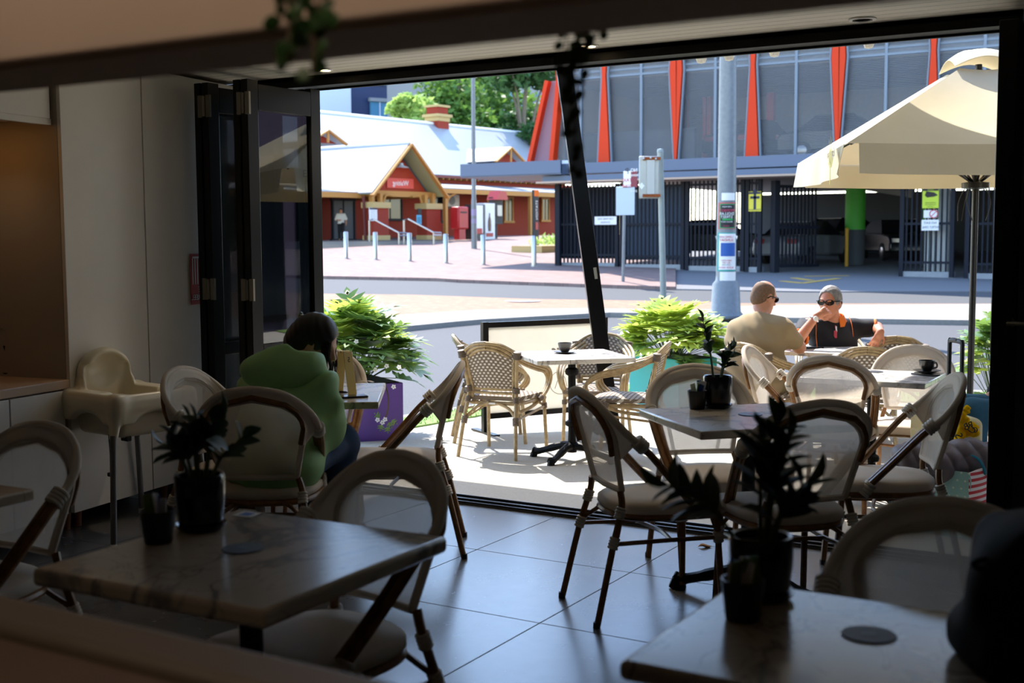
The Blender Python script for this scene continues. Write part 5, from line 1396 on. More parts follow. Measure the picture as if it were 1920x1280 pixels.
T['out'] = table(p.x, p.y, p.z, 45, .70, .70, 'outdoor marble table with a grey coffee cup on it', M['marble_d'])
p = outd(1641, 6.93); TF = p
T['far'] = table(p.x, p.y, p.z, 1, .70, .60, 'far marble table with the black cup and saucer', M['marble_d'])
p = outd(1552, 9.6); TM = p
T['men'] = table(p.x, p.y, p.z, 0, .78, .66, 'white table between the two seated men', M['marble_d'])

# ---- the white high chair
hc = empty('high_chair', (-4.775, 4.215, 0), R(-7), 'ivory plastic high chair with grey legs by the white cupboard', 'high chair')
v = Vol(.006)
v.rbox((.02, 0, .685), (.225, .215, .022), .02, .01)                   # deep rim with the tray in front
v.rbox((.0, 0, .60), (.15, .12, .06), .035, .03)                        # seat bucket under it
v.ell((-.165, 0, .80), (.075, .15, .125), .03); v.rbox((-.17, 0, .72), (.03, .135, .03), .02, .03)   # rounded backrest
v.ell((-.095, 0, .80), (.085, .122, .105), .02, '-')
v.rbox((-.03, 0, .72), (.105, .105, .10), .025, .015, '-')
v.rbox((.165, 0, .735), (.055, .185, .028), .015, .01, '-')
for sx in (-1, 1):
    for sy in (-1, 1): v.cap((sx*.215+.02, sy*.205, .685), (sx*.245, sy*.235, .53), .036, .021, .05)
for s_ in (-1, 1):                                                      # scooped apron between the legs
    v.rbox((.02, s_*.225, .64), (.20, .006, .05), .006, .02); v.rbox((s_*.235+.02, 0, .64), (.006, .19, .05), .006, .02)
    v.ell((.02, s_*.235, .555), (.15, .03, .085), .01, '-'); v.ell((s_*.245+.02, 0, .555), (.035, .14, .085), .01, '-')
v.build('seat_shell', M['hc_plastic'], hc)
for sx in (-1, 1):
    for sy in (-1, 1):
        l = MB().tube([(sx*.25, sy*.24, .54), (sx*.29, sy*.285, .0)], [.0155, .0145], 12).build('leg', M['hc_leg'], hc); MB().lathe([(.018, 0), (.018, .02), (.0155, .03)], (sx*.2895, sy*.2845, 0), 12).build('foot_cap', M['hc_plastic'], l)
MB().tube(spline([(.05, -.10, .56), (.07, -.14, .53), (.06, -.13, .42), (.065, -.135, .33), (.06, -.13, .31), (.05, -.12, .26), (.06, -.12, .21)], 5), .006, 6).build('strap', M['rubber'], hc)
MB().box((.06, -.13, .315), (.03, .03, .02)).box((.15, -.10, .50), (.05, .03, .025)).box((.15, -.1, .53), (.018, .02, .06)).build('buckle', M['rubber'], hc, bevel=.004)
MB().box((.10, -.165, .605), (.05, .01, .025), R3=Matrix.Rotation(R(-40), 3, 'Y')).build('harness_clip', M['rubber'], hc, bevel=.004)

# ---- banner barrier and leaning post, awning overhead with its bulbs
pa, pb = gat(902, 9.9), gat(1137, 10.45)
bd = pb-pa; Lb = math.hypot(bd.x, bd.y); ba = math.atan2(bd.y, bd.x)
br = empty('cafe_barrier', pa, ba, 'black framed cream cafe banner with faint script behind the coffee cup table', 'barrier')
for x in (0.025, Lb-.025):
    MB().box((x, 0, .46), (.05, .05, .92)).build('post', M['black'], br); MB().box((x, 0, .008), (.06, .42, .016)).build('foot', M['black'], br)
MB().box((Lb/2, 0, .895), (Lb-.1, .04, .045)).build('top_rail', M['black'], br); MB().box((Lb/2, 0, .14), (Lb-.1, .04, .045)).build('bottom_rail', M['black'], br)
bn = MB().box((Lb/2, 0, .515), (Lb-.12, .006, .71)).build('banner', M['banner'], br)
text_mesh('Coffee', .2, 'lettering', M['grey_ink'], bn, facing((Lb*.62, -.006, .60), (1, 0, 0), (0, -1, 0)), ext=.001)
MB().tube([(Lb*.62+math.cos(a)*.11, -.006, .38+math.sin(a)*.1) for a in np.linspace(0, 2*PI, 24)[:-1]], .003, 5, closed=True).tube(spline([(Lb*.62-.06, -.006, .33), (Lb*.62-.02, -.006, .42), (Lb*.62, -.006, .36), (Lb*.62+.03, -.006, .43), (Lb*.62+.06, -.006, .34)], 5), .003, 5).build('emblem', M['grey_ink'], bn)
q0, q1 = at_d(1126, 640, 9.55), at_d(1056, 118, 9.55)
dirp = (q1-q0).normalized(); gp = q0+dirp*((gz(q0.x, q0.y)-q0.z)/dirp.z); tp = q0+dirp*((3.0-q0.z)/dirp.z)
lp = empty('leaning_post', gp, 0, 'leaning black steel post with a sliding bolt in front of the banner', 'post')
rel = tp-gp; MB().bar((0, 0, 0), tuple(rel), .135, .12, up=(.86, .5, 0)).build('post', M['black'], lp, bevel=.004)
q = at_d(1118, 512, 9.5)-gp; MB().box((q.x, q.y, q.z), (.035, .05, .09), R3=Matrix.Rotation(R(-8), 3, 'Y')).tube([(q.x-.005, q.y, q.z+.03), (q.x-.012, q.y, q.z+.10)], .009, 8).build('bolt', M['hinge'], lp)
aw = empty('terrace_awning', (0, 0, 0), 0, 'flat awning roof over the near terrace, above the opening and its bulbs', 'awning')
MB().box((-1.2, 6.82, 3.12), (9.6, 2.24, .1)).build('awning_roof', M['white'], aw); MB().box((-4.5, 7.93, 3.06), (3.0, .06, .12)).build('fascia', M['black'], aw)
MB().box((.3, 8.5, 3.12), (6.6, 1.12, .1)).build('added_shade_roof', M['white'], aw); MB().box((.3, 9.05, 3.06), (6.6, .06, .12)).build('fascia', M['black'], aw)  # unseen extension, added so its shade falls on the umbrella's near panel
MB().box((-1.2, 5.69, 2.85), (9.6, .04, .5)).build('wall_plate', M['black'], aw)
for px, py in ((1315, 107), (1367, 102), (1452, 95), (1629, 79)):
    p = at_d(px, py-1, 7.6); b = empty('festoon_bulb', p, 0, ['clear festoon bulb left of the light pole', 'clear festoon bulb in front of the light pole', 'clear festoon bulb right of the light pole', 'clear festoon bulb nearest the umbrella'][(1315, 1367, 1452, 1629).index(px)], 'light bulb', 'festoon bulbs under the awning')
    MB().lathe([(0, -.045), (.025, -.038), (.034, -.015), (.028, .012), (.015, .03), (.013, .035)], n=16).build('bulb', M['bulbglass'], b); MB().lathe([(.016, .03), (.018, .08), (.006, .085)], n=12).build('socket', M['rubber'], b); MB().tube([(0, 0, .08), (0, 0, 3.07-p.z)], .004, 6).build('cable', M['rubber'], b)

# ---- the umbrella
E1, E2 = at_d(1590, 268, 8.0), at_d(1497, 307, 10.26)
uz = (E1.z+E2.z)/2; side = Vector((E2.x-E1.x, E2.y-E1.y, 0)); ul = side.length; side.normalize(); perp = Vector((side.y, -side.x, 0))
uc = Vector((E1.x, E1.y, 0))+side*ul/2+perp*ul/2; ug = gz(uc.x, uc.y)
um = empty('market_umbrella', (uc.x, uc.y, ug), math.atan2(perp.y, perp.x), 'cream square market umbrella with a printed valance on a black pole', 'umbrella')
za = 2.77-ug; ze_ = uz-ug; hl = ul/2
mb = MB()
cor = [(-hl, -hl), (hl, -hl), (hl, hl), (-hl, hl)]; tp_ = .16
for k in range(4):
    a, b = Vector((*cor[k], ze_)), Vector((*cor[(k+1) % 4], ze_)); c, d = Vector((cor[k][0]*tp_, cor[k][1]*tp_, za-.1)), Vector((cor[(k+1) % 4][0]*tp_, cor[(k+1) % 4][1]*tp_, za-.1))
    mb.sheet(lambda u, v, a=a, b=b, c=c, d=d: a.lerp(b, u).lerp(c.lerp(d, u), v)+Vector((0, 0, -.05*math.sin(PI*u)*math.sin(PI*v*.9)-.02*math.sin(PI*u)*(1-v))), 10, 10, .004)
cano = mb.build('canopy', M['umb'], um, angle=25)
mb = MB()
for k in range(4):
    a, b = Vector((*cor[k], ze_)), Vector((*cor[(k+1) % 4], ze_)); o = (Vector((a.x+b.x, a.y+b.y, 0))).normalized()
    mb.sheet(lambda u, v, a=a, b=b, o=o: a.lerp(b, .03+.94*u)+Vector((0, 0, -.20*v-.02*math.sin(PI*u)))+o*(.012+.018*v*math.sin(u*17+a.x*3)+.03*v*(abs(2*u-1)**6)), 24, 4, .003)
val = mb.build('valance', M['umb'], um, angle=60)
mb = MB()
for k in range(4):
    a, b = Vector((cor[k][0]*.2, cor[k][1]*.2, za-.09)), Vector((cor[(k+1) % 4][0]*.2, cor[(k+1) % 4][1]*.2, za-.09)); t0 = Vector((0, 0, za+.04))
    mb.sheet(lambda u, v, a=a, b=b: a.lerp(b, u).lerp(t0, v)+Vector((0, 0, .055*math.sin(PI*v)+.07*math.sin(PI*u)*(1-v)**2)), 10, 6, .004)
mb.build('wind_vent', M['umb'], um, angle=60)
MB().tube([(0, 0, .03), (0, 0, za-.05)], .024, 16).build('pole', M['umb_leg'], um); MB().tube([(0, 0, .03), (0, 0, .42)], .034, 16).lathe([(.26, 0), (.26, .03), (.05, .05), (.036, .06)]).build('base', M['umb_leg'], um)
MB().lathe([(.03, 0), (.10, .01), (.10, .05), (.03, .06)], (0, 0, ze_-.27), 16).build('hub', M['umb_leg'], um)
for k in range(8):
    c = Vector((*cor[k//2], ze_)) if k % 2 == 0 else Vector(((cor[k//2][0]+cor[(k//2+1) % 4][0])/2, (cor[k//2][1]+cor[(k//2+1) % 4][1])/2, ze_-.02))
    e = c*1; e.z -= .015; top = Vector((0, 0, za-.12)); rb = MB().tube([top, e.lerp(top, .02)], .009, 6).build('rib', M['umb_leg'], um)
    m_ = top.lerp(e, .5); MB().tube([(0, 0, ze_-.24), tuple(m_)], .008, 6).build('strut', M['umb_leg'], rb)
for a_ in (.3, 1.9, 2.4, 4.0):
    MB().tube(spline([(.08*math.cos(a_), .08*math.sin(a_), ze_-.25), (.13*math.cos(a_), .13*math.sin(a_), ze_-.36), (.12*math.cos(a_+.3), .12*math.sin(a_+.3), ze_-.5)], 5), .004, 5).build('cord', M['rubber'], um)
# printed emblem and name on the left side of the valance, near the viewer's corner
Mv = facing((-hl-.066, -hl*.76, ze_-.105), (0, -1, 0), (-1, 0, 0))
text_mesh('Espresso', .085, 'lettering', M['grey_ink'], val, Mv @ Matrix.Translation((0, .055, 0)), ext=.0008)
def leafmark(Mt, s, m):
    mb = MB()
    for k in range(7):
        a_ = R(90+(k-3)*26); x, y = math.cos(a_)*.04*s, math.sin(a_)*.05*s
        mb.prism([(x*.2-.006*s, y*.2), (x+.0, y+.012*s), (x*.2+.006*s, y*.2-.004*s)], -.0008, .0008, Mt)
    mb.prism([(-.003*s, -.035*s), (.003*s, -.035*s), (.003*s, .01*s), (-.003*s, .01*s)], -.0008, .0008, Mt); return mb.build('emblem', m, val)
leafmark(Mv @ Matrix.Translation((-.01, -.035, 0)), 3.4, M['olive_ink'])
# ------------------------------------------------------------------ people
def basis(f, u=(0, 0, 1)):
    f = Vector(f).normalized(); x = f.cross(Vector(u)).normalized(); u = x.cross(f)
    return Matrix((x, f, u)).transposed()      # columns: right, forward, up
def cdir(r, u, f):
    """direction from camera-right, up and away components"""
    return Vector(RGT)*r+Vector((0, 0, 1))*u+Vector((HF[0], HF[1], 0))*f
def hand(v, w, d, nrm, curl, side, spread=.06, fist=0):
    """palm and five fingers: w wrist, d along the hand, nrm out of the palm, curl per joint"""
    d = Vector(d).normalized(); nrm = Vector(nrm); nrm = (nrm-d*nrm.dot(d)).normalized(); s = d.cross(nrm)*side
    w = Vector(w)
    v.cap(w, w+d*.03, .026, .03, .015)
    for q in (-.024, -.008, .008, .022): v.cap(w+d*.015+s*q*.6, w+d*.085+s*q, .015, .0135, .012)
    lens = (.058, .072, .078, .068)
    for i, q in enumerate((-.029, -.010, .009, .028)):
        a = w+d*.086+s*q; dd = (d+s*(i-1.5)*spread).normalized(); ang = curl*(1+.1*(3-i)); r = .0092-.0008*(i == 0)
        for k, f in enumerate((.45, .32, .27)):
            # bend towards the palm side
            t = dd*math.cos(ang)+nrm*math.sin(ang); nn = nrm*math.cos(ang)-dd*math.sin(ang); dd, nrm_ = t, nn
            b = a+dd*lens[i]*f; v.cap(a, b, r, r*.9, .004); a, r = b, r*.9
            nrm = nrm_
        nrm = nrm_base(d, s, side)
    t0 = w+d*.02+s*.022; t1 = t0+(d*.5+s*.75+nrm*.35).normalized()*.042; t2 = t1+(d*.85+s*.25+nrm*.45).normalized()*.034
    v.cap(t0, t1, .0135, .0105, .01); v.cap(t1, t2, .0105, .009, .006)
def nrm_base(d, s, side):
    # s = d x n * side  ->  n = (s*side) x d
    return (s*side).cross(d).normalized()
def head_prims(v, c, Hm, sc=1.0, nose=True):
    c = Vector(c); P = lambda x, y, z: c+Hm @ Vector((x, y, z))*sc
    v.ell(P(0, -.012, .03), Vector((.077, .097, .092))*sc, .03, rot=Hm); v.ell(P(0, .022, -.045), Vector((.058, .068, .072))*sc, .04, rot=Hm)
    v.ell(P(0, .052, -.095), Vector((.026, .024, .02))*sc, .03, rot=Hm); v.cap(P(-.045, .02, -.06), P(0, .06, -.095), .022*sc, .02*sc, .03); v.cap(P(.045, .02, -.06), P(0, .06, -.095), .022*sc, .02*sc, .03)
    v.cap(P(-.035, .078, .022), P(.035, .078, .022), .013*sc, .013*sc, .02)      # brow
    if nose: v.cap(P(0, .082, .012), P(0, .108, -.028), .008*sc, .014*sc, .012); v.cap(P(-.011, .092, -.034), P(.011, .092, -.034), .008*sc, .008*sc, .008)
    v.cap(P(-.02, .083, -.062), P(.02, .083, -.062), .008*sc, .008*sc, .008); v.cap(P(-.016, .08, -.073), P(.016, .08, -.073), .008*sc, .008*sc, .008)   # lips
    v.ell(P(-.032, .078, .004), Vector((.014, .01, .01))*sc, .012, '-', rot=Hm); v.ell(P(.032, .078, .004), Vector((.014, .01, .01))*sc, .012, '-', rot=Hm)
    v.ell(P(-.032, .071, .004), Vector((.012, .012, .009))*sc, .004, rot=Hm); v.ell(P(.032, .071, .004), Vector((.012, .012, .009))*sc, .004, rot=Hm)
    for s in (-1, 1):
        v.ell(P(s*.078, -.008, -.005), Vector((.012, .022, .034))*sc, .008, rot=Hm @ Matrix.Rotation(s*R(-18), 3, 'Z')); v.ell(P(s*.088, -.003, -.002), Vector((.006, .011, .018))*sc, .006, '-', rot=Hm)
def torso_prims(v, J, g=0.0, pelvis=True, w=1.0):
    """trunk between the pelvis, chest and shoulder joints"""
    pe, ch, nk = J['pelvis'], J['chest'], J['neck']; sh = (J['shL']-J['shR']).normalized()
    up = (nk-ch).normalized(); f1 = sh.cross(up).normalized(); B1 = Matrix((sh, -f1, up)).transposed()
    up0 = (ch-pe).normalized(); hp = (J['hipL']-J['hipR']).normalized(); f0 = hp.cross(up0).normalized(); B0 = Matrix((hp, -f0, up0)).transposed()
    v.ell(ch, Vector((.158*w, .115*w, .17)), .06, rot=B1); v.ell(pe.lerp(ch, .5), Vector((.15*w, .118*w, .17)), .08, rot=B0)
    v.ell(pe, Vector((.168*w, .132*w, .12)), .06, rot=B0)
    v.cap(J['shL'].lerp(nk, .1), nk+up*-.03, .055, .05, .05); v.cap(J['shR'].lerp(nk, .1), nk+up*-.03, .055, .05, .05)
def body(name, m, root, J, Hm, o, res=.006, sc=1.0, hands=True, w=1.0):
    v = Vol(res); L = lambda k: J[k]
    torso_prims(v, J, w=w)
    v.cap(J['neck']-(J['neck']-J['chest'])*.2, J['head']+Hm @ Vector((0, -.02, -.05)), .06*w**.5, .054, .04)
    head_prims(v, J['head'], Hm, sc)
    for s in 'LR':
        v.cap(J['sh'+s], J['el'+s], .054*w, .043*w, .04); v.cap(J['el'+s], J['wr'+s], .043*w, .028, .02)
        if hands and 'hand'+s in o: hand(v, J['wr'+s], *o['hand'+s], 1 if s == 'L' else -1)
        v.cap(J['hip'+s], J['kn'+s], .088, .060, .05); v.cap(J['kn'+s], J['an'+s], .060, .038, .03); v.cap(J['an'+s], J['to'+s], .036, .03, .03)
    return v.build(name, m, root)
def rel(root, d):
    b = root.location; return {k: (Vector(p)-b) for k, p in d.items()}
def spectacles(root, c, Hm, sc, wrap_, m, ml):
    c = Vector(c); P = lambda x, y, z: c+Hm @ Vector((x, y, z))*sc
    mb = MB()
    for s in (-1, 1):
        n_ = 14; ring = [(s*.034+math.cos(a)*.029, .094-(.02*wrap_)*abs(s*.034+math.cos(a)*.029)/.06, .006+math.sin(a)*.019) for a in np.linspace(0, 2*PI, n_+1)[:-1]]
        mb.add([P(*q) for q in ring]+[P(q[0], q[1]-.004, q[2]) for q in ring], [tuple(range(n_)), tuple(range(2*n_-1, n_-1, -1))]+[(i, n_+i, n_+(i+1) % n_, (i+1) % n_) for i in range(n_)])
    l = mb.build('sunglasses', ml, root)
    fr = MB()
    for s in (-1, 1): fr.tube([P(s*.060, .082-.01*wrap_, .014), P(s*.082, .05, .012), P(s*.086, -.01, .008), P(s*.084, -.03, -.012)], .0045*sc, 6)
    fr.tube([P(-.012, .098, .012), P(.012, .098, .012)], .004*sc, 6)
    for s in (-1, 1): fr.tube([P(s*.034+math.cos(a)*.030, .095-(.02*wrap_)*abs(s*.034+math.cos(a)*.030)/.06, .006+math.sin(a)*.020) for a in np.linspace(0, 2*PI, 19)[:-1]], .003*sc, 6, closed=True)
    fr.build('spectacle_frame', m, l); return l

# ---- the man in the tan shirt, back to the viewer
A = lambda px, py, D: at_d(px, py, D+.36)
base = gat(1418, 9.26)
m1 = empty('person', base, 0, 'seated person with cropped hair in a tan t-shirt, back to the viewer, wearing dark glasses', 'person')
J = rel(m1, dict(pelvis=A(1413, 722, 8.86), chest=A(1418, 640, 8.92), neck=A(1424, 592, 8.92), head=A(1433, 557, 8.98), shL=A(1384, 622, 8.98), shR=A(1468, 618, 8.84), elL=A(1380, 672, 9.12), elR=A(1499, 651, 8.98), wrL=A(1450, 638, 9.3), wrR=A(1478, 638, 9.22), hipL=A(1390, 728, 8.92), hipR=A(1436, 728, 8.84)))
z0 = 0
for s, px, D, dp in (('L', 1425, 9.32, 0), ('R', 1494, 9.12, 0)):
    k = A(px, 730, D); k.z = base.z+.50; J['kn'+s] = k-base; a = gat(px-4, D+.40); a.z += .09; J['an'+s] = a-base; t = a+cdir(.4, 0, .9).normalized()*.14; t.z = a.z-.045; J['to'+s] = t-base
H1 = basis(cdir(.86, -.30, .42))
body('body', M['skin'], m1, J, H1, dict(handL=(cdir(.9, -.1, .35), (0, 0, -1), .25), handR=(cdir(-.3, -.05, .9), (0, 0, -1), .25)), w=1.08)
v = Vol(.006); torso_prims(v, J, w=1.22)
v.ell(J['pelvis'].lerp(J['chest'], .55), Vector((.2, .135, .2)), .1, rot=basis(cdir(.1, 0, 1))); v.ell(J['chest'].lerp(J['neck'], .3), Vector((.19, .12, .12)), .08, rot=basis(cdir(.2, 0, 1)))
for s in 'LR': v.cap(J['sh'+s], J['sh'+s].lerp(J['el'+s], .66), .064, .06, .08)
v.grow(.013); u_ = (J['neck']-J['chest']).normalized(); v.cut(J['neck']+u_*.022, u_)
rg = random.Random(3); 
v.wave(lambda X, Y, Z: .009*np.sin(38*Z+12*X+3*np.sin(11*X)+2*Y)*np.cos(8*X+6*Z))
v.build('t_shirt', M['tan_tee'], m1)
v = Vol(.007); v.ell(J['pelvis'], Vector((.17, .15, .12)), .05)
for s in 'LR': v.cap(J['hip'+s], J['kn'+s], .092, .068, .05); v.cap(J['kn'+s], J['an'+s]+Vector((0, 0, .02)), .066, .055, .03)
v.grow(.012).build('trousers', M['khaki'], m1)
v = Vol(.007)
for s in 'LR': v.cap(J['an'+s]+Vector((0, 0, -.03)), J['to'+s], .045, .04, .03)
v.grow(.006).build('shoes', M['shoe'], m1)
v = Vol(.005); c = J['head']; v.ell(c+H1 @ Vector((0, -.012, .03)), Vector((.077, .097, .092))*1.0, .03, rot=H1); v.ell(c+H1 @ Vector((0, -.06, -.03)), Vector((.058, .04, .05)), .04, rot=H1); v.grow(.004)
v.cut(c+H1 @ Vector((0, .045, .0)), H1 @ Vector((0, 1, .2))); v.cut(c+H1 @ Vector((0, 0, -.06)), H1 @ Vector((0, .3, -1))); v.ell(c+H1 @ Vector((0, .02, .135)), Vector((.07, .10, .05)), .02, '-', rot=H1)
v.build('cropped_hair', M['hair_stubble'], m1)
spectacles(m1, c, H1, 1.0, .3, M['black'], M['lens'])

# ---- the man in the black polo, facing the viewer
A = lambda px, py, D: at_d(px, py, D+.2)
base = gat(1572, 10.15)
m2 = empty('person', base, 0, 'seated grey-haired person in a black and orange polo and sunglasses, hand at the mouth', 'person')
J = rel(m2, dict(pelvis=A(1572, 712, 9.95), chest=A(1562, 642, 9.82), neck=A(1565, 600, 9.78), head=A(1556, 567, 9.68), shR=A(1512, 612, 9.72), shL=A(1602, 616, 9.88), elR=A(1494, 640, 9.40), wrR=A(1531, 592, 9.40), elL=A(1644, 615, 9.84), wrL=A(1651, 622, 9.58), hipR=A(1550, 716, 9.9), hipL=A(1594, 716, 9.95)))
for s, px, D in (('R', 1548, 9.5), ('L', 1600, 9.52)):
    k = A(px, 730, D); k.z = base.z+.50; J['kn'+s] = k-base; a = gat(px+2, D+.22); a.z += .09; J['an'+s] = a-base; t = a+cdir(-.1, 0, -1).normalized()*.14; t.z = a.z-.045; J['to'+s] = t-base
H2 = basis(cdir(-.60, -.06, -.80))
body('body', M['skin2'], m2, J, H2, dict(handR=(cdir(.82, .42, .15), cdir(-.2, -.5, .8), .55), handL=(cdir(-.45, -.85, -.1), cdir(.1, -.2, 1), .3)), w=1.12, sc=1.05)
v = Vol(.006); torso_prims(v, J, w=1.26)
cuff = []
for s in 'LR':
    q = J['sh'+s].lerp(J['el'+s], .62); cuff.append((s, q)); v.cap(J['sh'+s], q, .068, .064, .05)
v.grow(.013); u_ = (J['neck']-J['chest']).normalized(); v.cut(J['neck']+u_*.02, u_); v.wave(lambda X, Y, Z: .003*np.sin(40*Z+16*X)*np.cos(9*X-6*Z))
v.build('polo_shirt', M['polo'], m2)
mb = MB()
for s, q in cuff:
    d = (J['el'+s]-J['sh'+s]).normalized(); x = d.orthogonal().normalized(); y = d.cross(x)
    MB().tube([q+d*.056+(x*math.cos(a)+y*math.sin(a))*.068 for a in np.linspace(0, 2*PI, 25)[:-1]], .011, 8, closed=True).build('orange_cuff', M['orange'], m2)
nk = J['neck']; fw = cdir(-.2, 0, -1).normalized(); sd_ = Vector((0, 0, 1)).cross(fw)
cl = MB()
def collar(u, v_):
    a = R(25)+R(310)*u; r = .068+.028*v_; q = nk+(fw*math.cos(a)*1.05+sd_*math.sin(a))*r; z = .045-.012*math.cos(a)-.055*v_+(-.03*v_ if abs(u-.5) > .4 else 0); return (q.x, q.y, q.z+z)
cl.sheet(collar, 24, 3, .006); cl.build('orange_collar', M['orange'], m2)
tr = MB()
for s in 'LR':
    a = J['sh'+s]; b = a+Vector((0, 0, -.16)); f = cdir(-.05, 0, -1).normalized()
    MB().tube(spline([nk+(a-nk)*.72+Vector((0, 0, .075)), nk+(a-nk)*.74+f*.09+Vector((0, 0, .02)), nk+(a-nk)*.76+f*.125+Vector((0, 0, -.08)), nk+(a-nk)*.72+f*.13+Vector((0, 0, -.17))], 5), .003, 6).build('orange_piping', M['orange'], m2)
# pair of spectacles hanging in the open neck, shoulder badge, watch
q = nk+fw*.137+Vector((0, 0, -.085)); gl = MB().box((q.x, q.y, q.z-.02), (.022, .012, .06)).tube([q+Vector((0, 0, .02)), q+Vector((0, 0, .05))-fw*.02], .004, 6); gl.build('hanging_glasses', M['inkred'], m2)
MB().tube([q+Vector((.008, 0, .0)), q+Vector((.004, 0, .045))], .006, 6).build('glasses_arm', M['white'], m2)
sb_ = J['shR'].lerp(J['elR'], .3)+cdir(-.3, .45, -.75).normalized()*.082
text_mesh('GT', .05, 'lettering', M['orange'], m2, facing(sb_, RGT, cdir(-.35, .35, -.85)), ext=.002)
d = (J['elR']-J['wrR']).normalized(); x = d.orthogonal().normalized(); y = d.cross(x); wc_ = J['wrR']+d*.03
wt = MB().tube([wc_+(x*math.cos(a)+y*math.sin(a))*.034 for a in np.linspace(0, 2*PI, 25)[:-1]], .008, 8, closed=True).build('wrist_watch', M['watch'], m2)
n_ = cdir(.1, .1, -1).normalized(); Mw = facing(wc_+n_*.036, d.cross(n_), n_); MB().lathe([(0, .008), (.019, .008), (.021, 0)], n=18, M=Mw).build('dial', M['white'], wt)
v = Vol(.007); v.ell(J['pelvis'], Vector((.18, .16, .12)), .05)
for s in 'LR': v.cap(J['hip'+s], J['kn'+s], .092, .068, .05); v.cap(J['kn'+s], J['an'+s]+Vector((0, 0, .02)), .066, .055, .03)
v.grow(.012).build('trousers', M['dark_cloth'], m2)
v = Vol(.007)
for s in 'LR': v.cap(J['an'+s]+Vector((0, 0, -.03)), J['to'+s], .045, .04, .03)
v.grow(.006).build('shoes', M['shoe'], m2)
c = J['head']; v = Vol(.005); v.ell(c+H2 @ Vector((0, -.014, .036)), Vector((.084, .103, .098)), .03, rot=H2); v.ell(c+H2 @ Vector((0, -.06, -.02)), Vector((.062, .045, .055)), .04, rot=H2); v.grow(.007)
v.ell(c+H2 @ Vector((0, .09, .004)), Vector((.074, .082, .088)), .015, '-', rot=H2); v.cut(c+H2 @ Vector((0, 0, -.07)), H2 @ Vector((0, .4, -1))); v.wave(lambda X, Y, Z: .0018*np.sin(160*X+40*Z)*np.sin(150*Y+60*Z))
v.build('grey_hair', M['hair_grey'], m2)
spectacles(m2, c+H2 @ Vector((0, .002, .004)), H2, 1.08, 1.0, M['black'], M['lens'])

# ---- the woman in the green jacket
A = lambda px, py, D: at_d(px, py, D)
base = A(535, 700, 5.15); base.z = 0
w1 = empty('person', base, 0, 'person in a green hooded jacket and jeans bent over a phone at the numbered table', 'person')
J = rel(w1, dict(pelvis=A(524, 868, 5.12), chest=A(536, 765, 5.20), neck=A(562, 697, 5.28), head=A(592, 644, 5.36), shL=A(480, 728, 5.32), shR=A(602, 730, 5.14), elL=A(552, 812, 5.5), elR=A(616, 806, 5.22), wrL=A(598, 736, 5.56), wrR=A(603, 742, 5.46), hipL=A(500, 872, 5.18), hipR=A(550, 874, 5.06)))
for s, px, py, D, pa_, Da in (('R', 640, 826, 5.40, 622, 5.28), ('L', 600, 828, 5.50, 585, 5.42)):
    J['kn'+s] = A(px, py, D)-base; a = gat(pa_, Da); a.z = .09; J['an'+s] = a-base; t = a+cdir(.6, 0, .7).normalized()*.13; t.z = .045; J['to'+s] = t-base
H3 = basis(cdir(.94, -.46, -.06))
body('body', M['skin3'], w1, J, H3, dict(handL=(cdir(.1, -.05, .9), cdir(0, -1, 0), .4), handR=(cdir(.05, -.05, .9), cdir(0, -1, 0), .4)), sc=.93, w=.85)
v = Vol(.007); torso_prims(v, J, w=.98)
for s in 'LR': v.cap(J['sh'+s], J['el'+s], .060, .055, .05); v.cap(J['el'+s], J['wr'+s], .055, .040, .04)
bk = -cdir(.75, 0, .6).normalized(); up = (J['neck']-J['chest']).normalized()
v.ell(J['chest'].lerp(J['pelvis'], .45), Vector((.175, .13, .2)), .08, rot=basis(cdir(.3, 0, 1))); v.ell(J['pelvis']+cdir(-.02, -.01, -.03), Vector((.18, .135, .12)), .06, rot=basis(cdir(.3, 0, 1)))
v.grow(.018); v.cut(J['neck']+up*.02, up+cdir(.5, 0, .2)*.5)
v.wave(lambda X, Y, Z: .010*np.sin(30*Z-26*X+3*np.sin(10*X+8*Y))*np.cos(9*X+5*Z+5*Y)+.003*np.sin(60*Z+30*X+4*np.sin(18*X))*np.cos(11*X-7*Z))
v.build('green_jacket', M['jacket'], w1)
v = Vol(.006); hc_ = A(530, 694, 5.13)-base                             # the hood, lying folded on the upper back
Bh = basis(cdir(.12, .25, .95))
v.ell(hc_, Vector((.17, .10, .085)), .05, rot=Bh); v.ell(hc_+cdir(.06, .045, .04), Vector((.11, .09, .06)), .05, rot=Bh); v.cap(hc_+cdir(-.12, .0, -.02), hc_+cdir(.02, .07, .02), .05, .05, .05)
v.cap(hc_+cdir(.10, .02, .0), hc_+cdir(.20, -.045, .04), .055, .014, .04); v.ell(hc_+cdir(.05, .10, .08), Vector((.10, .09, .05)), .04, '-', rot=Bh)
v.wave(lambda X, Y, Z: .003*np.sin(38*Z-20*X)*np.cos(15*X+20*Z)); v.build('hood', M['jacket'], w1)
v = Vol(.007); v.ell(J['pelvis'], Vector((.16, .15, .11)), .05)
for s in 'LR': v.cap(J['hip'+s], J['kn'+s], .084, .062, .05); v.cap(J['kn'+s], J['an'+s]+Vector((0, 0, .0)), .064, .06, .03)
v.grow(.012); v.wave(lambda X, Y, Z: .004*np.sin(50*Z+20*X)); v.build('jeans', M['denim'], w1)
v = Vol(.007)
for s in 'LR': v.cap(J['an'+s]+Vector((0, 0, -.03)), J['to'+s], .044, .04, .03)
v.grow(.006).build('shoes', M['shoe'], w1)
c = J['head']; v = Vol(.005); v.ell(c+H3 @ Vector((0, -.018, .036)), Vector((.076, .094, .090)), .03, rot=H3); v.ell(c+H3 @ Vector((0, -.072, -.01)), Vector((.062, .045, .055)), .05, rot=H3); v.grow(.009)
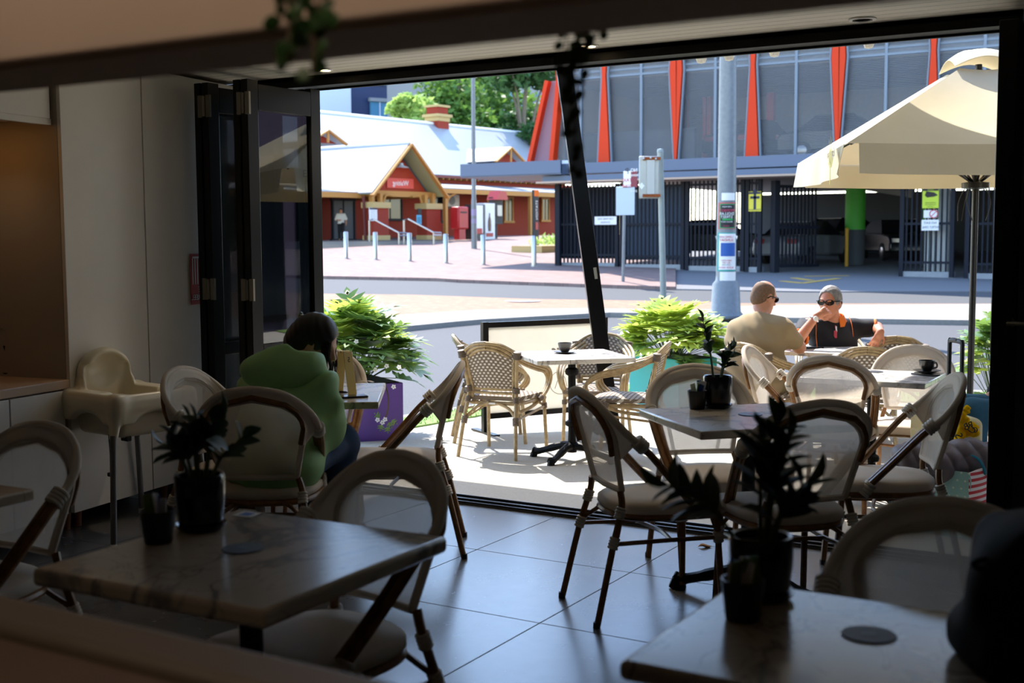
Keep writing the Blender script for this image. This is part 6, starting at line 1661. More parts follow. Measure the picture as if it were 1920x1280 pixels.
v.ell(c+H3 @ Vector((0, .115, -.03)), Vector((.058, .07, .12)), .02, '-', rot=H3); v.cap(c+H3 @ Vector((0, -.075, -.03)), c+H3 @ Vector((0, -.07, -.10)), .055, .045, .04); v.ell(c+H3 @ Vector((0, .115, -.06)), Vector((.058, .08, .13)), .02, '-', rot=H3); v.wave(lambda X, Y, Z: .0012*np.sin(210*X+80*Z+60*Y))
v.build('black_hair', M['hair_black'], w1)
hs = MB(); rg = random.Random(5)
for i in range(22):
    s = 1 if i < 16 else -1; a = c+H3 @ Vector((s*(.055+rg.random()*.018), .02+rg.random()*.05, .045)); b = c+H3 @ Vector((s*(.066+rg.random()*.016), .055+rg.random()*.04, -.02)); e = b+Vector((0, 0, -.05-rg.random()*.08))+cdir(rg.uniform(-.01, .015), 0, 0)
    hs.tube(spline([a, b, b.lerp(e, .5)+cdir(.006, 0, 0), e], 4), [.0045]*6+[.0035]*3+[.0022]*3+[.001], 5)
hs.build('loose_strand', M['hair_black'], w1)
q = c+H3 @ Vector((-.02, -.098, .045)); cl = MB()
for k in range(6): cl.tube(spline([q+H3 @ Vector((-.04, .0, .035-.014*k)), q+H3 @ Vector((0, -.02, .04-.014*k)), q+H3 @ Vector((.04, .0, .035-.014*k))], 4), .0045, 6)
cl.tube([q+H3 @ Vector((0, -.02, .05)), q+H3 @ Vector((0, -.02, -.04))], .006, 6); cl.build('hair_clip', simple('olive_hair_clip', '#7d7a4a', .4), w1)
e_ = c+H3 @ Vector((.074, .0, -.045)); MB().tube([e_, e_+Vector((0, 0, -.035))], .003, 6).build('earring', M['steel'], w1)

# ---- somebody in jeans at the far table, almost wholly behind the door jamb: only a knee shows
base = gat(1962, 6.9)
p4 = empty('person', base, 0, 'seated person almost hidden by the jamb, teal denim knee showing above the suitcase', 'person')
F4 = cdir(-1, 0, -.08).normalized(); S4 = Vector((0, 0, 1)).cross(F4)
V4 = lambda f, s, z: F4*f+S4*s+Vector((0, 0, z))
J = dict(pelvis=V4(0, 0, .56), chest=V4(-.03, 0, .90), neck=V4(-.01, 0, 1.10), head=V4(.04, 0, 1.25), shL=V4(-.02, .17, 1.03), shR=V4(-.02, -.17, 1.03), elL=V4(.02, .23, .76), elR=V4(.02, -.23, .76), wrL=V4(.2, .13, .66), wrR=V4(.2, -.13, .66), hipL=V4(.02, .09, .54), hipR=V4(.02, -.09, .54), knL=V4(.46, .11, .575), knR=V4(.46, -.11, .575), anL=V4(.44, .11, .09), anR=V4(.44, -.11, .09), toL=V4(.58, .11, .045), toR=V4(.58, -.11, .045))
H4 = basis(F4*1-Vector((0, 0, .1)))
body('body', M['skin3'], p4, J, H4, dict(handL=(F4*.3-S4, (0, 0, -1), .3), handR=(F4*.3+S4, (0, 0, -1), .3)), res=.008, w=.95)
v = Vol(.009); torso_prims(v, J)
for s in 'LR': v.cap(J['sh'+s], J['el'+s], .062, .056, .05); v.cap(J['el'+s], J['wr'+s], .055, .042, .03)
v.grow(.014); v.cut(J['neck']+Vector((0, 0, .03)), (0, 0, 1)); v.build('dark_sweater', M['dark_cloth'], p4)
v = Vol(.007); v.ell(J['pelvis'], Vector((.17, .17, .11)), .05)
for s in 'LR': v.cap(J['hip'+s], J['kn'+s], .088, .066, .05); v.cap(J['kn'+s], J['an'+s], .068, .06, .03)
v.grow(.013).build('jeans', M['denim_teal'], p4)
v = Vol(.008)
for s in 'LR': v.cap(J['an'+s]+Vector((0, 0, -.03)), J['to'+s], .044, .04, .03)
v.grow(.006).build('shoes', M['shoe'], p4)
v = Vol(.007); c = J['head']; v.ell(c+H4 @ Vector((0, -.016, .034)), Vector((.08, .099, .094)), .03, rot=H4); v.ell(c+H4 @ Vector((0, -.06, -.05)), Vector((.065, .05, .08)), .04, rot=H4); v.grow(.01); v.ell(c+H4 @ Vector((0, .09, -.02)), Vector((.06, .07, .1)), .02, '-', rot=H4); v.build('hair', M['hair_black'], p4)
p5c = (F4.x, F4.y)
put(bis, bu, base.x, base.y, math.degrees(math.atan2(F4.y, F4.x)), 'bistro chair hidden behind the door jamb under the person in teal jeans', G_IN, base.z)

# ---- the distant person in the station doorway
q = SM @ s_at(640, 446, 3.6); base = Vector((q.x, q.y, SZ-.01))
p5 = empty('person', base, 0, 'distant person in a white top and dark trousers standing in the station doorway', 'person')
F5 = cdir(.1, 0, -1).normalized(); S5 = Vector((0, 0, 1)).cross(F5); V5 = lambda f, s, z: (F5*f+S5*s+Vector((0, 0, z)))
J = dict(pelvis=V5(0, 0, .9), chest=V5(0, 0, 1.22), neck=V5(-.01, 0, 1.42), head=V5(.02, 0, 1.57), shL=V5(0, .17, 1.36), shR=V5(0, -.17, 1.36), elL=V5(.02, .27, 1.12), elR=V5(.06, -.26, 1.10), wrL=V5(.10, .27, .92), wrR=V5(.22, -.10, 1.08), hipL=V5(0, .09, .88), hipR=V5(0, -.09, .88), knL=V5(.02, .1, .48), knR=V5(.04, -.1, .48), anL=V5(0, .1, .08), anR=V5(0, -.1, .08), toL=V5(.13, .1, .035), toR=V5(.13, -.1, .035))
H5 = basis(F5)
body('body', M['skin'], p5, J, H5, dict(handL=(V5(.1, 0, -1), V5(0, -1, 0), .3), handR=(V5(.5, 1, 0), V5(-1, 0, 0), .3)), res=.010)
v = Vol(.012); torso_prims(v, J, w=1.05)
for s in 'LR': v.cap(J['sh'+s], J['sh'+s].lerp(J['el'+s], .9), .066, .066, .05)
v.grow(.016); v.cut(J['neck']+Vector((0, 0, .02)), (0, 0, 1)); v.cut(J['pelvis']+Vector((0, 0, -.02)), (0, 0, -1)); v.build('white_top', M['white'], p5)
v = Vol(.012)
for s in 'LR': v.cap(J['hip'+s], J['kn'+s], .092, .07, .05); v.cap(J['kn'+s], J['an'+s], .068, .055, .03)
v.ell(J['pelvis'], Vector((.17, .13, .11)), .05); v.grow(.012).build('trousers', M['dark_cloth'], p5)
v = Vol(.01); c = J['head']; v.ell(c+Vector((0, 0, .034))-F5*.016, Vector((.085, .099, .094)), .03); v.grow(.01); v.ell(c+F5*.09+Vector((0, 0, -.02)), Vector((.08, .08, .1)), .02, '-'); v.build('hair', M['hair_black'], p5)
# ------------------------------------------------------------------ plants
def lobed_leaf(mb, base, d, n, L, lobes=4, droop=.35, fold=.12):
    """one deeply lobed leaf: central rib with paired fingers"""
    d = Vector(d).normalized(); n = Vector(n); n = (n-d*n.dot(d)).normalized(); s = d.cross(n)
    def P(t, w): return base+d*(t*L)+s*(w*L)+n*(-droop*L*t*t+fold*L*abs(w))
    vs, fs = [], []
    def addp(*q): vs.append(P(*q)); return len(vs)-1
    rib = [addp(k/(lobes+1), 0) for k in range(lobes+2)]
    for sg in (-1, 1):
        for k in range(lobes):
            t = (k+.5)/(lobes+1); wd = .70*(.55+.45*math.sin(PI*min(1, t*1.1+.1)))*(1-.55*t*t); 
            a, b = rib[k], rib[k+1]; m = addp(t+.2, sg*wd*.5); m2 = addp(t+.0, sg*wd*.55); tip = addp(t+.24, sg*wd)
            fs += [(a, m2, m, b), (m2, tip, m)] if sg > 0 else [(b, m, m2, a), (m, tip, m2)]
    t2 = addp(1.12, .0); a1 = addp(.95, .11); a2 = addp(.95, -.11); fs.append((rib[-2], a2, t2, a1))
    mb.add(vs, fs)
def xanadu(name, loc, rz, label, w, d, h, plm, pw, pd, ph, n=190, seed=1, flowers=0, Lf=(.16, .25), young=.25, group=None):
    rnd = random.Random(seed)
    t = empty(name, loc, rz, label, 'potted plant', group)
    b = MB(); b.box((0, 0, ph/2), (pw, pd, ph)); b.build('planter', plm, t, bevel=.008); MB().box((0, 0, ph-.01), (pw-.05, pd-.05, .03)).build('soil', M['soil'], t)
    A_, B_, C_, S_ = MB(), MB(), MB(), MB()
    for i in range(n):
        a = rnd.random()*2*PI; rr = rnd.random()**.5; el = (1-rr*rr)**.5
        x, y = math.cos(a)*rr*w/2, math.sin(a)*rr*d/2; top = ph+h*(.25+.75*el)*rnd.uniform(.72, 1.0)-.06*rr
        o = Vector((math.cos(a)*(.3+rr), math.sin(a)*(.3+rr), .55*el+.15-.5*max(0, rr-.75))); o.normalize()
        L_ = rnd.uniform(*Lf); p = Vector((x*.82, y*.82, max(ph-.05-.25*max(0, rr-.8), top-.10)))
        up_ = Vector((rnd.uniform(-.3, .3), rnd.uniform(-.3, .3), 1))
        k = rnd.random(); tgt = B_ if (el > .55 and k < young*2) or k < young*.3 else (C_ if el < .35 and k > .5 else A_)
        lobed_leaf(tgt, p, o, up_, L_, droop=rnd.uniform(.2, .6))
        if i % 2 == 0: S_.tube([Vector((x*.3, y*.3, ph)), Vector((x*.6, y*.6, ph+(p.z-ph)*.6)), p], .0035, 5, caps=False)
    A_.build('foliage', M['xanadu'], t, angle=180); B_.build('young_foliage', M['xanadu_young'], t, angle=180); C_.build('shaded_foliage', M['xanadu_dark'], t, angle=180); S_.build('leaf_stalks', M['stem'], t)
    return t
def flower(mb, c, n, r):
    n = Vector(n).normalized(); x = n.orthogonal().normalized(); y = n.cross(x)
    for k in range(5):
        a = 2*PI*k/5; u = x*math.cos(a)+y*math.sin(a); v_ = x*math.cos(a+1.57)+y*math.sin(a+1.57)
        q = [c+u*r*.1, c+u*r*.55+v_*r*.42+n*r*.1, c+u*r+v_*r*.2, c+u*r-v_*r*.2, c+u*r*.55-v_*r*.42+n*r*.1]; mb.add(q, [(0, 1, 2, 3, 4)])
cr = gat(775, 9.62); cr = at_z(776, 824, -.13)
pw = 1.0
dirx = Vector((RGT[0], RGT[1], 0))
c0 = cr-dirx*(pw/2)+Vector((HF[0], HF[1], 0))*.22
gzp = gz(c0.x, c0.y)
pp = xanadu('planter_plant', (c0.x, c0.y, gzp), YAW, 'lush lobed-leaf plant with small white flowers in a purple box planter', 1.1, .9, .62, M['purple'], pw, .44, .455, 180, 4, Lf=(.2, .3), young=.14)
ppI = (Matrix.Translation(pp.location) @ Matrix.Rotation(YAW, 4, 'Z')).inverted()
for px, py, D_ in ((703, 693, 9.25), (725, 686, 9.25), (748, 688, 9.25), (738, 725, 9.3), (668, 640, 9.25), (708, 787, 9.32), (722, 786, 9.32), (717, 792, 9.32)):
    fl = MB(); flower(fl, ppI @ at_d(px, py, D_), ppI.to_3x3() @ cdir(0, .15, -1), .019); fl.build('white_flower', M['petal'], pp)
tr = MB(); q = [ppI @ at_d(*k) for k in ((722, 718, 9.45), (728, 745, 9.36), (727, 768, 9.34), (722, 785, 9.34))]; tr.tube(spline(q, 5), .006, 6); tr.build('trailing_stem', M['brownstem'], pp)
lf = MB()
for px, py, a in ((715, 796, -1.8), (728, 792, -1.0), (734, 788, -.6), (726, 800, -1.5), (712, 782, 2.5)): lobed_leaf(lf, ppI @ at_d(px, py, 9.33), ppI.to_3x3() @ cdir(math.cos(a), math.sin(a), 0), ppI.to_3x3() @ cdir(0, .1, -1), .05, 2)
lf.build('trailing_leaves', M['xanadu'], pp)
c1 = gat(1262, 11.7); xanadu('planter_plant', c1, YAW, 'lime green lobed-leaf plant in a turquoise planter behind the chairs', 1.12, .8, .52, M['teal'], .82, .45, .50, 180, 9, young=.55, Lf=(.2, .3))
c2 = gat(1882, 10.9); xanadu('planter_plant', c2, YAW, 'lobed-leaf plant partly hidden by the door jamb at the right', .66, .6, .82, M['rubber'], .45, .4, .16, 110, 13, young=.1, Lf=(.16, .24))

def zz_plant(name, loc, label, pot_r, pot_h, stems, seed, group, leaf=.045, saucer=True):
    rnd = random.Random(seed); t = empty(name, loc, 0, label, 'potted plant', group)
    b = MB().lathe([(0, .008), (pot_r*.8, .008), (pot_r*.86, .012), (pot_r*.9, .03), (pot_r*.98, pot_h*.55), (pot_r, pot_h-.006), (pot_r-.003, pot_h), (pot_r-.01, pot_h-.002), (pot_r-.012, pot_h-.02)], n=32); b.build('pot', M['ceramic'], t)
    if saucer: MB().lathe([(0, 0), (pot_r*.82, 0), (pot_r*1.0, .01), (pot_r*1.03, .016), (pot_r*.98, .016), (pot_r*.8, .007), (0, .007)], n=32).build('saucer', M['ceramic'], t)
    MB().lathe([(0, pot_h-.014), (pot_r-.011, pot_h-.018)], n=24).build('soil', M['soil'], t)
    S_, F_ = MB(), MB()
    for (dx, dy, hgt, n) in stems:
        a = Vector((dx*.25, dy*.25, pot_h-.02)); b_ = Vector((dx*.6, dy*.6, pot_h+hgt*.6)); c = Vector((dx, dy, pot_h+hgt))
        sp_ = spline([a, a.lerp(b_, .5)+Vector((0, 0, .01)), b_, c], 6); S_.tube(sp_, [.0055-.0035*k/(len(sp_)-1) for k in range(len(sp_))], 6)
        sd2 = (c-a).cross(Vector((rnd.gauss(0, 1), rnd.gauss(0, 1), .2))).normalized()
        for k in range(n):
            f = .38+.62*k/(n-1); i = min(int(f*(len(sp_)-1)), len(sp_)-2); p = sp_[i].lerp(sp_[i+1], f*(len(sp_)-1)-i); tn = (sp_[i+1]-sp_[i]).normalized()
            o = (sd2*(1 if k % 2 else -1)+tn*1.0+Vector((rnd.gauss(0, .38), rnd.gauss(0, .38), rnd.gauss(0, .25)))).normalized()
            if k == n-1: o = tn
            L_ = leaf*rnd.uniform(.85, 1.15)*(1 if k < n-2 else .8); nn = o.cross(tn.cross(o)).normalized() if o.cross(tn).length > .1 else o.orthogonal(); nn = tn.cross(o).cross(o)*-1; nn = nn.normalized() if nn.length > .01 else o.orthogonal()
            w_ = nn.cross(o).normalized(); vs = []
            prof = ((0, .02), (.2, .22), (.45, .31), (.7, .26), (.9, .11), (1.0, 0))
            for q, wd in prof: 
                for s in (-1, 0, 1): vs.append(p+o*(L_*q)+w_*(s*wd*L_)+nn*(L_*(.09*abs(s)*wd/.24-.14*q*q)))
            fs = []
            for j in range(len(prof)-1):
                for s in (0, 1): fs.append((j*3+s, j*3+s+1, j*3+s+4, j*3+s+3))
            F_.add(vs, fs)
    S_.build('stems', M['stem'], t); F_.build('leaves', M['zz'], t, angle=180); return t
GP = 'potted plants in black pots on the tables'
def local(px, py, D, o): q = at_d(px, py, D)-o; return q
pL = at_z(367, 1000, .75); pL = pL+Vector((HF[0], HF[1], 0))*.05
zz_plant('zz_plant', (pL.x, pL.y, .75), 'dark glossy-leaved plant in a black pot on the dark foreground table at left', .062, .14, [(.0, -.01, .13, 9), (-.05, .02, .12, 8), (.05, .03, .14, 9), (.11, .04, .09, 8), (-.10, -.02, .07, 7), (.02, .05, .14, 8), (-.03, -.05, .09, 7)], 3, GP, .07)
pM = at_z(1348, 766, .75); pM = pM+Vector((HF[0], HF[1], 0))*.04
zz_plant('zz_plant', (pM.x, pM.y, .75), 'glossy-leaved plant in a black pot with saucer on the middle marble table', .062, .135, [(-.07, .0, .235, 12), (.05, .01, .115, 8), (.035, .03, .10, 7), (.065, -.02, .09, 6)], 5, GP, .06)
pR = at_z(1432, 1128, .75); pR = pR+Vector((HF[0], HF[1], 0))*.03
ix = Vector((RGT[0], RGT[1], 0))
def st_(r, f, h, n): q = ix*r+Vector((HF[0], HF[1], 0))*f; return (q.x, q.y, h, n)
zz_plant('zz_plant', (pR.x, pR.y, .75), 'dark silhouetted plant with drooping leaves in a black pot on the foreground table at right', .064, .128, [st_(.03, .0, .225, 13), st_(.0, .03, .18, 10), st_(-.185, .0, .10, 12), st_(.09, .02, .10, 8), st_(.06, -.03, .08, 7), st_(.05, .02, .19, 9)], 8, GP, .08)
pS = at_z(26, 702, .785); pS = pS+Vector((HF[0], HF[1], 0))*.05
zz_plant('zz_plant', (pS.x-.02, pS.y, .7785), 'potted plant with an upright leaf on the sideboard at the left edge', .07, .16, [(.0, .0, .19, 3), (.03, -.03, .10, 6), (-.03, .02, .16, 6), (.06, .0, .06, 4)], 15, GP, .065)

def caddy(px, py, z, label, seed, back=.03):
    p = at_z(px, py, z)+Vector((HF[0], HF[1], 0))*back; rnd = random.Random(seed); t = empty('sachet_cup', (p.x, p.y, z), rnd.random(), label, 'sugar caddy', 'black cups of sugar sachets')
    MB().lathe([(0, 0), (.031, 0), (.033, .004), (.041, .075), (.041, .078), (.038, .078), (.031, .01), (0, .008)], n=24).build('cup', M['cup_black'], t)
    for i in range(9):
        a = rnd.random()*6.28; r_ = rnd.uniform(.008, .022); m = ('paper', 'greenpaper', 'paper', 'greenpaper', 'bluepaper', 'paper', 'greenpaper', 'paper', 'bluepaper')[i]
        x, y = math.cos(a)*r_, math.sin(a)*r_; Rm = Matrix.Rotation(rnd.uniform(-.22, .22), 3, 'X') @ Matrix.Rotation(rnd.uniform(-.22, .22), 3, 'Y') @ Matrix.Rotation(a, 3, 'Z')
        MB().box((x, y, .064+rnd.uniform(0, .02)), (.024, .004, .075), R3=Rm).build('sachet', M[m], t)
    return t
caddy(290, 1022, .75, 'black cup of sugar sachets beside the pot on the dark left table', 1)
caddy(1309, 768, .75, 'black cup of green and white sachets on the middle marble table', 2)
caddy(1398, 1170, .75, 'black cup of white and blue sachets in front of the pot on the right table', 3)
def disc(px, py, z, label, r=.048):
    p = at_z(px, py, z); t = empty('order_disc', (p.x, p.y, z), .4, label, 'order disc', 'round navy order discs on the tables')
    MB().lathe([(0, 0), (r, 0), (r+.001, .0015), (r, .003), (0, .003)], n=36).build('disc', M['disc'], t); MB().prism([(-.012, -.007), (.012, -.007), (.012, .007), (-.012, .007)], .003, .0037).build('printed_mark', M['inkred'] if 'middle' in label else simple('slate_print', '#3a4560', .5), t)
disc(455, 1029, .75, 'round navy disc on the dark foreground table at left'); disc(1629, 1191, .75, 'round navy disc on the foreground table at right'); disc(1407, 777, .75, 'round navy disc on the middle marble table'); disc(1640, 697, TF.z+.75, 'round navy disc on the far marble table')
p = at_z(463, 965, .75); t = empty('table_tag', (p.x, p.y, .75), .1, 'small blue square tag at the far corner of the dark left table', 'tag'); MB().box((0, 0, .001), (.06, .05, .002)).build('label_plate', M['paper'], t); MB().box((0, 0, .0022), (.03, .03, .001)).build('printed_square', M['bluepaper'], t)

# number stand and phone on the woman's table
p = at_z(648, 738, .75); ns = empty('number_stand', (p.x, p.y, .75), R(-20), 'gold folded table stand with the number five', 'table number')
for s in (-1, 1):
    Rm = Matrix.Rotation(s*R(8.5), 3, 'X'); c = Vector((0, s*.0335, .098))
    o = MB().box(c, (.052, .003, .2), R3=Rm).build('panel', M['gold'], ns, bevel=.001)
    if s < 0: text_mesh('5', .034, 'lettering', M['ink'], o, Matrix.Translation(c) @ Rm.to_4x4() @ facing((.0, -.0022, .062), (1, 0, 0), (0, -1, 0)), ext=.0004)
MB().tube([(-.026, 0, .197), (.026, 0, .197)], .005, 8).build('fold', M['gold'], ns)
ns.rotation_euler = (0, 0, R(80))
p = at_z(657, 745, .75); ph = empty('phone', (p.x, p.y, .75), R(52), 'black phone lying on the numbered table', 'phone'); MB().box((0, 0, .0045), (.15, .073, .008)).build('case', M['rubber'], ph, bevel=.003); MB().box((0, 0, .009), (.142, .066, .001)).build('screen', M['phone'], ph)
p = at_z(632, 736, .75); o = empty('pen', (p.x, p.y, .75), R(5), 'dark pen lying beside the number stand', 'pen'); MB().tube([(-.06, 0, .005), (.05, 0, .005), (.065, 0, .004)], [.0045, .0045, .001], 8).build('barrel', M['ink'], o)

# cups
def cup(p, z, m, label, rz, s=1.0):
    t = empty('coffee_cup', (p.x, p.y, z), rz, label, 'cup', 'coffee cups with saucers')
    MB().lathe([(0, .008), (.022*s, .008), (.026*s, .014), (.038*s, .03*s), (.044*s, .06*s), (.045*s, .068*s), (.042*s, .068*s), (.036*s, .03*s), (0, .016)], n=28).build('cup', m, t)
    MB().tube(spline([(-.040*s, 0, .06*s), (-.066*s, 0, .057*s), (-.068*s, 0, .036*s), (-.036*s, 0, .027*s)], 5), .005, 8, flat=1.3).build('handle', m, t)
    sc_ = MB().lathe([(0, 0), (.035*s, 0), (.05*s, .004), (.074*s, .012), (.075*s, .014), (.05*s, .008), (0, .007)], n=32); sc_.build('saucer', m, t)
    MB().lathe([(0, .055*s), (.041*s, .055*s)], n=20).build('coffee', simple('milky_coffee', '#7a5638', .4), t)
p = at_z(1059, 662, TO.z+.75); cup(p, TO.z+.75, M['cup'], 'grey coffee cup with saucer on the outdoor table', YAW, 1.1)
p = at_z(1738, 698, TF.z+.75); cup(p, TF.z+.75, M['cup_black'], 'black coffee cup with saucer on the far marble table', YAW+PI, 1.05)
p = at_z(1782, 694, TF.z+.75); p2 = p
ph = empty('phone', (TF.x+.27, TF.y+.12, TF.z+.75), YAW+.1, 'dark phone lying behind the black cup and suitcase handle', 'phone'); MB().box((0, 0, .0045), (.15, .073, .009)).build('case', M['phone'], ph, bevel=.003)
ph = empty('phone', (TM.x-.1, TM.y+.02, TM.z+.75), .3, 'phone on the white table between the two men', 'phone'); MB().box((0, 0, .0045), (.15, .073, .009)).build('case', M['phone'], ph, bevel=.003)
np_ = empty('newspaper', (TM.x+.1, TM.y-.12, TM.z+.75), .2, 'folded white paper on the table between the two men', 'paper'); MB().box((0, 0, .003), (.3, .2, .006)).build('sheet', M['paper'], np_)

# ---- luggage by the jamb
sc0 = gat(1782, 6.5); su = empty('suitcase', sc0, YAW+R(-24), 'cream hard-shell suitcase with raised black handle beside the jamb', 'suitcase')
for s in (-1, 1):
    v = Vol(.006); v.rbox((0, s*.062, .31), (.155, .02, .22), .045, .01); v.cut((0, s*.012, 0), (0, -s, 0))
    for k in range(7): v.rbox((0, s*.128, .12+.06*k), (.15, .001, .002), .004, .006, '-')
    v.build('shell', M['case'], su)
zp = spline([(-.195, 0, .12), (-.2, 0, .31), (-.195, 0, .50), (-.15, 0, .573), (0, 0, .577), (.15, 0, .573), (.195, 0, .50), (.2, 0, .31), (.195, 0, .12), (.15, 0, .047), (0, 0, .043), (-.15, 0, .047)], 4, True)
MB().tube(zp, .014, 8, closed=True).build('zip', M['rubber'], su); MB().box((.202, 0, .30), (.012, .022, .12)).build('side_handle', M['rubber'], su, bevel=.004); MB().box((.1985, -.055, .46), (.01, .03, .10)).build('lock', M['rubber'], su, bevel=.003)
for x in (-.15, .15):
    for y in (-.07, .07): MB().lathe([(0, -.011), (.022, -.011), (.024, 0), (.022, .011), (0, .011)], n=14, M=Matrix.Translation((x, y, .024)) @ Matrix.Rotation(R(90), 4, 'X')).box((x, y, .045), (.03, .03, .02)).build('castor', M['rubber'], su)
MB().tube(spline([(-.108, .06, .57), (-.108, .06, .93), (-.10, .06, .96), (-.07, .06, .968), (.01, .06, .968), (.04, .06, .96), (.048, .06, .93), (.048, .06, .57)], 4), .0115, 8, flat=1.2).build('pull_handle', M['rubber'], su); MB().box((-.03, .06, .972), (.05, .026, .012)).build('release_button', M['rubber'], su, bevel=.003)
yb = at_d(1808, 800, 6.3)
v = Vol(.004); Yb = lambda px, py, D=6.28: at_d(px, py, D)-yb
v.cap(Yb(1803, 775), Yb(1806, 786), .022, .014, .015); v.cap(Yb(1806, 784), Yb(1800, 826), .016, .03, .02); v.cap(Yb(1807, 786), Yb(1822, 806), .016, .035, .02); v.cap(Yb(1800, 826), Yb(1794, 836), .026, .006, .02); v.cap(Yb(1822, 806), Yb(1832, 814), .03, .012, .02); v.cap(Yb(1804, 776), Yb(1812, 768), .014, .02, .012)
v.wave(lambda X, Y, Z: .006*np.sin(95*X+60*Z+3*np.sin(70*Z))*np.cos(80*Y+40*X))
yo = empty('plastic_bag', yb, 0, 'crumpled yellow plastic bag with black lettering tied over the suitcase', 'bag'); v.build('bag_film', M['yellowbag'], yo, relax=1)
for ch, px, py, r_, s_ in (('B', 1812, 800, .5, .05), ('R', 1819, 797, .2, .05), ('U', 1823, 806, .9, .05), ('S', 1797, 817, -1.2, .055), ('C', 1829, 806, .3, .04)):
    text_mesh(ch, s_, 'lettering', M['ink'], yo, facing(Yb(px, py, 6.225), RGT, cdir(0, .05, -1)) @ Matrix.Rotation(r_, 4, 'Z'), ext=.002)
tb = gat(1776, 6.15); to = empty('tote_bag', tb, YAW+R(14), 'teal dotted and red-striped shopping bag stuffed with a puffer jacket', 'bag')
W_, D__, H_ = .42, .2, .345
mb = MB(); mb.sheet(lambda u, v_: ((u-.5)*W_*(1-.05*v_)+.01*math.sin(v_*9), -D__/2-.012*math.sin(PI*v_)*math.cos((u-.5)*5), H_*v_), 10, 8, .004); mb.sheet(lambda u, v_: ((u-.5)*W_*(1-.05*v_), D__/2+.01*math.sin(PI*v_), H_*v_), 8, 6, .004); mb.box((0, 0, .004), (W_*.98, D__*.98, .008)); mb.build('panel', M['totedots'], to, angle=60)
for s in (-1, 1):
    mb = MB(); mb.sheet(lambda u, v_, s=s: (s*(W_/2*(1-.05*v_)+.015*math.sin(PI*u)*v_), (u-.5)*D__, H_*v_+.012*math.sin(PI*u)*v_), 6, 8, .004); mb.build('striped_gusset', M['totestripe'], to, angle=60)
for s in (-1, 1): MB().tube(spline([(-.09, s*D__/2, H_-.01), (-.08, s*.07, H_+.06), (-.02, s*.02, H_+.09), (.07, s*.05, H_+.07), (.10, s*D__/2, H_-.01)], 5), .011, 6, flat=.3).build('handle', M['redcloth'], to)
pf = at_d(1770, 868, 6.18); po = empty('puffer_jacket', pf, 0, 'quilted grey puffer jacket bulging out of the shopping bag', 'jacket'); v = Vol(.006); X_ = Vector((RGT[0], RGT[1], 0)); F_ = Vector((HF[0], HF[1], 0))
Q = lambda r, u, f: X_*r+F_*f+Vector((0, 0, u))
v.cap(Q(-.19, .03, -.02), Q(.0, .0, -.03), .075, .07, .04); v.cap(Q(0, .0, .0), Q(.19, .01, .0), .075, .085, .04); v.cap(Q(-.2, .02, .02), Q(-.22, -.05, 0), .06, .05, .04); v.cap(Q(.12, .05, .03), Q(.2, .04, .02), .07, .06, .04); v.cap(Q(-.1, .05, .03), Q(.05, .04, .04), .06, .06, .04); v.cap(Q(-.08, -.06, 0), Q(.1, -.06, 0), .06, .06, .03)
ca, sa = X_.x, X_.y
v.wave(lambda X, Y, Z: .016*(.6-np.sqrt(np.abs(np.sin(34*(X*ca+Y*sa)+16*Z+6*Y))))+.006*(.5-np.sqrt(np.abs(np.sin(40*Z-20*(X*ca+Y*sa))))))
v.build('quilting', M['puffer'], po, relax=0); MB().tube(spline([Q(.10, .055, -.06), Q(.14, .035, -.085), Q(.17, -.01, -.085), Q(.18, -.04, -.08)], 5), .008, 6).build('zip', M['tealzip'], po)
gl = gat(1850, 6.6); o = empty('green_toy', at_d(1846, 935, 6.2), 0, 'bright green fringed tag hanging between bag and suitcase', 'tag'); mb = MB()
for k in range(5): mb.box((.004*math.sin(k*2), 0, .08-.04*k), (.02, .006, .036), R3=Matrix.Rotation(.5*math.sin(k*1.7), 3, 'Y'))
mb.build('leaf_tag', simple('leaf_green_plastic', '#5fae2e', .5), o)

# ---- black backpack on the right-hand table
bp = at_z(1952, 1262, .75); bp = bp+F_*.03; bo = empty('backpack', (bp.x, bp.y, .75), 0, 'black backpack standing on the right end of the foreground table', 'backpack')
v = Vol(.006); v.ell(Q(-.0, .10, 0), (.115, .10, .125), .05, rot=basis(F_)); v.rbox(Q(.06, .13, .02), (.08, .06, .07), .05, .05, rot=basis(F_)); v.ell(Q(.10, .19, .02), (.10, .09, .05), .06, rot=basis(F_)); v.rbox(Q(.0, .04, 0), (.085, .07, .01), .03, .05, rot=basis(F_)); v.cut((0, 0, .001), (0, 0, -1)); v.wave(lambda X, Y, Z: .003*np.sin(38*Z+20*X)); v.build('bag_body', M['bagblack'], bo)
for (r, u, f) in ((-.095, .185, -.01), (-.10, .025, -.03)): MB().tube(spline([Q(r+.02, u, f), Q(r-.005, u+.004, f-.01), Q(r-.018, u-.004, f-.01), Q(r-.005, u-.012, f-.01), Q(r+.01, u-.006, f)], 4), .005, 6).build('zip_pull', M['bagblack'], bo)
MB().tube(spline([Q(.07, .23, .02), Q(.09, .265, .02), Q(.14, .27, .03), Q(.16, .23, .03)], 5), .010, 6).build('grab_handle', M['bagblack'], bo)

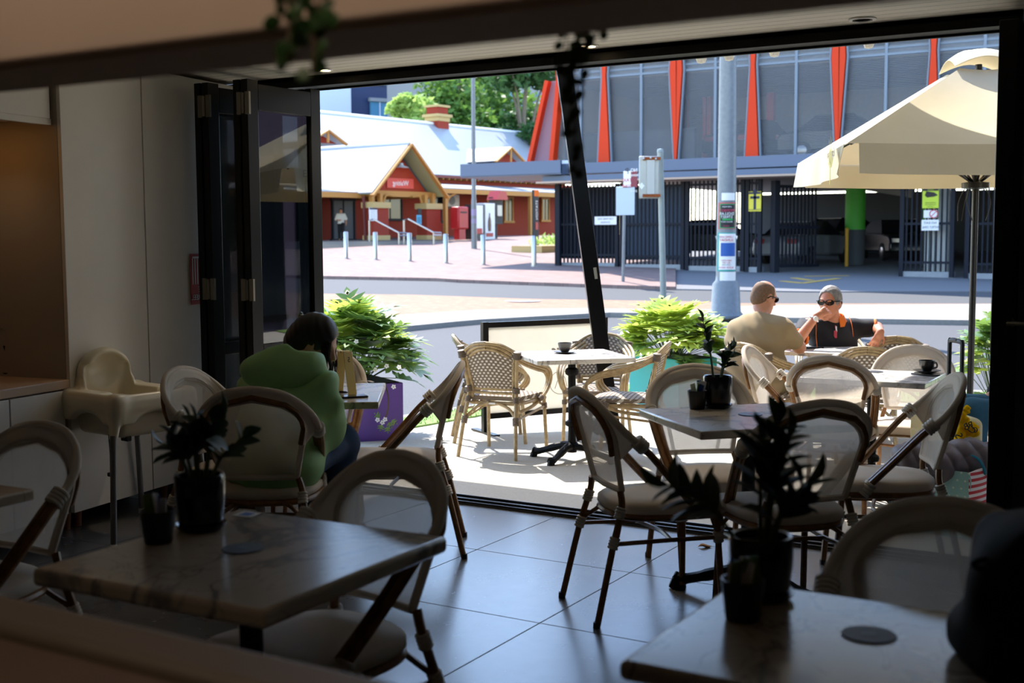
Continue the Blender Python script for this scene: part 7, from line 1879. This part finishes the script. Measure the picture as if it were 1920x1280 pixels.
# ---- trailing vines from the bulkhead
def vine(strands, label, seed, group='trailing vines at the bulkhead'):
    rnd = random.Random(seed); p0 = strands[0][0]; t = empty('trailing_vine', p0, 0, label, 'hanging plant', group)
    S_, L_ = MB(), MB()
    for st in strands:
        q = [Vector(k)-p0 for k in st]; sp_ = spline(q, 6); S_.tube(sp_, .0014, 5)
        k = 0
        while k < len(sp_)-1:
            c = sp_[k]; a = rnd.random()*6.28; o = Vector((math.cos(a), math.sin(a), -.3)).normalized(); n = (cdir(rnd.gauss(0, .5), rnd.gauss(0, .4), -1)).normalized(); u = n.orthogonal().normalized(); w_ = n.cross(u); r_ = rnd.uniform(.006, .0095); cc = c+o*.011
            ring = [cc+(u*math.cos(b)+w_*math.sin(b))*r_*(1+.12*math.cos(b*2)) for b in np.linspace(0, 2*PI, 11)[:-1]]
            L_.add(ring+[cc+n*.0018]+[q_-n*.0012 for q_ in ring], [(i, (i+1) % 10, 10) for i in range(10)]+[tuple(range(20, 10, -1))]+[(i, 11+i, 11+(i+1) % 10, (i+1) % 10) for i in range(10)]); k += rnd.choice((1, 1, 2))
    S_.build('vine_stems', M['brownstem'], t); L_.build('vine_leaves', M['vine'], t); return t
B = lambda px, py, D: at_d(px, py, D)
vine([[B(524, -60, 1.28), B(530, 0, 1.28), B(524, 45, 1.29)], [B(545, -60, 1.27), B(548, 20, 1.27), B(540, 80, 1.27), B(546, 120, 1.28)], [B(582, -60, 1.29), B(578, 30, 1.29), B(588, 90, 1.28), B(585, 140, 1.28)], [B(600, -50, 1.27), B(596, 10, 1.28), B(612, 40, 1.28)], [B(560, -50, 1.28), B(566, 30, 1.28), B(560, 70, 1.28)]], 'dark round-leaved vine trailing over the bulkhead above the folded doors', 3)
vine([[B(1082, 40, 1.66), B(1080, 90, 1.66), B(1090, 150, 1.66), B(1076, 260, 1.66), B(1080, 330, 1.67)], [B(1104, 40, 1.67), B(1100, 70, 1.67), B(1085, 110, 1.67), B(1070, 160, 1.67), B(1082, 250, 1.67)], [B(1120, 40, 1.66), B(1117, 72, 1.66)], [B(1066, 40, 1.66), B(1058, 110, 1.66), B(1050, 210, 1.66)]], 'thin round-leaved vine trailing in front of the leaning post', 6)

# a dry leaf on the tiles
p = at_z(1322, 1026, 0); dl = empty('dry_leaf', (p.x, p.y, 0), .6, 'curled dry brown leaf lying on the tiles under the middle table', 'leaf')
mb = MB(); mb.sheet(lambda u, v: ((u-.5)*.07, (v-.5)*.034*math.sin(PI*min(1, max(.02, u*1.02))), .003+.012*(2*v-1)**2*math.sin(PI*u)+.004*math.sin(u*7)), 10, 6, .0008); mb.build('blade', simple('dry_leaf_brown', '#a9825c', .8), dl, angle=180); MB().tube([(.035, 0, .004), (.05, .004, .003)], .001, 5).build('stalk', M['brownstem'], dl)
bpy.context.view_layer.update()
